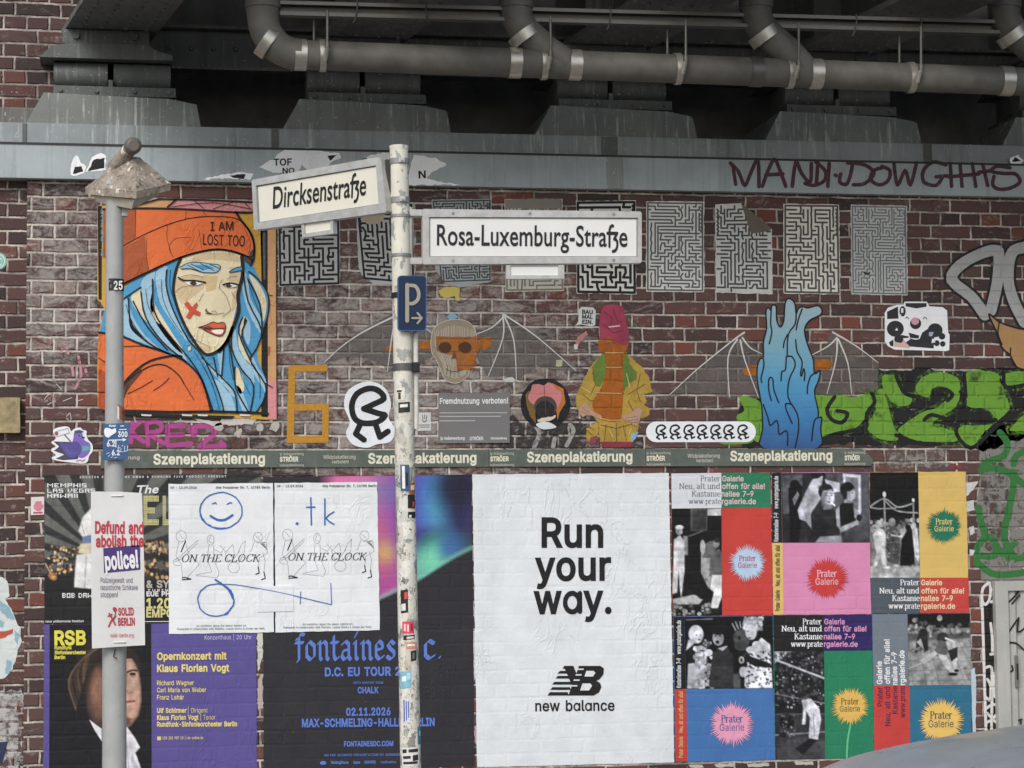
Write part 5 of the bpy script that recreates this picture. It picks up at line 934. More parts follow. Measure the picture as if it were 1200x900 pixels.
# ------------------------------------------------------------------ posters on the wall
Q = lambda *p: list(p)
def burst(cx, cy, r1, r0, n=64, seed=1):
    rd = random.Random(seed); o = []
    for i in range(n):
        a = 2*math.pi*(i+rd.uniform(-.25, .25))/n; ri = r0*rd.uniform(.86, 1.08); ro = r0+(r1-r0)*rd.uniform(.45, 1.05)
        o.append((cx+ri*math.cos(a-math.pi/n), cy+ri*math.sin(a-math.pi/n))); o.append((cx+ro*math.cos(a), cy+ro*math.sin(a)))
    return o
def photo_px(ph, ox, oy):
    """the painter in photo pixels: shifts coordinates to the picture's corner"""
    class V_:
        def __getattr__(s, k):
            f = getattr(ph, k)
            def g(*a, **kw):
                a = list(a)
                if k in ('ell',): a[0] -= ox; a[1] -= oy
                elif k in ('poly', 'line'): a[0] = [(x-ox, y-oy) for x, y in a[0]]
                elif k in ('rect', 'grad'): a[0] -= ox; a[1] -= oy; a[2] -= ox; a[3] -= oy
                elif k == 'speck': a[2] -= ox; a[3] -= oy; a[4] -= ox; a[5] -= oy
                f(*a, **kw); return s
            return g
    return V_()
OFF_PRINT = .0046      # pictures sit just proud of their sheet, lettering just proud of the pictures
def letters(parent, rows, base=.0058, name='lettering'):
    """each line of type is a part of its own"""
    for s_, p0, p1, cap, col, kw in rows:
        Art(WALL, base).text(s_, p0, p1, cap, col if not isinstance(col, str) else paper(col), 0, **kw).build(name, parent)
def poster(quad, col, label, cat="poster", group=None, base=.003, name='poster', wr=1.0):
    a = Art(WALL, base); a.sheet(jag(quad, .3, 7, int(quad[0][0])), paper(col, wr)); return tag(a.build(name), label, cat, group)
def block(parent, pts, col, name='colour_field', base=.0042):
    return Art(WALL, base).fill(pts, paper(col), 0).build(name, parent)
# large white running poster
nb = poster(Q((553.5, 556), (783.5, 554.3), (790, 893.5), (559, 899)), '#e3e7e9', "large white poster with the black words Run your way", wr=1.5)
B2 = dict(bold=.034, font="round")
letters(nb, [("Run", (634.4, 640.6), (706.7, 640.6), 33, '#1a191b', B2), ("your", (626.6, 679.6), (716, 679.2), 33, '#1a191b', B2), ("way.", (625, 718.6), (716.5, 718), 33, '#1a191b', B2),
             ("new balance", (627, 833.2), (720, 832.6), 12.2, '#1a191b', dict(bold=.024, font="round"))])
t = TR(550, 550, 2.571); a = Art(WALL, .0058)
rows = [(283, 313, 592, 600), (268, 316, 607, 615), (262, 322, 622, 630), (252, 330, 640, 648), (246, 302, 656, 664), (238, 296, 671, 681)]
a.polys([t(q) for q in [[(x0+4, y0), (x1, y0), (x1+3, y1), (x0-3, y1)] for x0, x1, y0, y1 in rows]+
         [[(330, 592), (352, 592), (320, 681), (298, 681)], [(283, 592), (312, 592), (352, 681), (322, 681)],
          [(352, 592), (394, 592), (405, 600), (403, 618), (392, 632), (382, 637), (394, 644), (397, 656), (390, 672), (374, 681), (318, 681)]]], BLK)
wh = paper('#e3e7e9', 1.5)
a.polys([t(q) for q in [[(352, 607), (374, 607), (379, 613), (372, 624), (346, 624)], [(340, 645), (364, 645), (369, 652), (360, 666), (333, 666)], [(326, 600), (344, 600), (343, 604), (325, 604)], [(320, 617), (338, 617), (337, 621), (319, 621)], [(314, 633), (332, 633), (331, 637), (313, 637)], [(306, 650), (325, 650), (324, 654), (305, 654)]]], wh)
a.build('logo', nb)
# --- gallery posters
GLEFT, GRIGHT = ("Prater", "Neu, alt und", "Kastanie", "www.prate"), ("Galerie", "offen für alle!", "nallee 7–9", "rgalerie.de")
def gallery(quad, col, label): return poster(quad, col, label, group="gallery posters on the right", wr=.7)
def head(parent, ys, xl, xr, cl, cr, bold=True):
    rows = []
    for i in range(4):
        rows.append((GLEFT[i], (xl[i][0], ys[i]), (xl[i][1], ys[i]), 6.4, cl, dict(font='serifbold' if bold else 'serif')))
        rows.append((GRIGHT[i], (xr[i][0], ys[i]), (xr[i][1], ys[i]), 6.2, cr, dict(bold=.03)))
    letters(parent, rows)
def star(parent, cx, cy, r1, r0, col, tcol, seed, stem=None):
    a = Art(WALL, .0052)
    if stem: a.lines([stem[0]], 2.2, paper(stem[1]), 0, sm=3)
    a.fill(burst(cx, cy, r1, r0, 62, seed), paper(col), 1); e = a.build('starburst_emblem', parent)
    w_ = r0*.64
    letters(e, [("Prater", (cx-w_, cy-2), (cx+w_, cy-2.2), 7.2*r0/17, tcol, dict(font='serifbold')), ("Galerie", (cx-w_*1.12, cy+6.6*r0/17), (cx+w_*1.12, cy+6.4*r0/17), 7*r0/17, tcol, dict(bold=.005))], .0068)
def side_text(parent, x, ya, yb, s_, col, cap=5.4): letters(parent, [(s_, (x, ya), (x, yb), cap, col, dict(bold=.03))])
# red one
g1 = gallery(Q((786.2, 554.6), (902.6, 553.6), (905.6, 720.6), (788, 722)), '#cc3528', "gallery poster with a white and green heading over a red field and pale blue starburst")
block(g1, [(786.6, 555), (845, 554.2), (845.3, 595.4), (787, 596)], '#d9dde1'); block(g1, [(845.1, 554.2), (902.3, 553.9), (903, 594.8), (845.4, 595.4)], '#1b7f57')
head(g1, (564, 572.9, 581.8, 590.6), ((820.6, 843.6), (795.6, 843.6), (810.4, 844.2), (806.4, 844.6)), ((846, 871.2), (846, 896), (845.2, 882.8), (845.6, 885.6)), '#55555c', '#e3bcc6', False)
star(g1, 875.6, 659.6, 23.5, 15.5, '#b5d0ea', '#b4324e', 3)
ph = Photo(59, 126, .06); P = photo_px(ph, 786.5, 595.5)
P.rect(808, 596, 829, 622, .30).rect(811, 598, 827, 620, .22).rect(829, 596, 845, 604, .75).rect(829, 604, 845, 640, .07).line([(808, 596), (806, 720)], 2, .1).rect(790, 596, 807, 640, .05)
P.poly([(806, 626), (824, 622), (820, 650), (812, 690), (802, 690), (804, 640)], .05).line([(807, 628), (823, 622)], 1.2, .45).rect(800, 628, 805, 650, .55, 1.5)
P.poly([(789, 632), (796, 627), (801, 634), (801, 668), (797, 700), (796, 694), (794, 664), (792, 694), (786, 696), (788, 664)], .78, 1.2).ell(795, 621.5, 4, 5.2, .5).ell(795.5, 617.6, 4.6, 2.6, .82).ell(797, 623, 2, 2.4, .62)
P.poly([(821, 640), (833, 634), (834, 672), (830, 690), (821, 672)], .62, 1.2).poly([(826, 638), (836, 633), (839, 644), (832, 654), (823, 654)], .38, 1.3).ell(823, 641, 3, 8, .75)
P.ell(839, 637, 3.6, 5, .6).ell(840, 633, 4, 3, .15).poly([(832, 650), (842, 643), (846, 648), (846, 676), (830, 676)], .40, 1.2).poly([(834, 674), (846, 674), (845, 700), (839, 716), (832, 712), (836, 694), (831, 690)], .85, 1.1).ell(838, 715, 8, 2.2, .1)
P.poly([(787, 702), (812, 697), (823, 702), (818, 708), (787, 708)], .7, 1.2).ell(826, 699, 9, 4, .06); P.speck(4, 60, 787, 708, 832, 721, 1, 2.6, .05, .8)
ph.mottle(.2, 1).grain(.10, 1); ph.build('photograph', WALL, Q((787, 596), (845.2, 595.6), (846, 721), (788, 721.8)), OFF_PRINT, g1)
# pink one
g2 = gallery(Q((904, 554), (1018.4, 553.4), (1020.6, 719.6), (906, 720.6)), '#dd86b2', "gallery poster with a pink field and red starburst under a photo of two women")
block(g2, [(904.3, 554.3), (915, 554.2), (916.4, 636), (904.8, 636)], '#1c1c1f'); block(g2, [(904.8, 636.2), (917, 636.2), (918, 720), (906.2, 720.2)], '#e2bd62')
side_text(g2, 911.6, 634.5, 558, "Kastanienallee 7–9   www.pratergalerie.de", '#dcdcdc', 5); side_text(g2, 913.4, 716, 639, "Prater Galerie   Neu, alt und offen für alle!", '#4b3d2a', 5)
star(g2, 968.6, 678, 27, 18.5, '#cf2c28', '#eab8c8', 5)
ph = Photo(104, 82, .12); P = photo_px(ph, 915, 554)
P.rect(915, 554, 963, 636, .16).rect(916, 556, 940, 602, .34, 2).rect(963, 554, 967, 590, .04).rect(967, 554, 1019, 640, .30, 2).poly([(988, 555), (1009, 557), (1009, 600), (1004, 612), (990, 606)], .82).poly([(991, 559), (1006, 560), (1006, 598), (992, 600)], .5)
P.poly([(923, 572), (932, 563), (940, 570), (940, 600), (934, 636), (924, 636)], .05, 1.5).ell(931, 568, 6, 6, .04).poly([(928, 585), (934, 576), (936, 580), (930, 592)], .55)
P.poly([(944, 576), (952, 562), (964, 558), (962, 584), (950, 600), (946, 612), (936, 608), (934, 598)], .78, 1.4).poly([(940, 596), (948, 588), (950, 620), (944, 612)], .62, 1.2).ell(956, 557, 6, 4, .07).poly([(967, 562), (984, 566), (984, 576), (970, 578)], .8, 1.2)
P.ell(967.5, 576, 9, 9.4, .10).ell(970, 582.4, 7.4, 10.4, .70).ell(973, 583, 4, 8, .80, 3).ell(964.6, 586, 2.4, 7, .48, 3).ell(967, 571.4, 8.2, 3.6, .14, 2).line([(966, 578.4), (969, 577.8)], 1.2, .2).line([(972.6, 577.8), (975.6, 578.4)], 1.2, .2).ell(967.8, 580.6, 1.3, .8, .15).ell(974, 580.6, 1.3, .8, .15).line([(971.4, 581), (972, 585)], 1.1, .5).ell(971.6, 588.4, 2.2, .9, .3).line([(973.4, 588.6), (977.8, 592.4)], 1.5, .97)
P.poly([(965, 590), (974, 592), (974, 598), (964, 598)], .5, 1.4)
P.poly([(946, 636), (952, 612), (960, 598), (976, 596), (984, 606), (983, 626), (976, 632), (954, 637)], .13, 1.4).poly([(954, 636), (960, 629), (984, 628), (990, 634), (984, 637)], .62, 1.3).poly([(984, 623), (993, 622), (996, 630), (990, 636), (985, 632)], .72, 1.2)
P.ell(993, 574, 8.4, 9.4, .08).ell(997.4, 579.6, 5.4, 8, .68).ell(999.6, 580, 3, 6, .8, 2).ell(994, 571.6, 7, 4.4, .09, 1.6).ell(990, 580, 3, 7, .1, 1.6).ell(999, 578, 1.2, .8, .15).line([(1002.4, 579), (1003.4, 583)], 1, .6).ell(1000.4, 586, 1.6, .8, .3).poly([(991, 586), (997, 588), (996, 594), (989, 593)], .55, 1.3).poly([(981, 594), (988, 589), (1000, 590), (1004, 600), (1003, 618), (986, 622), (982, 612)], .06, 1.2).poly([(979, 598), (983, 593), (984, 618), (1004, 610), (1006, 614), (986, 624), (980, 616)], .6, 1.2).poly([(1000, 592), (1004, 598), (1009, 606), (1005, 612), (1001, 606)], .58, 1.2).ell(1006.5, 607, 3.6, 4, .1)
P.poly([(984, 624), (1018, 612), (1019, 636), (986, 637)], .25, 2)
ph.mottle(.2, 2).grain(.08, 2); ph.a[..., 2] *= 1.12; ph.build('photograph', WALL, Q((915.2, 554.4), (1018.1, 553.7), (1019.2, 635.8), (916.6, 636)), OFF_PRINT, g2)
# yellow one
g3 = gallery(Q((1018.8, 553.2), (1131.6, 552.8), (1135.4, 718), (1020.8, 719)), '#deb95c', "gallery poster with a yellow field and green starburst beside a photo of open air dancing")
block(g3, [(1019.4, 677), (1078, 677), (1078.4, 718.4), (1020.8, 718.8)], '#4e5761'); block(g3, [(1078.2, 677), (1134.6, 676.8), (1135.2, 717.9), (1078.6, 718.4)], '#c9372d')
head(g3, (685.7, 695.4, 704.2, 713.2), ((1054.4, 1077), (1030, 1077), (1045, 1077.6), (1040.6, 1077.8)), ((1079, 1103.8), (1079.4, 1129.4), (1078.8, 1116.2), (1079, 1119)), '#e6e4e2', '#ecd6a8')
star(g3, 1106, 616.6, 23, 15.8, '#0f7457', '#dcc772', 7)
ph = Photo(59, 124, .05); P = photo_px(ph, 1018.5, 553)
P.rect(1019, 618, 1078, 680, .55, 6); P.speck(8, 90, 1019, 609, 1077, 628, 1.2, 3.4, .06, .85); P.line([(1036, 580), (1036.6, 618)], 1.5, .7).ell(1036, 579, 2, 3, .95).line([(1071, 588), (1071, 612)], 1.2, .6).ell(1071, 586, 1.4, 2, .9)
for pl_ in ([(1019, 593), (1036, 584), (1052, 594), (1070, 590)], [(1036, 585), (1050, 598), (1076, 601)], [(1019, 594), (1030, 596), (1050, 595)]): P.line(smooth(pl_), 1.3, .65)
P.poly([(1022, 627), (1028, 618), (1034, 620), (1038, 628), (1046, 626), (1038, 633), (1036, 646), (1038, 664), (1033, 664), (1031, 650), (1025, 666), (1022, 664), (1026, 648)], .82, 1.2).ell(1029, 614, 4, 4.6, .72)
P.poly([(1037, 622), (1046, 616), (1054, 622), (1055, 644), (1052, 662), (1038, 658)], .32, 1.2); P.speck(9, 70, 1037, 622, 1054, 658, .6, 1.6, .1, .7); P.ell(1045, 612, 4, 5, .5)
P.poly([(1056, 632), (1066, 616), (1070, 622), (1072, 668), (1053, 667)], .03, 1.2).ell(1064, 618, 3.6, 4, .08).poly([(1069, 622), (1075, 618), (1077, 650), (1076, 660), (1072, 652)], .8, 1.1).ell(1071, 616, 3, 4, .7).line([(1044, 627), (1056, 629)], 1.8, .75)
P.rect(1019, 664, 1078, 680, .72, 3); P.speck(11, 26, 1019, 666, 1077, 678, 2, 7, .5, .8, .5); P.ell(1038, 665, 4, 1.4, .9).ell(1049, 663, 3, 1.2, .85)
ph.mottle(.2, 3).grain(.10, 3); ph.build('photograph', WALL, Q((1019, 553.6), (1075.6, 553.3), (1078, 676.8), (1019.6, 676.9)), OFF_PRINT, g3)
# blue one
g4 = gallery(Q((789, 722.6), (905.4, 721.4), (908.4, 890.6), (791.4, 893)), '#3a72b2', "gallery poster with a blue field and pink starburst under a photo of three singers")
block(g4, [(789.3, 723), (801.4, 722.8), (803.6, 807.2), (790.6, 807.6)], '#19191c'); block(g4, [(790.7, 807.7), (803.8, 807.3), (805.4, 892.3), (791.8, 892.6)], '#c8352a')
side_text(g4, 797.6, 806, 727, "Kastanienallee 7–9   www.pratergalerie.de", '#dedede', 5); side_text(g4, 800, 888, 810, "Prater Galerie   Neu, alt und offen für alle!", '#e8b070', 5)
star(g4, 857.4, 848.6, 29, 20, '#ee9cbb', '#56589c', 9)
ph = Photo(104, 85, .04); P = photo_px(ph, 801.6, 722.5)
P.line([(804, 726), (835, 725)], .8, .5).ell(815, 743, 8.6, 10.6, .78).ell(817, 746, 5, 7.4, .9).ell(815.6, 744, 1.2, .7, .3).ell(820, 744, 1.2, .7, .3).ell(818.6, 749.6, 2, 1, .25).poly([(806, 750), (812, 748), (812, 764), (803, 762)], .75, 1.6)
P.poly([(803, 762), (812, 754), (824, 758), (832, 770), (826, 778), (812, 778), (804, 776)], .07, 1.2).poly([(805, 778), (823, 776), (824, 807), (803, 807)], .74, 1.2); P.speck(12, 120, 813, 758, 826, 807, 1, 2.6, .45, .9).speck(13, 90, 827, 778, 840, 807, 1, 2.6, .4, .88)
P.ell(829, 765, 5, 4, .85).ell(827, 755, 4, 4, .3).speck(14, 14, 823, 750, 832, 758, .8, 1.6, .2, .9).poly([(830, 770), (848, 764), (850, 767), (832, 773)], .92, .9)
P.ell(841, 741, 11, 10, .06, 2).ell(841, 748, 6.4, 8.6, .72).ell(841.5, 740, 8, 4.6, .07, 1.6).ell(840, 752.6, 2.4, 2.2, .08).ell(838, 745.4, 1.6, .9, .15).ell(843.6, 745.4, 1.6, .9, .15)
P.poly([(828, 806), (834, 766), (842, 760), (850, 758), (858, 768), (858, 800), (856, 807)], .17, 1.5).poly([(840, 760), (846, 763), (852, 757)], .72)
P.ell(869, 748, 10, 10, .3, 1.8, -20).ell(868, 757, 8, 6, .24, 1.6).ell(866, 748, 2, 2.6, .12).line([(862, 739), (858, 731)], 1.1, .65).line([(865, 737), (862, 729)], 1.1, .65).line([(868, 736), (867, 729)], 1, .6)
P.ell(882, 732, 11.4, 9, .62, 1.6).speck(15, 60, 872, 724, 893, 738, 1, 2.4, .35, .9).ell(880, 741, 6.6, 9, .8).ell(876, 740, 1.4, .8, .25).ell(878, 748, 2, .9, .3)
P.poly([(884, 758), (892, 748), (902, 756), (904, 807), (871, 807), (872, 788), (876, 772)], .84, 1.2); P.speck(16, 120, 870, 762, 903, 807, .7, 1.8, .03, .3, .9); P.ell(886, 757, 5, 5, .88).ell(880, 762, 6, 4, .8)
P.poly([(872, 766), (880, 770), (902, 778), (905, 784), (884, 782), (874, 776)], .08, 1.2).ell(870, 788, 5, 6, .78).ell(868, 774, 3, 4, .7, 1).ell(868, 774, 1.6, 2.4, .1, 1).rect(858, 790, 866, 807, .3, 1.5)
ph.mottle(.2, 4).grain(.08, 4); ph.a[..., 2] *= 1.08; ph.build('photograph', WALL, Q((801.6, 723), (905, 721.8), (906.6, 806.6), (803.8, 807.2)), OFF_PRINT, g4)
# green one
g5 = gallery(Q((905.8, 721), (1021.4, 720), (1024, 888), (908.4, 890.4)), '#15825a', "gallery poster with a green field and yellow starburst on a flower stem")
block(g5, [(906, 721.2), (964.8, 720.8), (965.2, 762.8), (906.8, 763)], '#1b1b1e'); block(g5, [(964.9, 720.8), (1021.2, 720.3), (1022, 762.3), (965.4, 762.8)], '#291d5e')
head(g5, (731.5, 739.8, 749, 757.8), ((940, 962.6), (915.4, 963), (930.4, 963.8), (926.3, 964)), ((965.6, 989.8), (965.6, 1015), (965, 1001.7), (965.2, 1004.8)), '#e6e4e6', '#e596c3')
star(g5, 995.6, 827.4, 24, 16.6, '#e7b950', '#6d5a2c', 11, ([(996.4, 836), (996, 850), (993, 868), (992, 888)], '#5fc28a'))
ph = Photo(60, 126, .09); P = photo_px(ph, 906.5, 762.5)
P.poly([(907, 763), (926, 763), (912, 772), (907, 776)], .75, 2); P.speck(21, 330, 907, 763, 966, 820, .8, 2.4, .02, .35).speck(22, 60, 907, 768, 966, 830, .6, 1.4, .4, .85, .7)
P.rect(907, 836, 967, 890, .2, 8).line([(907, 772), (968, 795)], 2, .7).line([(907, 812), (968, 824)], 1.4, .45).line([(907, 836), (968, 836)], 1, .4).line([(907, 860), (968, 857)], 1.6, .5)
P.poly([(908, 870), (940, 862), (968, 868), (968, 890), (908, 890)], .24, 3).poly([(930, 876), (952, 862), (962, 862), (940, 884)], .08, 2)
P.ell(937, 821, 3.4, 4, .2).poly([(939, 820), (950, 818), (960, 830), (962, 842), (958, 866), (947, 864), (949, 840), (944, 832), (943, 848), (939, 848), (941, 830)], .84, 1.2).line([(953, 836), (954, 862)], 1, .45)
P.ell(921, 845, 9, 9, .05, 2).ell(920, 838, 4, 4, .18).ell(916, 860, 5, 3, .06).speck(23, 20, 912, 836, 930, 862, .7, 1.6, .2, .6)
ph.mottle(.2, 5).grain(.12, 5); ph.a[..., 2] *= 1.1; ph.build('photograph', WALL, Q((907, 763.2), (965.4, 762.9), (966.6, 889), (908.6, 890)), OFF_PRINT, g5)
# teal one
g6 = gallery(Q((1021.8, 719.6), (1136.6, 718.6), (1139.8, 886), (1024.2, 888)), '#1f6c8b', "gallery poster with a teal field and yellow starburst, its heading running upward", )
block(g6, [(1022, 719.9), (1063, 719.5), (1064.6, 803.3), (1023.2, 803.6)], '#727c87'); block(g6, [(1023.4, 803.7), (1065.2, 803.2), (1066.6, 886.9), (1024.4, 887.6)], '#cb342b')
rows = []
for i, (x, a0, a1, b0_, b1_) in enumerate(((1033.6, 827.6, 805, 801.7, 774.6), (1042.6, 850.7, 804.8, 801.3, 749), (1051.2, 836.3, 804, 802.6, 764.3), (1060, 841, 804, 802.8, 761.9))):
    rows.append((GLEFT[i], (x+.4, a0), (x, a1), 6.2, '#43204c', dict(bold=.012))); rows.append((GRIGHT[i], (x, b0_), (x-.8, b1_), 6.2, '#eceae8', dict(bold=.035)))
letters(g6, rows); star(g6, 1102.4, 844.4, 29, 20.5, '#ecc059', '#4e554c', 13)
ph = Photo(75, 84, .45); P = photo_px(ph, 1062.6, 719)
P.rect(1062, 718, 1138, 736, .06, 2).speck(31, 60, 1063, 732, 1137, 744, 1, 3, .05, .8).rect(1062, 742, 1138, 750, .3, 3).poly([(1063, 752), (1138, 748), (1138, 804), (1063, 804)], .55, 3)
for k in range(7): P.line([(1063+k*12, 750), (1068+k*16, 804)], .6, .35)
for k in range(4): P.line([(1063, 762+k*12), (1138, 758+k*13)], .6, .35)
P.line([(1063, 783), (1090, 772)], 1, .75).ell(1101, 724, 3, 3.4, .75).speck(32, 30, 1068, 726, 1090, 764, 1.2, 3, .05, .7).poly([(1072, 752), (1078, 736), (1086, 738), (1087, 762), (1082, 764), (1078, 756), (1072, 760)], .12, 1.4).poly([(1073, 752), (1078, 748), (1082, 762)], .6, 1)
P.ell(1104, 747, 7, 6.4, .14, 1.6).poly([(1094, 762), (1100, 750), (1108, 752), (1112, 764), (1104, 770), (1094, 768)], .35, 1.3).poly([(1098, 766), (1108, 768), (1116, 782), (1122, 790), (1114, 790), (1104, 778)], .74, 1.2).poly([(1076, 774), (1094, 762), (1098, 766), (1082, 778)], .7, 1.2)
P.poly([(1108, 752), (1118, 752), (1122, 766), (1120, 782), (1124, 784), (1116, 786), (1112, 768)], .68, 1.2).poly([(1110, 762), (1122, 758), (1122, 770), (1114, 776)], .1, 1.2).ell(1116, 790, 6, 2, .08).ell(1120, 786, 3, 2, .05).line([(1108, 748), (1118, 752)], 2, .75)
ph.mottle(.2, 6).grain(.08, 6); ph.build('photograph', WALL, Q((1063.2, 719.6), (1136.4, 718.9), (1138, 802.6), (1064.8, 803.2)), OFF_PRINT, g6)
# --- concert poster with pixel lettering, top left
el = poster(Q((52, 556.5), (306, 555.2), (307, 730), (52, 731.4)), '#2c2d2c', "dark concert poster with grey rays and pixel lettering behind the white placard", base=.0022)
ph = Photo(255, 175, '#2b2c2c'); P = photo_px(ph, 52, 556)
for k in range(15):
    a0 = R(-197+k*15.5); a1 = a0+R(8); P.poly([(119, 652), (119+420*math.cos(a0), 652+420*math.sin(a0)), (119+420*math.cos(a1), 652+420*math.sin(a1))], '#62635d', 1.5)
P.grad(0, 646, 0, 694, '#1f1f1f'); P.rect(52, 676, 308, 732, '#1e1e1e', 10)
rd = random.Random(5)
for k in range(150):
    x, y = rd.uniform(56, 95), rd.uniform(640, 674); ph.ell(x-52, y-556, rd.uniform(.6, 1.7), rd.uniform(.8, 2.2), rd.choice(['#c39a6c', '#3a2f28', '#e0c6a0', '#2a2522', '#2a2522', '#7a5a3c']), .8)
P.ell(61.5, 675, 5.6, 4.2, '#a86f3c', 1.2, 40).line([(53, 660), (60, 673)], 1.2, '#c9a77c').ell(62, 676, 2.6, 1.8, '#d8b07a')
for k in range(110):
    x, y = rd.uniform(168, 200), rd.uniform(634, 680); ph.ell(x-52, y-556, rd.uniform(.8, 2.2), rd.uniform(1, 3), rd.choice(['#b58c5e', '#2c2723', '#1d1b1a', '#8a6a48', '#d9b98a', '#1d1b1a']), 1)
P.poly([(92, 622), (97, 606), (108, 594), (112, 628), (98, 630)], '#dcdad4', 1.6).poly([(97, 628), (110, 626), (110, 638), (96, 638)], '#6a7a98', 1.2).poly([(94, 637), (110, 636), (110, 650), (92, 648)], '#cfc3a4', 1.4).poly([(90, 650), (110, 648), (110, 690), (87, 688), (88, 668)], '#e2e0dc', 1.6).line([(101, 652), (99, 688)], 1.4, '#a8a6a4', 1.5).line([(95, 612), (99, 626)], 1.2, '#a5a39e')
ph.mottle(.08, 8).grain(.06, 8); pe = ph.build('picture', WALL, Q((52.2, 556.8), (305.8, 555.5), (306.8, 729.8), (52.2, 731.1)), .0034, el)
bd = dict(bold=.05); wp = paper('#e4e3df'); gp = paper('#d6cc86')
a = None
for s_, x1, y, h_ in (("MEMPHIS", 101.4, 571.2, 4.8), ("LAS VEGAS", 111.4, 577.4, 4.8), ("HAWAII", 91.2, 583.4, 4.8)): Art(WALL, .0044).polys(pixel_text(s_, 55.3, y, x1, h_), wp, 0).build('lettering', el)
Art(WALL, .0044).polys(pixel_text("BOB DAW", 73, 700.6, 108, 5.6), wp, 0).build('lettering', el)
for ch, x0, x1 in (("E", 168, 186), ("L", 190.5, 206)):
    cells = pixel_text(ch, x0, 615.4, x1, 34.6); sq = []
    for c in cells:
        for i in range(3):
            for j in range(4):
                u0, v0 = (i+.1)/3, (j+.1)/4; u1, v1 = (i+.9)/3, (j+.9)/4; X = lambda u: c[0][0]+(c[1][0]-c[0][0])*u; Y = lambda v: c[0][1]+(c[2][1]-c[0][1])*v
                sq.append([(X(u0), Y(v0)), (X(u1), Y(v0)), (X(u1), Y(v1)), (X(u0), Y(v1))])
    Art(WALL, .0044).polys(sq, gp, 0).build('dot_lettering', el)
sv_ = paper('#b5ada0')
rows_on(WALL, .0044, [("SHOOTER PROMOTIONS GMBH & RUNNING FIVE PROUDLY PRESENT", (93.5, 560.4), (265, 559.4), 2.3, wp, dict(bold=.03, track=.25)), ("The", (158.5, 578.6), (185, 577.6), 9.4, wp, dict(font='gill', bold=.02, shear=.3)),
    ("& SY", (171.4, 688.6), (199, 688.4), 8, sv_, bd), ("TURIN", (173, 693), (197, 692.9), 2.6, wp, dict(bold=.03, track=.2)), ("EUE PH", (171.6, 698.6), (199, 698.4), 5.2, wp, bd), ("1.20", (171.6, 712.6), (200, 712.4), 11, gp, bd), ("EMPO", (171.4, 723.2), (203, 723), 9, gp, bd), ("neue philharmonie frankfurt", (53.4, 729.4), (98, 729), 2.6, wp, dict(bold=.02))], el)
Art(WALL, .0044).lines([[(170, 728.4), (306, 727.4)]], .7, wp, 0).build('rule', el)
# --- orchestra poster, bottom left
rs = poster(Q((51.6, 731.8), (300, 729.4), (301, 905), (50.6, 906)), '#594d94', "purple opera concert poster with yellow lettering and a portrait, behind the grey post")
ph = Photo(121, 174, '#17161a'); P = photo_px(ph, 58, 731)
P.ell(132, 798, 36, 46, '#231c19', 7, -10).ell(112, 780, 22, 30, '#2b221e', 9)
for k in range(34):
    o = k*1.1; P.line(smooth([(140-o*.1, 742+o*.2), (122-o*.55, 748+o*.55), (108-o*.75, 764+o*.9), (102-o*.35, 784+o*1.3)]), 1.2, rd.choice(['#5a4537', '#7d644d', '#2c221d', '#221b18', '#40332c', '#221b18']), 1.6, .7)
P.ell(118, 816, 13, 30, '#6e4e40', 9).ell(116, 806, 7, 18, '#8a6450', 7)
P.poly([(140, 764), (156, 770), (163, 786), (166, 806), (166, 822), (163, 838), (154, 850), (140, 852)], '#b08a77', 4).poly([(152, 772), (162, 790), (165, 814), (158, 818), (152, 800)], '#c9a794', 5, .7).poly([(140, 838), (156, 842), (152, 852), (140, 856)], '#7d5648', 3)
P.poly([(140, 762), (152, 757), (164, 768), (168, 784), (164, 782), (156, 772), (146, 772)], '#2b211d', 2).line(smooth([(150, 788), (156, 785.6), (162, 786)]), 2.4, '#33231c').ell(157, 790, 4, 2, '#241815', 1).ell(158, 793, 3.6, 1.4, '#a67b66', 1.5)
P.line(smooth([(150, 790), (149, 806), (152, 812), (157, 811)]), 1.2, '#8f6552', 1.5).line([(149, 822.6), (159, 821.6)], 2.4, '#7c4039', 1).line([(150, 826), (158, 825)], 1.4, '#d2a490', 1).ell(156, 838, 4, 4, '#d3a892', 3)
P.poly([(106, 844), (120, 854), (120, 868), (112, 856)], '#e3e0e2', 1).poly([(146, 852), (150, 852), (160, 866), (165, 876), (160, 882), (168, 906), (144, 906)], '#dcd9de', 1.4).poly([(156, 884), (166, 906), (160, 906), (154, 890)], '#b5b2bd', 2).line([(148, 856), (150, 876), (152, 900)], 1, '#a9a6b0')
P.poly([(160, 882), (180, 880), (180, 906), (170, 906)], '#141317', 2)
ph.mottle(.1, 9).grain(.05, 9); ph.build('portrait', WALL, Q((58.2, 732), (177, 730.8), (177.6, 904.6), (57.6, 905)), OFF_PRINT, rs)
yl, yp, lv = '#e8dc3c', '#ead676', '#cfc6ea'; rg = dict(bold=.02)
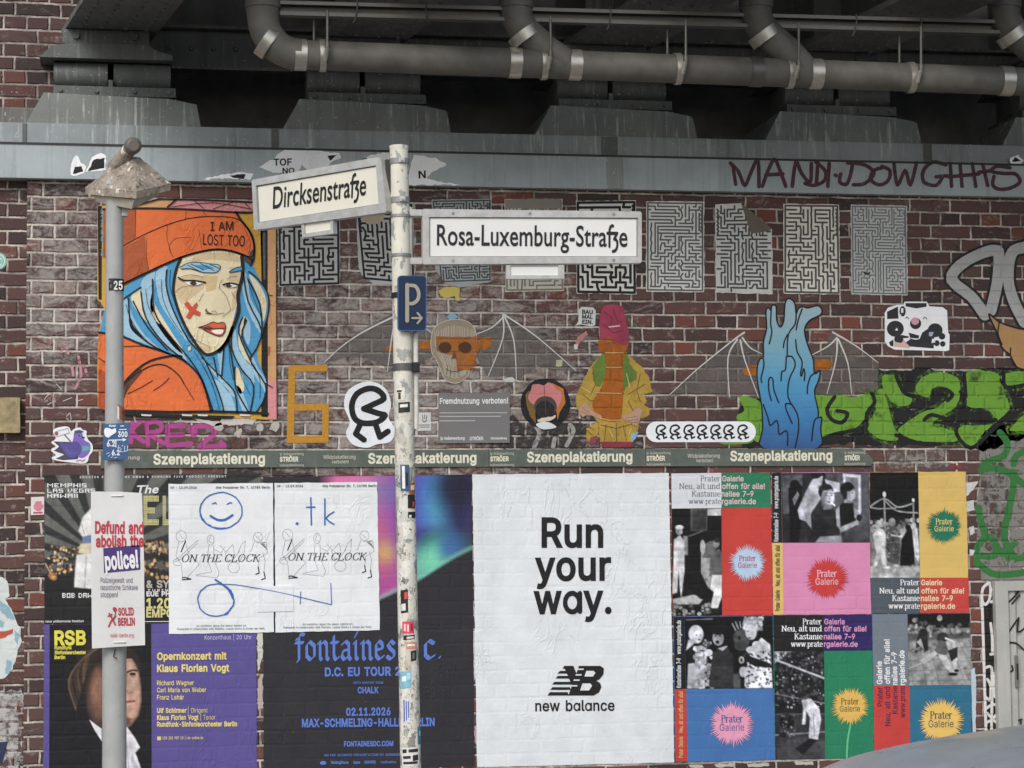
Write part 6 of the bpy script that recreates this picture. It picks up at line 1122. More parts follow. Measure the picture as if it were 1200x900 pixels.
letters(rs, [("RSB", (63.8, 755.4), (100.8, 755), 15.6, yl, dict(bold=.05)), ("Rundfunk", (64, 760.9), (84.3, 760.7), 3.9, yl, bd), ("Sinfonieorchester", (64, 766.6), (100.8, 766.3), 3.9, yl, bd), ("Berlin", (64, 772.2), (76.5, 772), 3.9, yl, bd),
             ("Konzerthaus | 20 Uhr", (239.8, 749.5), (294.7, 749), 5, lv, dict(bold=0)), ("Opernkonzert mit", (184, 773), (265.7, 772.4), 7.9, yp, bd), ("Klaus Florian Vogt", (184, 787.2), (268.6, 786.4), 7.9, yp, bd),
             ("Richard Wagner", (184, 803), (227.2, 802.6), 5.3, yp, rg), ("Carl Maria von Weber", (184, 811.2), (241.8, 810.8), 5.3, yp, rg), ("Franz Lehár", (184, 819.8), (215.5, 819.6), 5.3, yp, rg),
             ("Ulf Schirmer", (184, 835.2), (218.6, 835), 5.3, yp, bd), ("| Dirigent", (220.4, 835), (243.2, 834.8), 5.3, yp, dict(bold=0)), ("Klaus Florian Vogt", (184, 843.5), (232.6, 843.1), 5.3, yp, bd), ("| Tenor", (235, 843.1), (252.2, 843), 5.3, yp, dict(bold=0)),
             ("Rundfunk-Sinfonieorchester Berlin", (184, 851.4), (277.8, 850.8), 5.3, yp, bd), ("030 202 987 15 | rsb-online.de", (190.4, 866.4), (238, 866), 3.2, yp, rg)])
block(rs, [(184.2, 863), (188.8, 863), (188.8, 867.4), (184.2, 867.4)], yp, 'icon', .0058)
# --- tour poster with the blackletter heading
fo = poster(Q((308, 559), (552.6, 556), (556.2, 897.5), (309, 905)), '#2c2a2f', "dark tour poster with blue blackletter heading and a glowing coloured planet")
ph = Photo(123, 88, '#2a282d'); P_ = lambda x, y: ((x-308)/2, (y-556)/2)
def soft(cx, cy, rx, ry, c, s_, op=1.0, rot=0): q = P_(cx, cy); ph.ell(q[0], q[1], rx/2, ry/2, c, s_/2, rot, op)
soft(430, 560, 118, 152, '#6d3f86', 18, 1, -16)
soft(432, 600, 62, 90, '#c0508c', 60, .9); soft(412, 570, 38, 50, '#d873a4', 44, .9); soft(452, 650, 30, 34, '#d0786a', 34, .8); soft(453, 646, 11, 11, '#dcae50', 14, .8); soft(449, 684, 26, 20, '#a84a90', 26, .8); soft(450, 575, 30, 18, '#6c86a8', 26, .6)
soft(500, 590, 40, 70, '#4b48a8', 60, .95); soft(494, 630, 22, 40, '#5a3fa6', 36, .9); soft(516, 588, 22, 40, '#3f79bd', 36, .95); soft(514, 596, 12, 26, '#55a5b5', 26, .7); soft(505, 632, 24, 12, '#2c2a55', 18, .9)
soft(512, 652, 32, 20, '#4fb08f', 26, .95, -35); soft(508, 655, 22, 12, '#7fd0b0', 18, .8, -35); soft(540, 600, 18, 60, '#232340', 26, .9); soft(536, 570, 26, 26, '#1d1c2c', 26, .9); soft(528, 640, 14, 16, '#3a62a0', 18, .8)
q = [P_(x, y) for x, y in smooth([(436, 706), (462, 694), (490, 680), (514, 665), (536, 652), (562, 640)])]
ph.line(q, 3.2, '#8fd6bf', 3, .55); ph.poly(q+[P_(560, 740), P_(300, 740), P_(300, 706)], '#2a282d', 1.4)
x0 = P_(384, 0)[0]; ph.put((x0+5-ph.X)/10*1.0, '#2a282d')
ph.grain(.03, 10); ph.build('picture', WALL, Q((308.4, 559.2), (552.2, 556.2), (553.8, 732), (308.6, 732.4)), OFF_PRINT, fo)
bl = '#587bd2'
letters(fo, [("fontaines", (345, 773.4), (463.6, 772.4), 30, bl, dict(font='black')), ("d.c.", (468, 772.3), (517, 771.9), 30, bl, dict(font='black')),
             ("D.C. EU TOUR 2026", (380.6, 792.2), (491, 791), 9.6, bl, bd), ("WITH SUPPORT FROM", (414, 801.6), (449, 801.3), 2.7, bl, rg), ("CHALK", (419, 812.2), (443.7, 812), 6.8, bl, dict(bold=.05)),
             ("02.11.2026", (405.5, 838.3), (457.7, 837.8), 8.4, bl, bd), ("MAX-SCHMELING-HALLE BERLIN", (353.7, 851.8), (509.3, 850.4), 9, bl, bd), ("FONTAINESDC.COM", (403, 874.6), (460.8, 874), 5.7, bl, bd),
             ("AN FKP SCORPIO PRESENTATION BY ARRANGEMENT WITH", (379.7, 886.4), (492, 885.4), 2.8, bl, rg), ("RollingStone", (388, 895), (408.6, 894.9), 3.2, bl, bd), ("tape", (414, 894.8), (422, 894.7), 3.2, bl, bd), ("GHVRS", (427, 894.6), (440, 894.5), 3.2, bl, bd), ("radioeins", (446, 894.4), (464, 894.2), 3, bl, rg)])
Art(WALL, .0058).fill(arc(378.5, 894, 3.8, 2.2), paper(bl), 0).build('icon', fo)
# --- the two white exhibition posters pasted over them
ta = TR(190, 550, 4.5); BLUE_PEN = paper('#2d66b8', 1); grey_line = paper('#8e9094', 1)
def figs(dx, dy):
    s_ = lambda p: ta([(x+dx, y+dy) for x, y in p]); c = lambda *q: s_(arc(*q, 0, 360, 18)+[(q[0]+q[2], q[1])])
    thin = [c(100, 353, 27, 30), s_([(88, 383), (72, 455), (100, 500), (108, 570)]), s_([(122, 383), (138, 440), (195, 500), (132, 570)]), s_([(62, 478), (92, 462), (178, 382), (190, 375)]), s_([(66, 488), (98, 474), (186, 388)]), s_(arc(82, 490, 24, 18, 60, 300, 10)), s_([(90, 340), (110, 365)]),
            c(255, 372, 18, 28), s_([(245, 402), (238, 480), (262, 540), (180, 556)]), s_([(270, 402), (274, 480), (300, 545), (290, 572), (180, 560)]), s_([(270, 420), (310, 440), (330, 410)]), s_([(305, 400), (335, 435)]), s_([(258, 345), (245, 380), (268, 390)]),
            c(378, 518, 30, 28), s_([(350, 492), (332, 440), (372, 396), (380, 440)]), s_([(404, 492), (432, 440), (438, 376), (416, 400), (400, 440)]), s_([(345, 440), (378, 470), (408, 430)]),
            c(505, 358, 24, 26), s_([(486, 382), (470, 428), (462, 432)]), s_([(500, 388), (548, 384), (556, 440), (512, 468), (506, 520)]), s_([(530, 440), (542, 484), (536, 540)]), s_([(490, 348), (515, 372)])]
    dark = [s_([(123, 378), (100, 434)]), s_([(106, 572), (120, 570), (152, 579), (106, 582)]), s_([(506, 516), (511, 546), (494, 553)]), s_([(536, 540), (543, 574), (524, 581)])]
    hatch = [s_([(518+k*4, 392+k*3), (540+k*3, 388+k*9)]) for k in range(5)]
    return thin, dark, hatch
def clock(quad, dx, dy, label):
    o = poster(quad, '#e9ebec', label, group="white exhibition posters", base=.0088, wr=1.3)
    thin, dark, hatch = figs(dx, dy); a = Art(WALL, .0098); a.lines(thin, .5, grey_line, 0).lines(dark, 1.3, BLK, 1).lines(hatch, .5, BLK, 1); a.build('illustration', o)
    m = lambda x, y: ta([(x+dx, y+dy)])[0]; k9 = paper('#3a3a3e', 1)
    letters(o, [("09 - 13.09.2026", m(43, 103), m(182, 102), 2.7, k9, dict(bold=.02)), ("Alte Potsdamer Str. 7, 10785 Berlin", m(282, 102), m(568, 101), 2.7, k9, dict(bold=.02)), ("ON THE CLOCK", m(100, 488), m(512, 486), 8.4, BLK, dict(font='serif', shear=.28)),
                ("An exhibition about the labour behind art.", m(180, 830), m(445, 828), 2.4, k9, dict(bold=0)), ("Presented in collaboration with Placebo, Leonie Works & Kinder der Welt.", m(78, 847), m(542, 844), 2.4, k9, dict(bold=0))], .0114)
    return o
ca = clock(Q((197.6, 567.2), (319.8, 566), (320.8, 740.8), (198, 743)), 0, 0, "white exhibition poster with a smiling face drawn in blue pen")
cb = clock(Q((321.6, 566), (441.6, 565), (445, 738.4), (322.8, 741)), 561, -8, "white exhibition poster with the letters tk drawn in blue pen")
a = Art(WALL, .0122); wob = lambda p, k: [(x+random.uniform(-k, k), y+random.uniform(-k, k)) for x, y in p]
circ = lambda x, y, rx, ry: wob(arc(x, y, rx, ry, -60, 312, 30), 2)
def pen(parent, groups):
    for paths, w_, l_ in groups: Art(WALL, .0122).lines(paths, w_, BLUE_PEN, l_, sm=0 if len(paths[0]) > 12 else 2).build('pen_drawing', parent)
pen(ca, [([ta(circ(310, 218, 112, 96)), ta(wob(arc(310, 218, 110, 95, 80, 200, 14), 3))], 1.45, 0), ([ta([(265, 182), (280, 176), (284, 182)])], 1.45, 0), ([ta([(342, 184), (358, 176), (366, 178)])], 1.45, 0), ([ta([(255, 246), (290, 266), (330, 266), (370, 242)])], 2.7, 0),
         ([ta(circ(283, 690, 95, 86)), ta(wob(arc(283, 690, 93, 88, -60, 60, 14), 4))], 1.45, 0), ([ta([(280, 582), (345, 628), (372, 680)])], 2.2, 1), ([ta([(310, 606), (380, 607), (450, 618), (520, 630)])], .9, 2)])
pen(cb, [([ta([(783, 150), (786, 293)]), ta([(762, 200), (805, 199)])], 1.7, 0), ([ta([(857, 157), (857, 293)]), ta([(905, 224), (862, 258), (905, 290)])], 1.7, 0), ([ta([(706, 288), (712, 282), (714, 290)])], 1.9, 0), ([ta([(688, 664), (770, 684), (890, 713)]), ta([(892, 713), (888, 600)]), ta([(730, 645), (727, 710)])], .95, 1)])
pt = Art(WALL, .0135).sheet(ta([(502, 616), (690, 614), (692, 748), (504, 752)]), paper('#e6e8ea', 1.3), .0085).build('paper_patch'); tag(pt, "blank white paper patch pasted across the gap between the two exhibition posters", "paper patch")
Art(WALL, .0146).lines([ta([(503, 627), (600, 645), (691, 665)])], .9, BLUE_PEN, 0).build('pen_line', pt)
# ------------------------------------------------------------------ paste-ups, stickers, boards and paint on the wall
K = paper('#1b1a1b', 1.0); KL = paper('#232122', 1.6)
def thing(art, name, label, cat, group=None): return tag(art.build(name), label, cat, group)
def sub(base): return Art(WALL, base)
# --- grey-green sign strips above the posters
STRIP = plain("strip_paint", '#596058', .5, 0, .2, 18, .25); CRM = plain("strip_print", '#dcd8c2', .6, 0, .15, 60, 0); CRW = plain("strip_print_worn", '#b4b2a2', .6, 0, .2, 70, 0)
def strip(pts, rows, label):
    a = sub(.012); a.sheet(pts, STRIP, .001); o = thing(a, 'sign_strip', label, "sign strip", "poster sign strips along the wall")
    for s_, x0, x1, y0, y1, cap, m, bo in rows: sub(.0135).text(s_, (x0, y0), (x1, y1), cap, m, 0, bold=bo).build('lettering', o)
    return o
def stroer(x, y): return [("ip Außenwerbung", x, x+28, y-7.4, y-7.8, 3, CRW, .02), ("STRÖER", x, x+22, y, y-.3, 5.2, CRM, .06), ("kulturplakatierung", x, x+28, y+5.6, y+5.3, 2.8, CRW, .02)]
def wild(x, y): return [("Wildplakatierung", x, x+38, y-4.2, y-4.5, 4.2, CRW, .03), ("verboten!", x+10, x+30, y+1.2, y+1, 4, CRW, .03)]
strip([(118, 528.6), (326.6, 528), (326.8, 547.6), (118, 549)], [("erung", 146, 163.5, 538.4, 538.2, 4, CRW, .03), ("Szeneplakatierung", 179.6, 310.4, 544, 543, 11.4, CRM, .045)], "leftmost sign strip reading Szeneplakatierung, under the pink graffiti")
strip([(327, 528), (572, 527), (572.2, 547), (327.2, 547.8)], stroer(327.6, 541)+wild(378.4, 542)+[("Szeneplakatierung", 431, 558, 543, 542, 11.2, CRM, .045)], "sign strip reading Szeneplakatierung that runs behind the cream signpost")
strip([(572.4, 527), (756, 526.2), (756.2, 546.6), (572.6, 547)], stroer(574, 540.6)+[("Szeneplakatierung", 617, 740.6, 541.4, 540.6, 11.2, CRM, .045)], "sign strip reading Szeneplakatierung above the large white running poster")
strip([(756.4, 526.2), (1008, 525.6), (1016, 531), (1022.6, 539), (1020, 546), (756.6, 546.6)], stroer(757, 540)+wild(805, 540.6)+[("Szeneplakatierung", 855, 974.6, 540, 539.2, 11, CRM, .045)]+[(a_, b_, c_-4, d_, e_, f_, g_, h_) for a_, b_, c_, d_, e_, f_, g_, h_ in stroer(989, 539.4)], "rightmost sign strip reading Szeneplakatierung, with a pointed worn right end")
# --- the orange hat mural
tm = TR(110, 225, 5.4545); MW = 2.6; mp = lambda c: paper(c, MW)
ORG, ORD, BLU, LBL, CRE, FAC, SHD, YEL, TAN, PNK = [mp(c) for c in ('#e96a1c', '#b0521f', '#3f9ac9', '#9cc5da', '#e6d7b0', '#ecdcb2', '#dcc193', '#d2a022', '#d8a068', '#e08d90')]
a = sub(.003)
out = [(22, 88), (210, 96), (400, 42), (700, 50), (1045, 66), (1166, 72), (1168, 700), (1172, 1455), (1000, 1452), (640, 1440), (180, 1425), (60, 1395), (25, 1370), (20, 1120), (30, 900), (52, 800), (72, 760), (46, 706), (22, 690), (24, 400)]
a.sheet(jag(tm(out), .35, 4, 3), YEL); L = 1
def F(pts, m, l=1): a.fill(tm(pts), m, l)
F([(1110, 78), (1164, 74), (1166, 1210), (1112, 1212)], TAN); F([(1112, 1213), (1166, 1211), (1170, 1450), (1108, 1448)], PNK)
F([(350, 48), (520, 46), (470, 96), (230, 100), (250, 88)], TAN); F([(522, 46), (1045, 68), (1110, 78), (1110, 130), (900, 128), (472, 98)], PNK)
F([(24, 90), (52, 90), (50, 690), (30, 688)], K); F([(56, 92), (80, 93), (80, 410), (60, 410)], TAN)
F([(930, 142), (1078, 142), (1078, 560), (1040, 560), (1020, 330)], YEL, 2)
F([(1062, 130), (1110, 130), (1112, 1440), (1070, 1436), (1072, 600)], K, 2); F([(1078, 260), (1098, 260), (1096, 560), (1082, 560)], mp('#55565c'), 3)
F([(1112, 985), (1130, 990), (1125, 1040), (1112, 1050)], mp('#b36a2a'), 3)
# hair masses
F([(560, 420), (480, 445), (370, 500), (250, 570), (90, 690), (60, 780), (40, 890), (180, 925), (320, 980), (480, 1035), (600, 1100), (680, 1200), (740, 1340), (765, 1400), (1040, 1410), (1085, 1330), (1100, 1200), (1050, 1080), (1040, 1000), (1080, 900), (1115, 760), (1110, 650), (1060, 560), (1000, 430), (945, 410), (800, 600)], BLU, 3)
def strand(pts, m, l=4): a.fill(tm(smooth(pts, True, 3)), m, l)
for p, m in (([(310, 560), (390, 510), (372, 640), (385, 760), (470, 900), (590, 1060), (570, 1075), (440, 960), (330, 800), (300, 660)], LBL), ([(395, 520), (470, 475), (462, 600), (500, 740), (560, 850), (600, 960), (500, 830), (420, 700)], LBL), ([(180, 690), (215, 690), (250, 800), (330, 920), (420, 1005), (300, 960), (190, 910)], LBL),
             ([(240, 660), (300, 620), (310, 760), (350, 840), (260, 740)], CRE), ([(375, 640), (390, 720), (480, 870), (580, 1030), (520, 1000), (410, 860), (360, 740)], CRE), ([(225, 760), (250, 850), (330, 950), (280, 920), (230, 860)], CRE),
             ([(470, 480), (560, 430), (520, 500), (505, 620), (515, 700), (480, 620)], BLU), ([(690, 1075), (740, 1100), (850, 1210), (900, 1300), (880, 1300), (780, 1180)], LBL), ([(760, 1190), (860, 1270), (905, 1400), (830, 1410), (800, 1290)], LBL), ([(790, 1010), (830, 1000), (815, 1180), (800, 1100)], LBL),
             ([(885, 870), (905, 880), (930, 1020), (1010, 1120), (1020, 1230), (940, 1130), (880, 1000)], LBL), ([(955, 800), (975, 830), (940, 930), (1000, 1070), (990, 1100), (930, 1000), (925, 900)], CRE), ([(910, 1120), (950, 1180), (960, 1260), (930, 1290), (902, 1200)], CRE), ([(1010, 1040), (1045, 1120), (1100, 1210), (1095, 1290), (1080, 1250), (1020, 1160)], LBL),
             ([(940, 1260), (990, 1400), (950, 1400), (905, 1250)], LBL), ([(960, 510), (985, 560), (1000, 680), (1060, 790), (1080, 880), (1060, 900), (985, 760), (945, 600)], LBL), ([(990, 530), (1050, 580), (1100, 680), (1100, 760), (1080, 830), (1060, 700)], CRE), ([(965, 800), (1000, 850), (990, 980), (955, 900)], LBL)): strand(p, m)
# face
face = [(560, 420), (640, 396), (780, 368), (880, 382), (945, 410), (948, 520), (930, 640), (905, 760), (880, 860), (840, 950), (790, 1010), (735, 1035), (680, 1010), (620, 930), (570, 840), (530, 740), (508, 640), (515, 560), (535, 480)]
a.fill(tm(smooth(face, True, 3)), FAC, 5)
F([(520, 560), (640, 530), (720, 560), (700, 620), (620, 680), (560, 720), (530, 660)], SHD, 6); F([(640, 410), (720, 390), (880, 388), (935, 420), (930, 450), (760, 430), (620, 450)], SHD, 6); F([(700, 530), (790, 540), (780, 620), (720, 640)], mp('#d9bd86'), 7); F([(890, 640), (925, 620), (905, 740), (880, 770)], SHD, 6); F([(620, 960), (700, 990), (760, 990), (735, 1030), (690, 1012)], SHD, 6); F([(870, 480), (940, 500), (936, 590), (860, 570)], SHD, 6)
# jacket
F([(30, 900), (180, 925), (300, 982), (480, 1036), (600, 1100), (690, 1210), (745, 1396), (500, 1400), (40, 1384), (28, 1200)], ORG, 6)
F([(30, 1130), (72, 1150), (70, 1400), (28, 1370)], mp('#b5481d'), 7)
# hat
F([(60, 112), (270, 112), (590, 118), (900, 132), (938, 182), (880, 162), (740, 158), (600, 172), (450, 216), (300, 282), (170, 360), (60, 420)], ORG, 7)
F([(60, 112), (268, 113), (264, 300), (170, 360), (60, 420)], ORD, 8)
brim = smooth([(110, 400), (180, 352), (300, 284), (450, 218), (600, 172), (740, 158), (880, 164), (950, 195), (1000, 262), (1024, 340), (1018, 400), (990, 415), (880, 376), (760, 366), (600, 402), (480, 448), (360, 502), (180, 590), (90, 640)], True, 3)
a.fill(tm(brim), ORG, 9); F([(100, 420), (180, 362), (325, 282), (335, 420), (350, 500), (180, 585), (95, 630)], ORD, 10)
F([(1000, 380), (1026, 360), (1020, 440), (1000, 470), (960, 440), (945, 410), (990, 416)], mp('#4a423e'), 11)
# black line work
def I(paths, w, l=12, sm=3): a.lines([tm(smooth(p, k=sm)) for p in paths], w, K, l)
I([brim[::3]+[brim[0]]], 1.2, 12, 2); I([[(90, 640), (180, 594), (360, 508), (480, 452), (600, 405), (760, 370), (880, 380), (985, 418), (1010, 440)]], 2.6); I([[(905, 128), (950, 195), (1000, 262), (1024, 340), (1020, 430), (1000, 470)]], 2.6); I([[(60, 112), (270, 106), (590, 112), (910, 132), (1110, 130)]], 2.4); I([[(250, 92), (420, 45), (700, 52), (1045, 68)]], 2, 12, 1)
I([[(470, 98), (525, 48)], [(640, 56), (700, 105)], [(760, 110), (900, 62)], [(960, 66), (1020, 128)], [(500, 96), (760, 70), (1000, 110)]], .8); I([[(470, 98), (525, 50)]], 1.8)
I([[(470, 212), (468, 300), (500, 410)], [(590, 118), (585, 172)], [(700, 128), (720, 158)], [(335, 300), (338, 420), (352, 500)], [(266, 116), (264, 290)], [(670, 240), (690, 370)], [(960, 230), (1000, 330), (985, 400)], [(620, 290), (520, 300), (480, 360), (510, 420)]], .45)
I([[(556, 424), (525, 500), (508, 600), (512, 660), (535, 745), (575, 842), (625, 932), (690, 1020), (735, 1040), (800, 1010), (850, 950), (885, 865)]], 3.4); I([[(945, 415), (950, 530), (920, 660), (925, 760), (885, 880), (850, 960), (800, 1020)]], 4.2)
I([[(885, 870), (880, 1000), (940, 1130), (1020, 1240), (1000, 1400)], [(300, 640), (330, 800), (440, 960), (590, 1085)], [(375, 560), (385, 760), (470, 900), (620, 1080), (700, 1220), (760, 1400)], [(465, 500), (462, 600), (500, 740), (600, 940), (700, 1060), (800, 1290), (830, 1404)], [(690, 1060), (860, 1230), (905, 1300), (915, 1410)], [(900, 1120), (905, 1250), (960, 1360), (990, 1410)], [(955, 520), (985, 700), (1070, 880), (1040, 1000), (1000, 1080), (1095, 1230), (1085, 1330), (1040, 1404)], [(990, 510), (1050, 560), (1110, 650), (1116, 760), (1078, 900), (1040, 1000)], [(950, 800), (925, 900), (1000, 1080)], [(975, 820), (945, 920), (1010, 1050)], [(180, 690), (240, 650), (300, 610)], [(220, 680), (240, 850), (340, 960), (480, 1036)], [(250, 700), (340, 860), (470, 1010)], [(765, 1060), (790, 1180)], [(830, 1000), (815, 1190)], [(860, 940), (880, 1060), (905, 1250)], [(985, 560), (1060, 720), (1075, 880)]], 1.7)
I([[(30, 898), (180, 924), (320, 982), (480, 1034), (600, 1098), (690, 1205), (748, 1400)]], 2.4); I([[(185, 1230), (260, 1150), (360, 1080), (500, 1048), (560, 1052)]], 2.6); I([[(190, 1240), (260, 1170), (370, 1110), (460, 1110), (540, 1170), (575, 1225)]], 1.5); I([[(185, 990), (300, 985), (390, 1000)], [(215, 1290), (300, 1250), (375, 1205)], [(380, 1270), (440, 1230), (480, 1190)], [(575, 1225), (640, 1330)], [(190, 1320), (220, 1230)], [(30, 1060), (72, 1090)], [(30, 1280), (72, 1280)]], .9)
F([(190, 1230), (260, 1160), (300, 1130), (310, 1150), (240, 1230), (195, 1300)], mp('#6b3a26'), 11)
I([[(60, 1400), (190, 1402), (500, 1408), (765, 1404), (1040, 1412), (1110, 1418)]], 3.2, 12, 1); F([(190, 1412), (600, 1424), (900, 1432), (880, 1450), (640, 1448), (420, 1438), (190, 1428)], K, 11)
for x in (300, 560, 660, 930): F([(x, 1420), (x+70, 1424), (x+66, 1434), (x+6, 1432)], mp('#ddd6cf'), 13)
I([[(1115, 660), (1140, 662)], [(1090, 1220), (1140, 1250)], [(1165, 80), (1166, 700), (1170, 1450)]], 1)
# features
I([[(330, 620), (350, 740), (420, 860), (530, 1000)], [(430, 560), (440, 680), (490, 800), (560, 900)], [(490, 500), (485, 600), (520, 720)], [(205, 720), (230, 800), (290, 900), (380, 990)], [(700, 1120), (760, 1240), (800, 1390)], [(640, 1020), (720, 1150), (780, 1300)], [(975, 540), (1020, 680), (1070, 800)], [(1020, 1100), (1060, 1200), (1060, 1320)], [(930, 1130), (950, 1200), (1000, 1300)], [(860, 960), (870, 1100), (890, 1200)]], .6, 12)
a.fill(tm([(548, 480), (600, 456), (660, 450), (740, 460), (800, 468), (806, 490), (780, 515), (700, 515), (620, 490), (560, 492)]), LBL, 13); a.fill(tm([(862, 512), (900, 488), (945, 478), (946, 500), (900, 512)]), BLU, 13)
I([[(548, 484), (600, 456), (660, 450), (740, 460), (800, 468), (806, 490), (780, 516), (700, 516), (620, 492), (556, 494)], [(862, 514), (900, 488), (945, 478)], [(870, 518), (946, 502)], [(620, 462), (700, 500)], [(680, 458), (770, 505)], [(600, 470), (680, 510)], [(740, 464), (800, 490)]], .8, 15); F([(640, 470), (720, 468), (770, 490), (700, 500)], BLU, 14)
for q in ([(575, 567), (640, 568), (705, 578), (668, 596), (620, 600), (596, 590)], [(832, 588), (870, 578), (918, 590), (916, 608), (872, 612), (838, 600)]): a.fill(tm(q), mp('#efe9de'), 13)
a.fill(tm(arc(636, 585, 22, 13)), mp('#4b2f2a'), 14); a.fill(tm(arc(864, 599, 20, 11)), mp('#4b2f2a'), 14); a.fill(tm(arc(658, 578, 7, 6)), mp('#ffffff'), 15); a.fill(tm(arc(880, 592, 8, 7)), mp('#ffffff'), 15)
I([[(540, 548), (575, 567), (640, 568), (712, 580)], [(826, 594), (870, 584), (920, 594)]], 2.0, 16); I([[(596, 592), (630, 602), (690, 592)], [(836, 604), (880, 614), (916, 606)], [(555, 545), (620, 530), (700, 545)], [(850, 560), (880, 540), (915, 542)], [(520, 640), (560, 610), (600, 606)], [(700, 650), (670, 700)], [(880, 640), (900, 680)], [(820, 560), (800, 610), (840, 660), (868, 730)]], .45, 16)
I([[(720, 745), (712, 760), (730, 778), (752, 776)], [(752, 765), (770, 762), (785, 772)], [(868, 735), (870, 760), (845, 780), (820, 800)], [(712, 778), (780, 782), (830, 774)]], .55, 16); F([(718, 745), (712, 764), (735, 780), (748, 776), (728, 765)], mp('#6d5c50'), 13)
F([(575, 715), (600, 700), (628, 736), (656, 705), (665, 722), (648, 752), (682, 770), (676, 795), (634, 780), (612, 815), (588, 800), (610, 762)], mp('#d84a25'), 13)
a.fill(tm(smooth([(670, 866), (720, 850), (760, 832), (790, 838), (820, 834), (838, 850), (834, 900), (800, 922), (750, 905), (700, 880)], True, 3)), mp('#c5604a'), 13)
a.fill(tm(smooth([(735, 852), (762, 834), (790, 840), (822, 836), (836, 850), (830, 866), (790, 868), (750, 866)], True, 3)), mp('#dd5e23'), 14); a.fill(tm(smooth([(752, 888), (800, 880), (826, 884), (818, 906), (780, 908)], True, 3)), mp('#f2ead8'), 14); F([(690, 868), (735, 858), (760, 870), (740, 888), (705, 880)], mp('#7e3b28'), 14)
I([[(664, 866), (700, 870), (750, 876), (835, 872)], [(670, 866), (720, 850), (760, 832), (790, 840), (822, 834), (840, 850), (834, 896), (806, 922), (755, 908), (700, 880)]], .9, 15); I([[(590, 870), (640, 940), (740, 990)]], .4, 15)
F([(600, 998), (620, 975), (618, 1010), (605, 1020)], CRE, 13)
mur = thing(a, 'paste_up', "large paste-up of a blue haired woman in an orange hat, beside the grey post", "paste-up")
b = sub(.003+4*LY); b.text("EL BOCHO", (122.6, 300), (122.4, 244), 4.2, mp('#5c9db4'), 0, bold=.03); b.build('lettering', mur)
b = sub(.003+17*LY); b.text("I AM", tm([(745, 250)])[0], tm([(892, 246)])[0], 10.2, K, 0, bold=.012); b.build('lettering', mur); b = sub(.003+17*LY); b.text("LOST TOO", tm([(695, 338)])[0], tm([(962, 350)])[0], 12.4, K, 0, bold=.005); b.build('lettering', mur)
# --- maze sheets under the ledge
def maze(x0, y0, x1, y1, nx, ny, seed):
    rd = random.Random(seed); sx, sy = (x1-x0)/nx, (y1-y0)/ny; seen = {(0, 0)}; st = [(0, 0)]; op = set()
    while st:
        x, y = st[-1]; hb = random.Random((x//4)*31+(y//5)*17+seed).randrange(3); nb_ = [(x+i, y+j) for i, j in (((1, 0), (-1, 0))*(1, 7, 1)[hb]+((0, 1), (0, -1))*(7, 1, 2)[hb]) if 0 <= x+i < nx and 0 <= y+j < ny and (x+i, y+j) not in seen]
        if not nb_: st.pop(); continue
        q = rd.choice(nb_); op.add(frozenset(((x, y), q))); seen.add(q); st.append(q)
    jx = [x0+sx*i+rd.uniform(-.16, .16)*sx*(0 < i < nx) for i in range(nx+1)]; sk_ = [rd.uniform(-.5, .5)*sx*(i % 3 == 1) for i in range(nx+1)]
    V = lambda i, j: (jx[i]+sk_[i]*math.sin(j*2.2)*.7, y0+sy*j); segs = []
    for x in range(nx):
        for y in range(ny):
            if x+1 < nx and frozenset(((x, y), (x+1, y))) not in op: segs.append([V(x+1, y), V(x+1, y+1)])
            if y+1 < ny and frozenset(((x, y), (x, y+1))) not in op: segs.append([V(x, y+1), V(x+1, y+1)])
    zx = rd.choice((x0+1, x1-1)); segs.append([(zx+(.9 if k % 2 else -.9), y0+4+k*2.4) for k in range(int((y1-y0)*.35/2.4))])
    return segs+[[(x0, y0), (x1, y0), (x1, y1), (x0, y1), (x0, y0)]]
MZ = [((325, 238), (398, 237), (398.6, 334), (326.6, 336), '#b0b0ac', '#1d1c1d', 9, 13, 2.6, "maze pattern sheet with bold black lines, left of a gap, below the tilted street sign"),
      ((417, 240), (484, 238), (486, 333), (434, 334), '#b5b5b0', '#1d1c1d', 9, 12, 2.5, "maze pattern sheet with a torn lower left corner, behind the cream signpost"),
      ((505.6, 234), (576, 233), (576, 330), (521, 338), '#a4a7a5', '#3f4243', 14, 20, 1.5, "dense dark grey maze sheet at the left end of the long street sign"),
      ((591, 233.6), (659, 233), (661, 341), (592, 342), '#c5bfad', '#7b766a', 11, 15, 1.8, "faded beige maze sheet behind the small plate of the long street sign"),
      ((675, 235.6), (745, 235), (745.6, 345), (675.6, 344), '#e2ded4', '#1c1b1c', 9, 13, 3.0, "boldest black and white maze sheet, behind the right end of the long street sign"),
      ((757, 235.8), (825, 236.6), (825, 342.6), (757, 341.6), '#deddd6', '#63635f', 12, 18, 1.9, "pale maze sheet just right of the long street sign"),
      ((838, 239.6), (904, 238.4), (905.4, 344.8), (838.6, 343), '#d2d1ca', '#4f4f4d', 11, 16, 2.1, "maze sheet with its upper right corner folded down brown"),
      ((918, 239), (983, 239.6), (984.6, 345.4), (918, 344), '#e9e4d6', '#5a5550', 10, 15, 2.2, "cream maze sheet above the blue wavy paste-up's right side"),
      ((996.6, 240), (1062.6, 241), (1063.6, 346.4), (997.6, 345), '#c5c6c2', '#747574', 14, 20, 1.5, "rightmost maze sheet, fine grey lines with a small tear near its foot")]
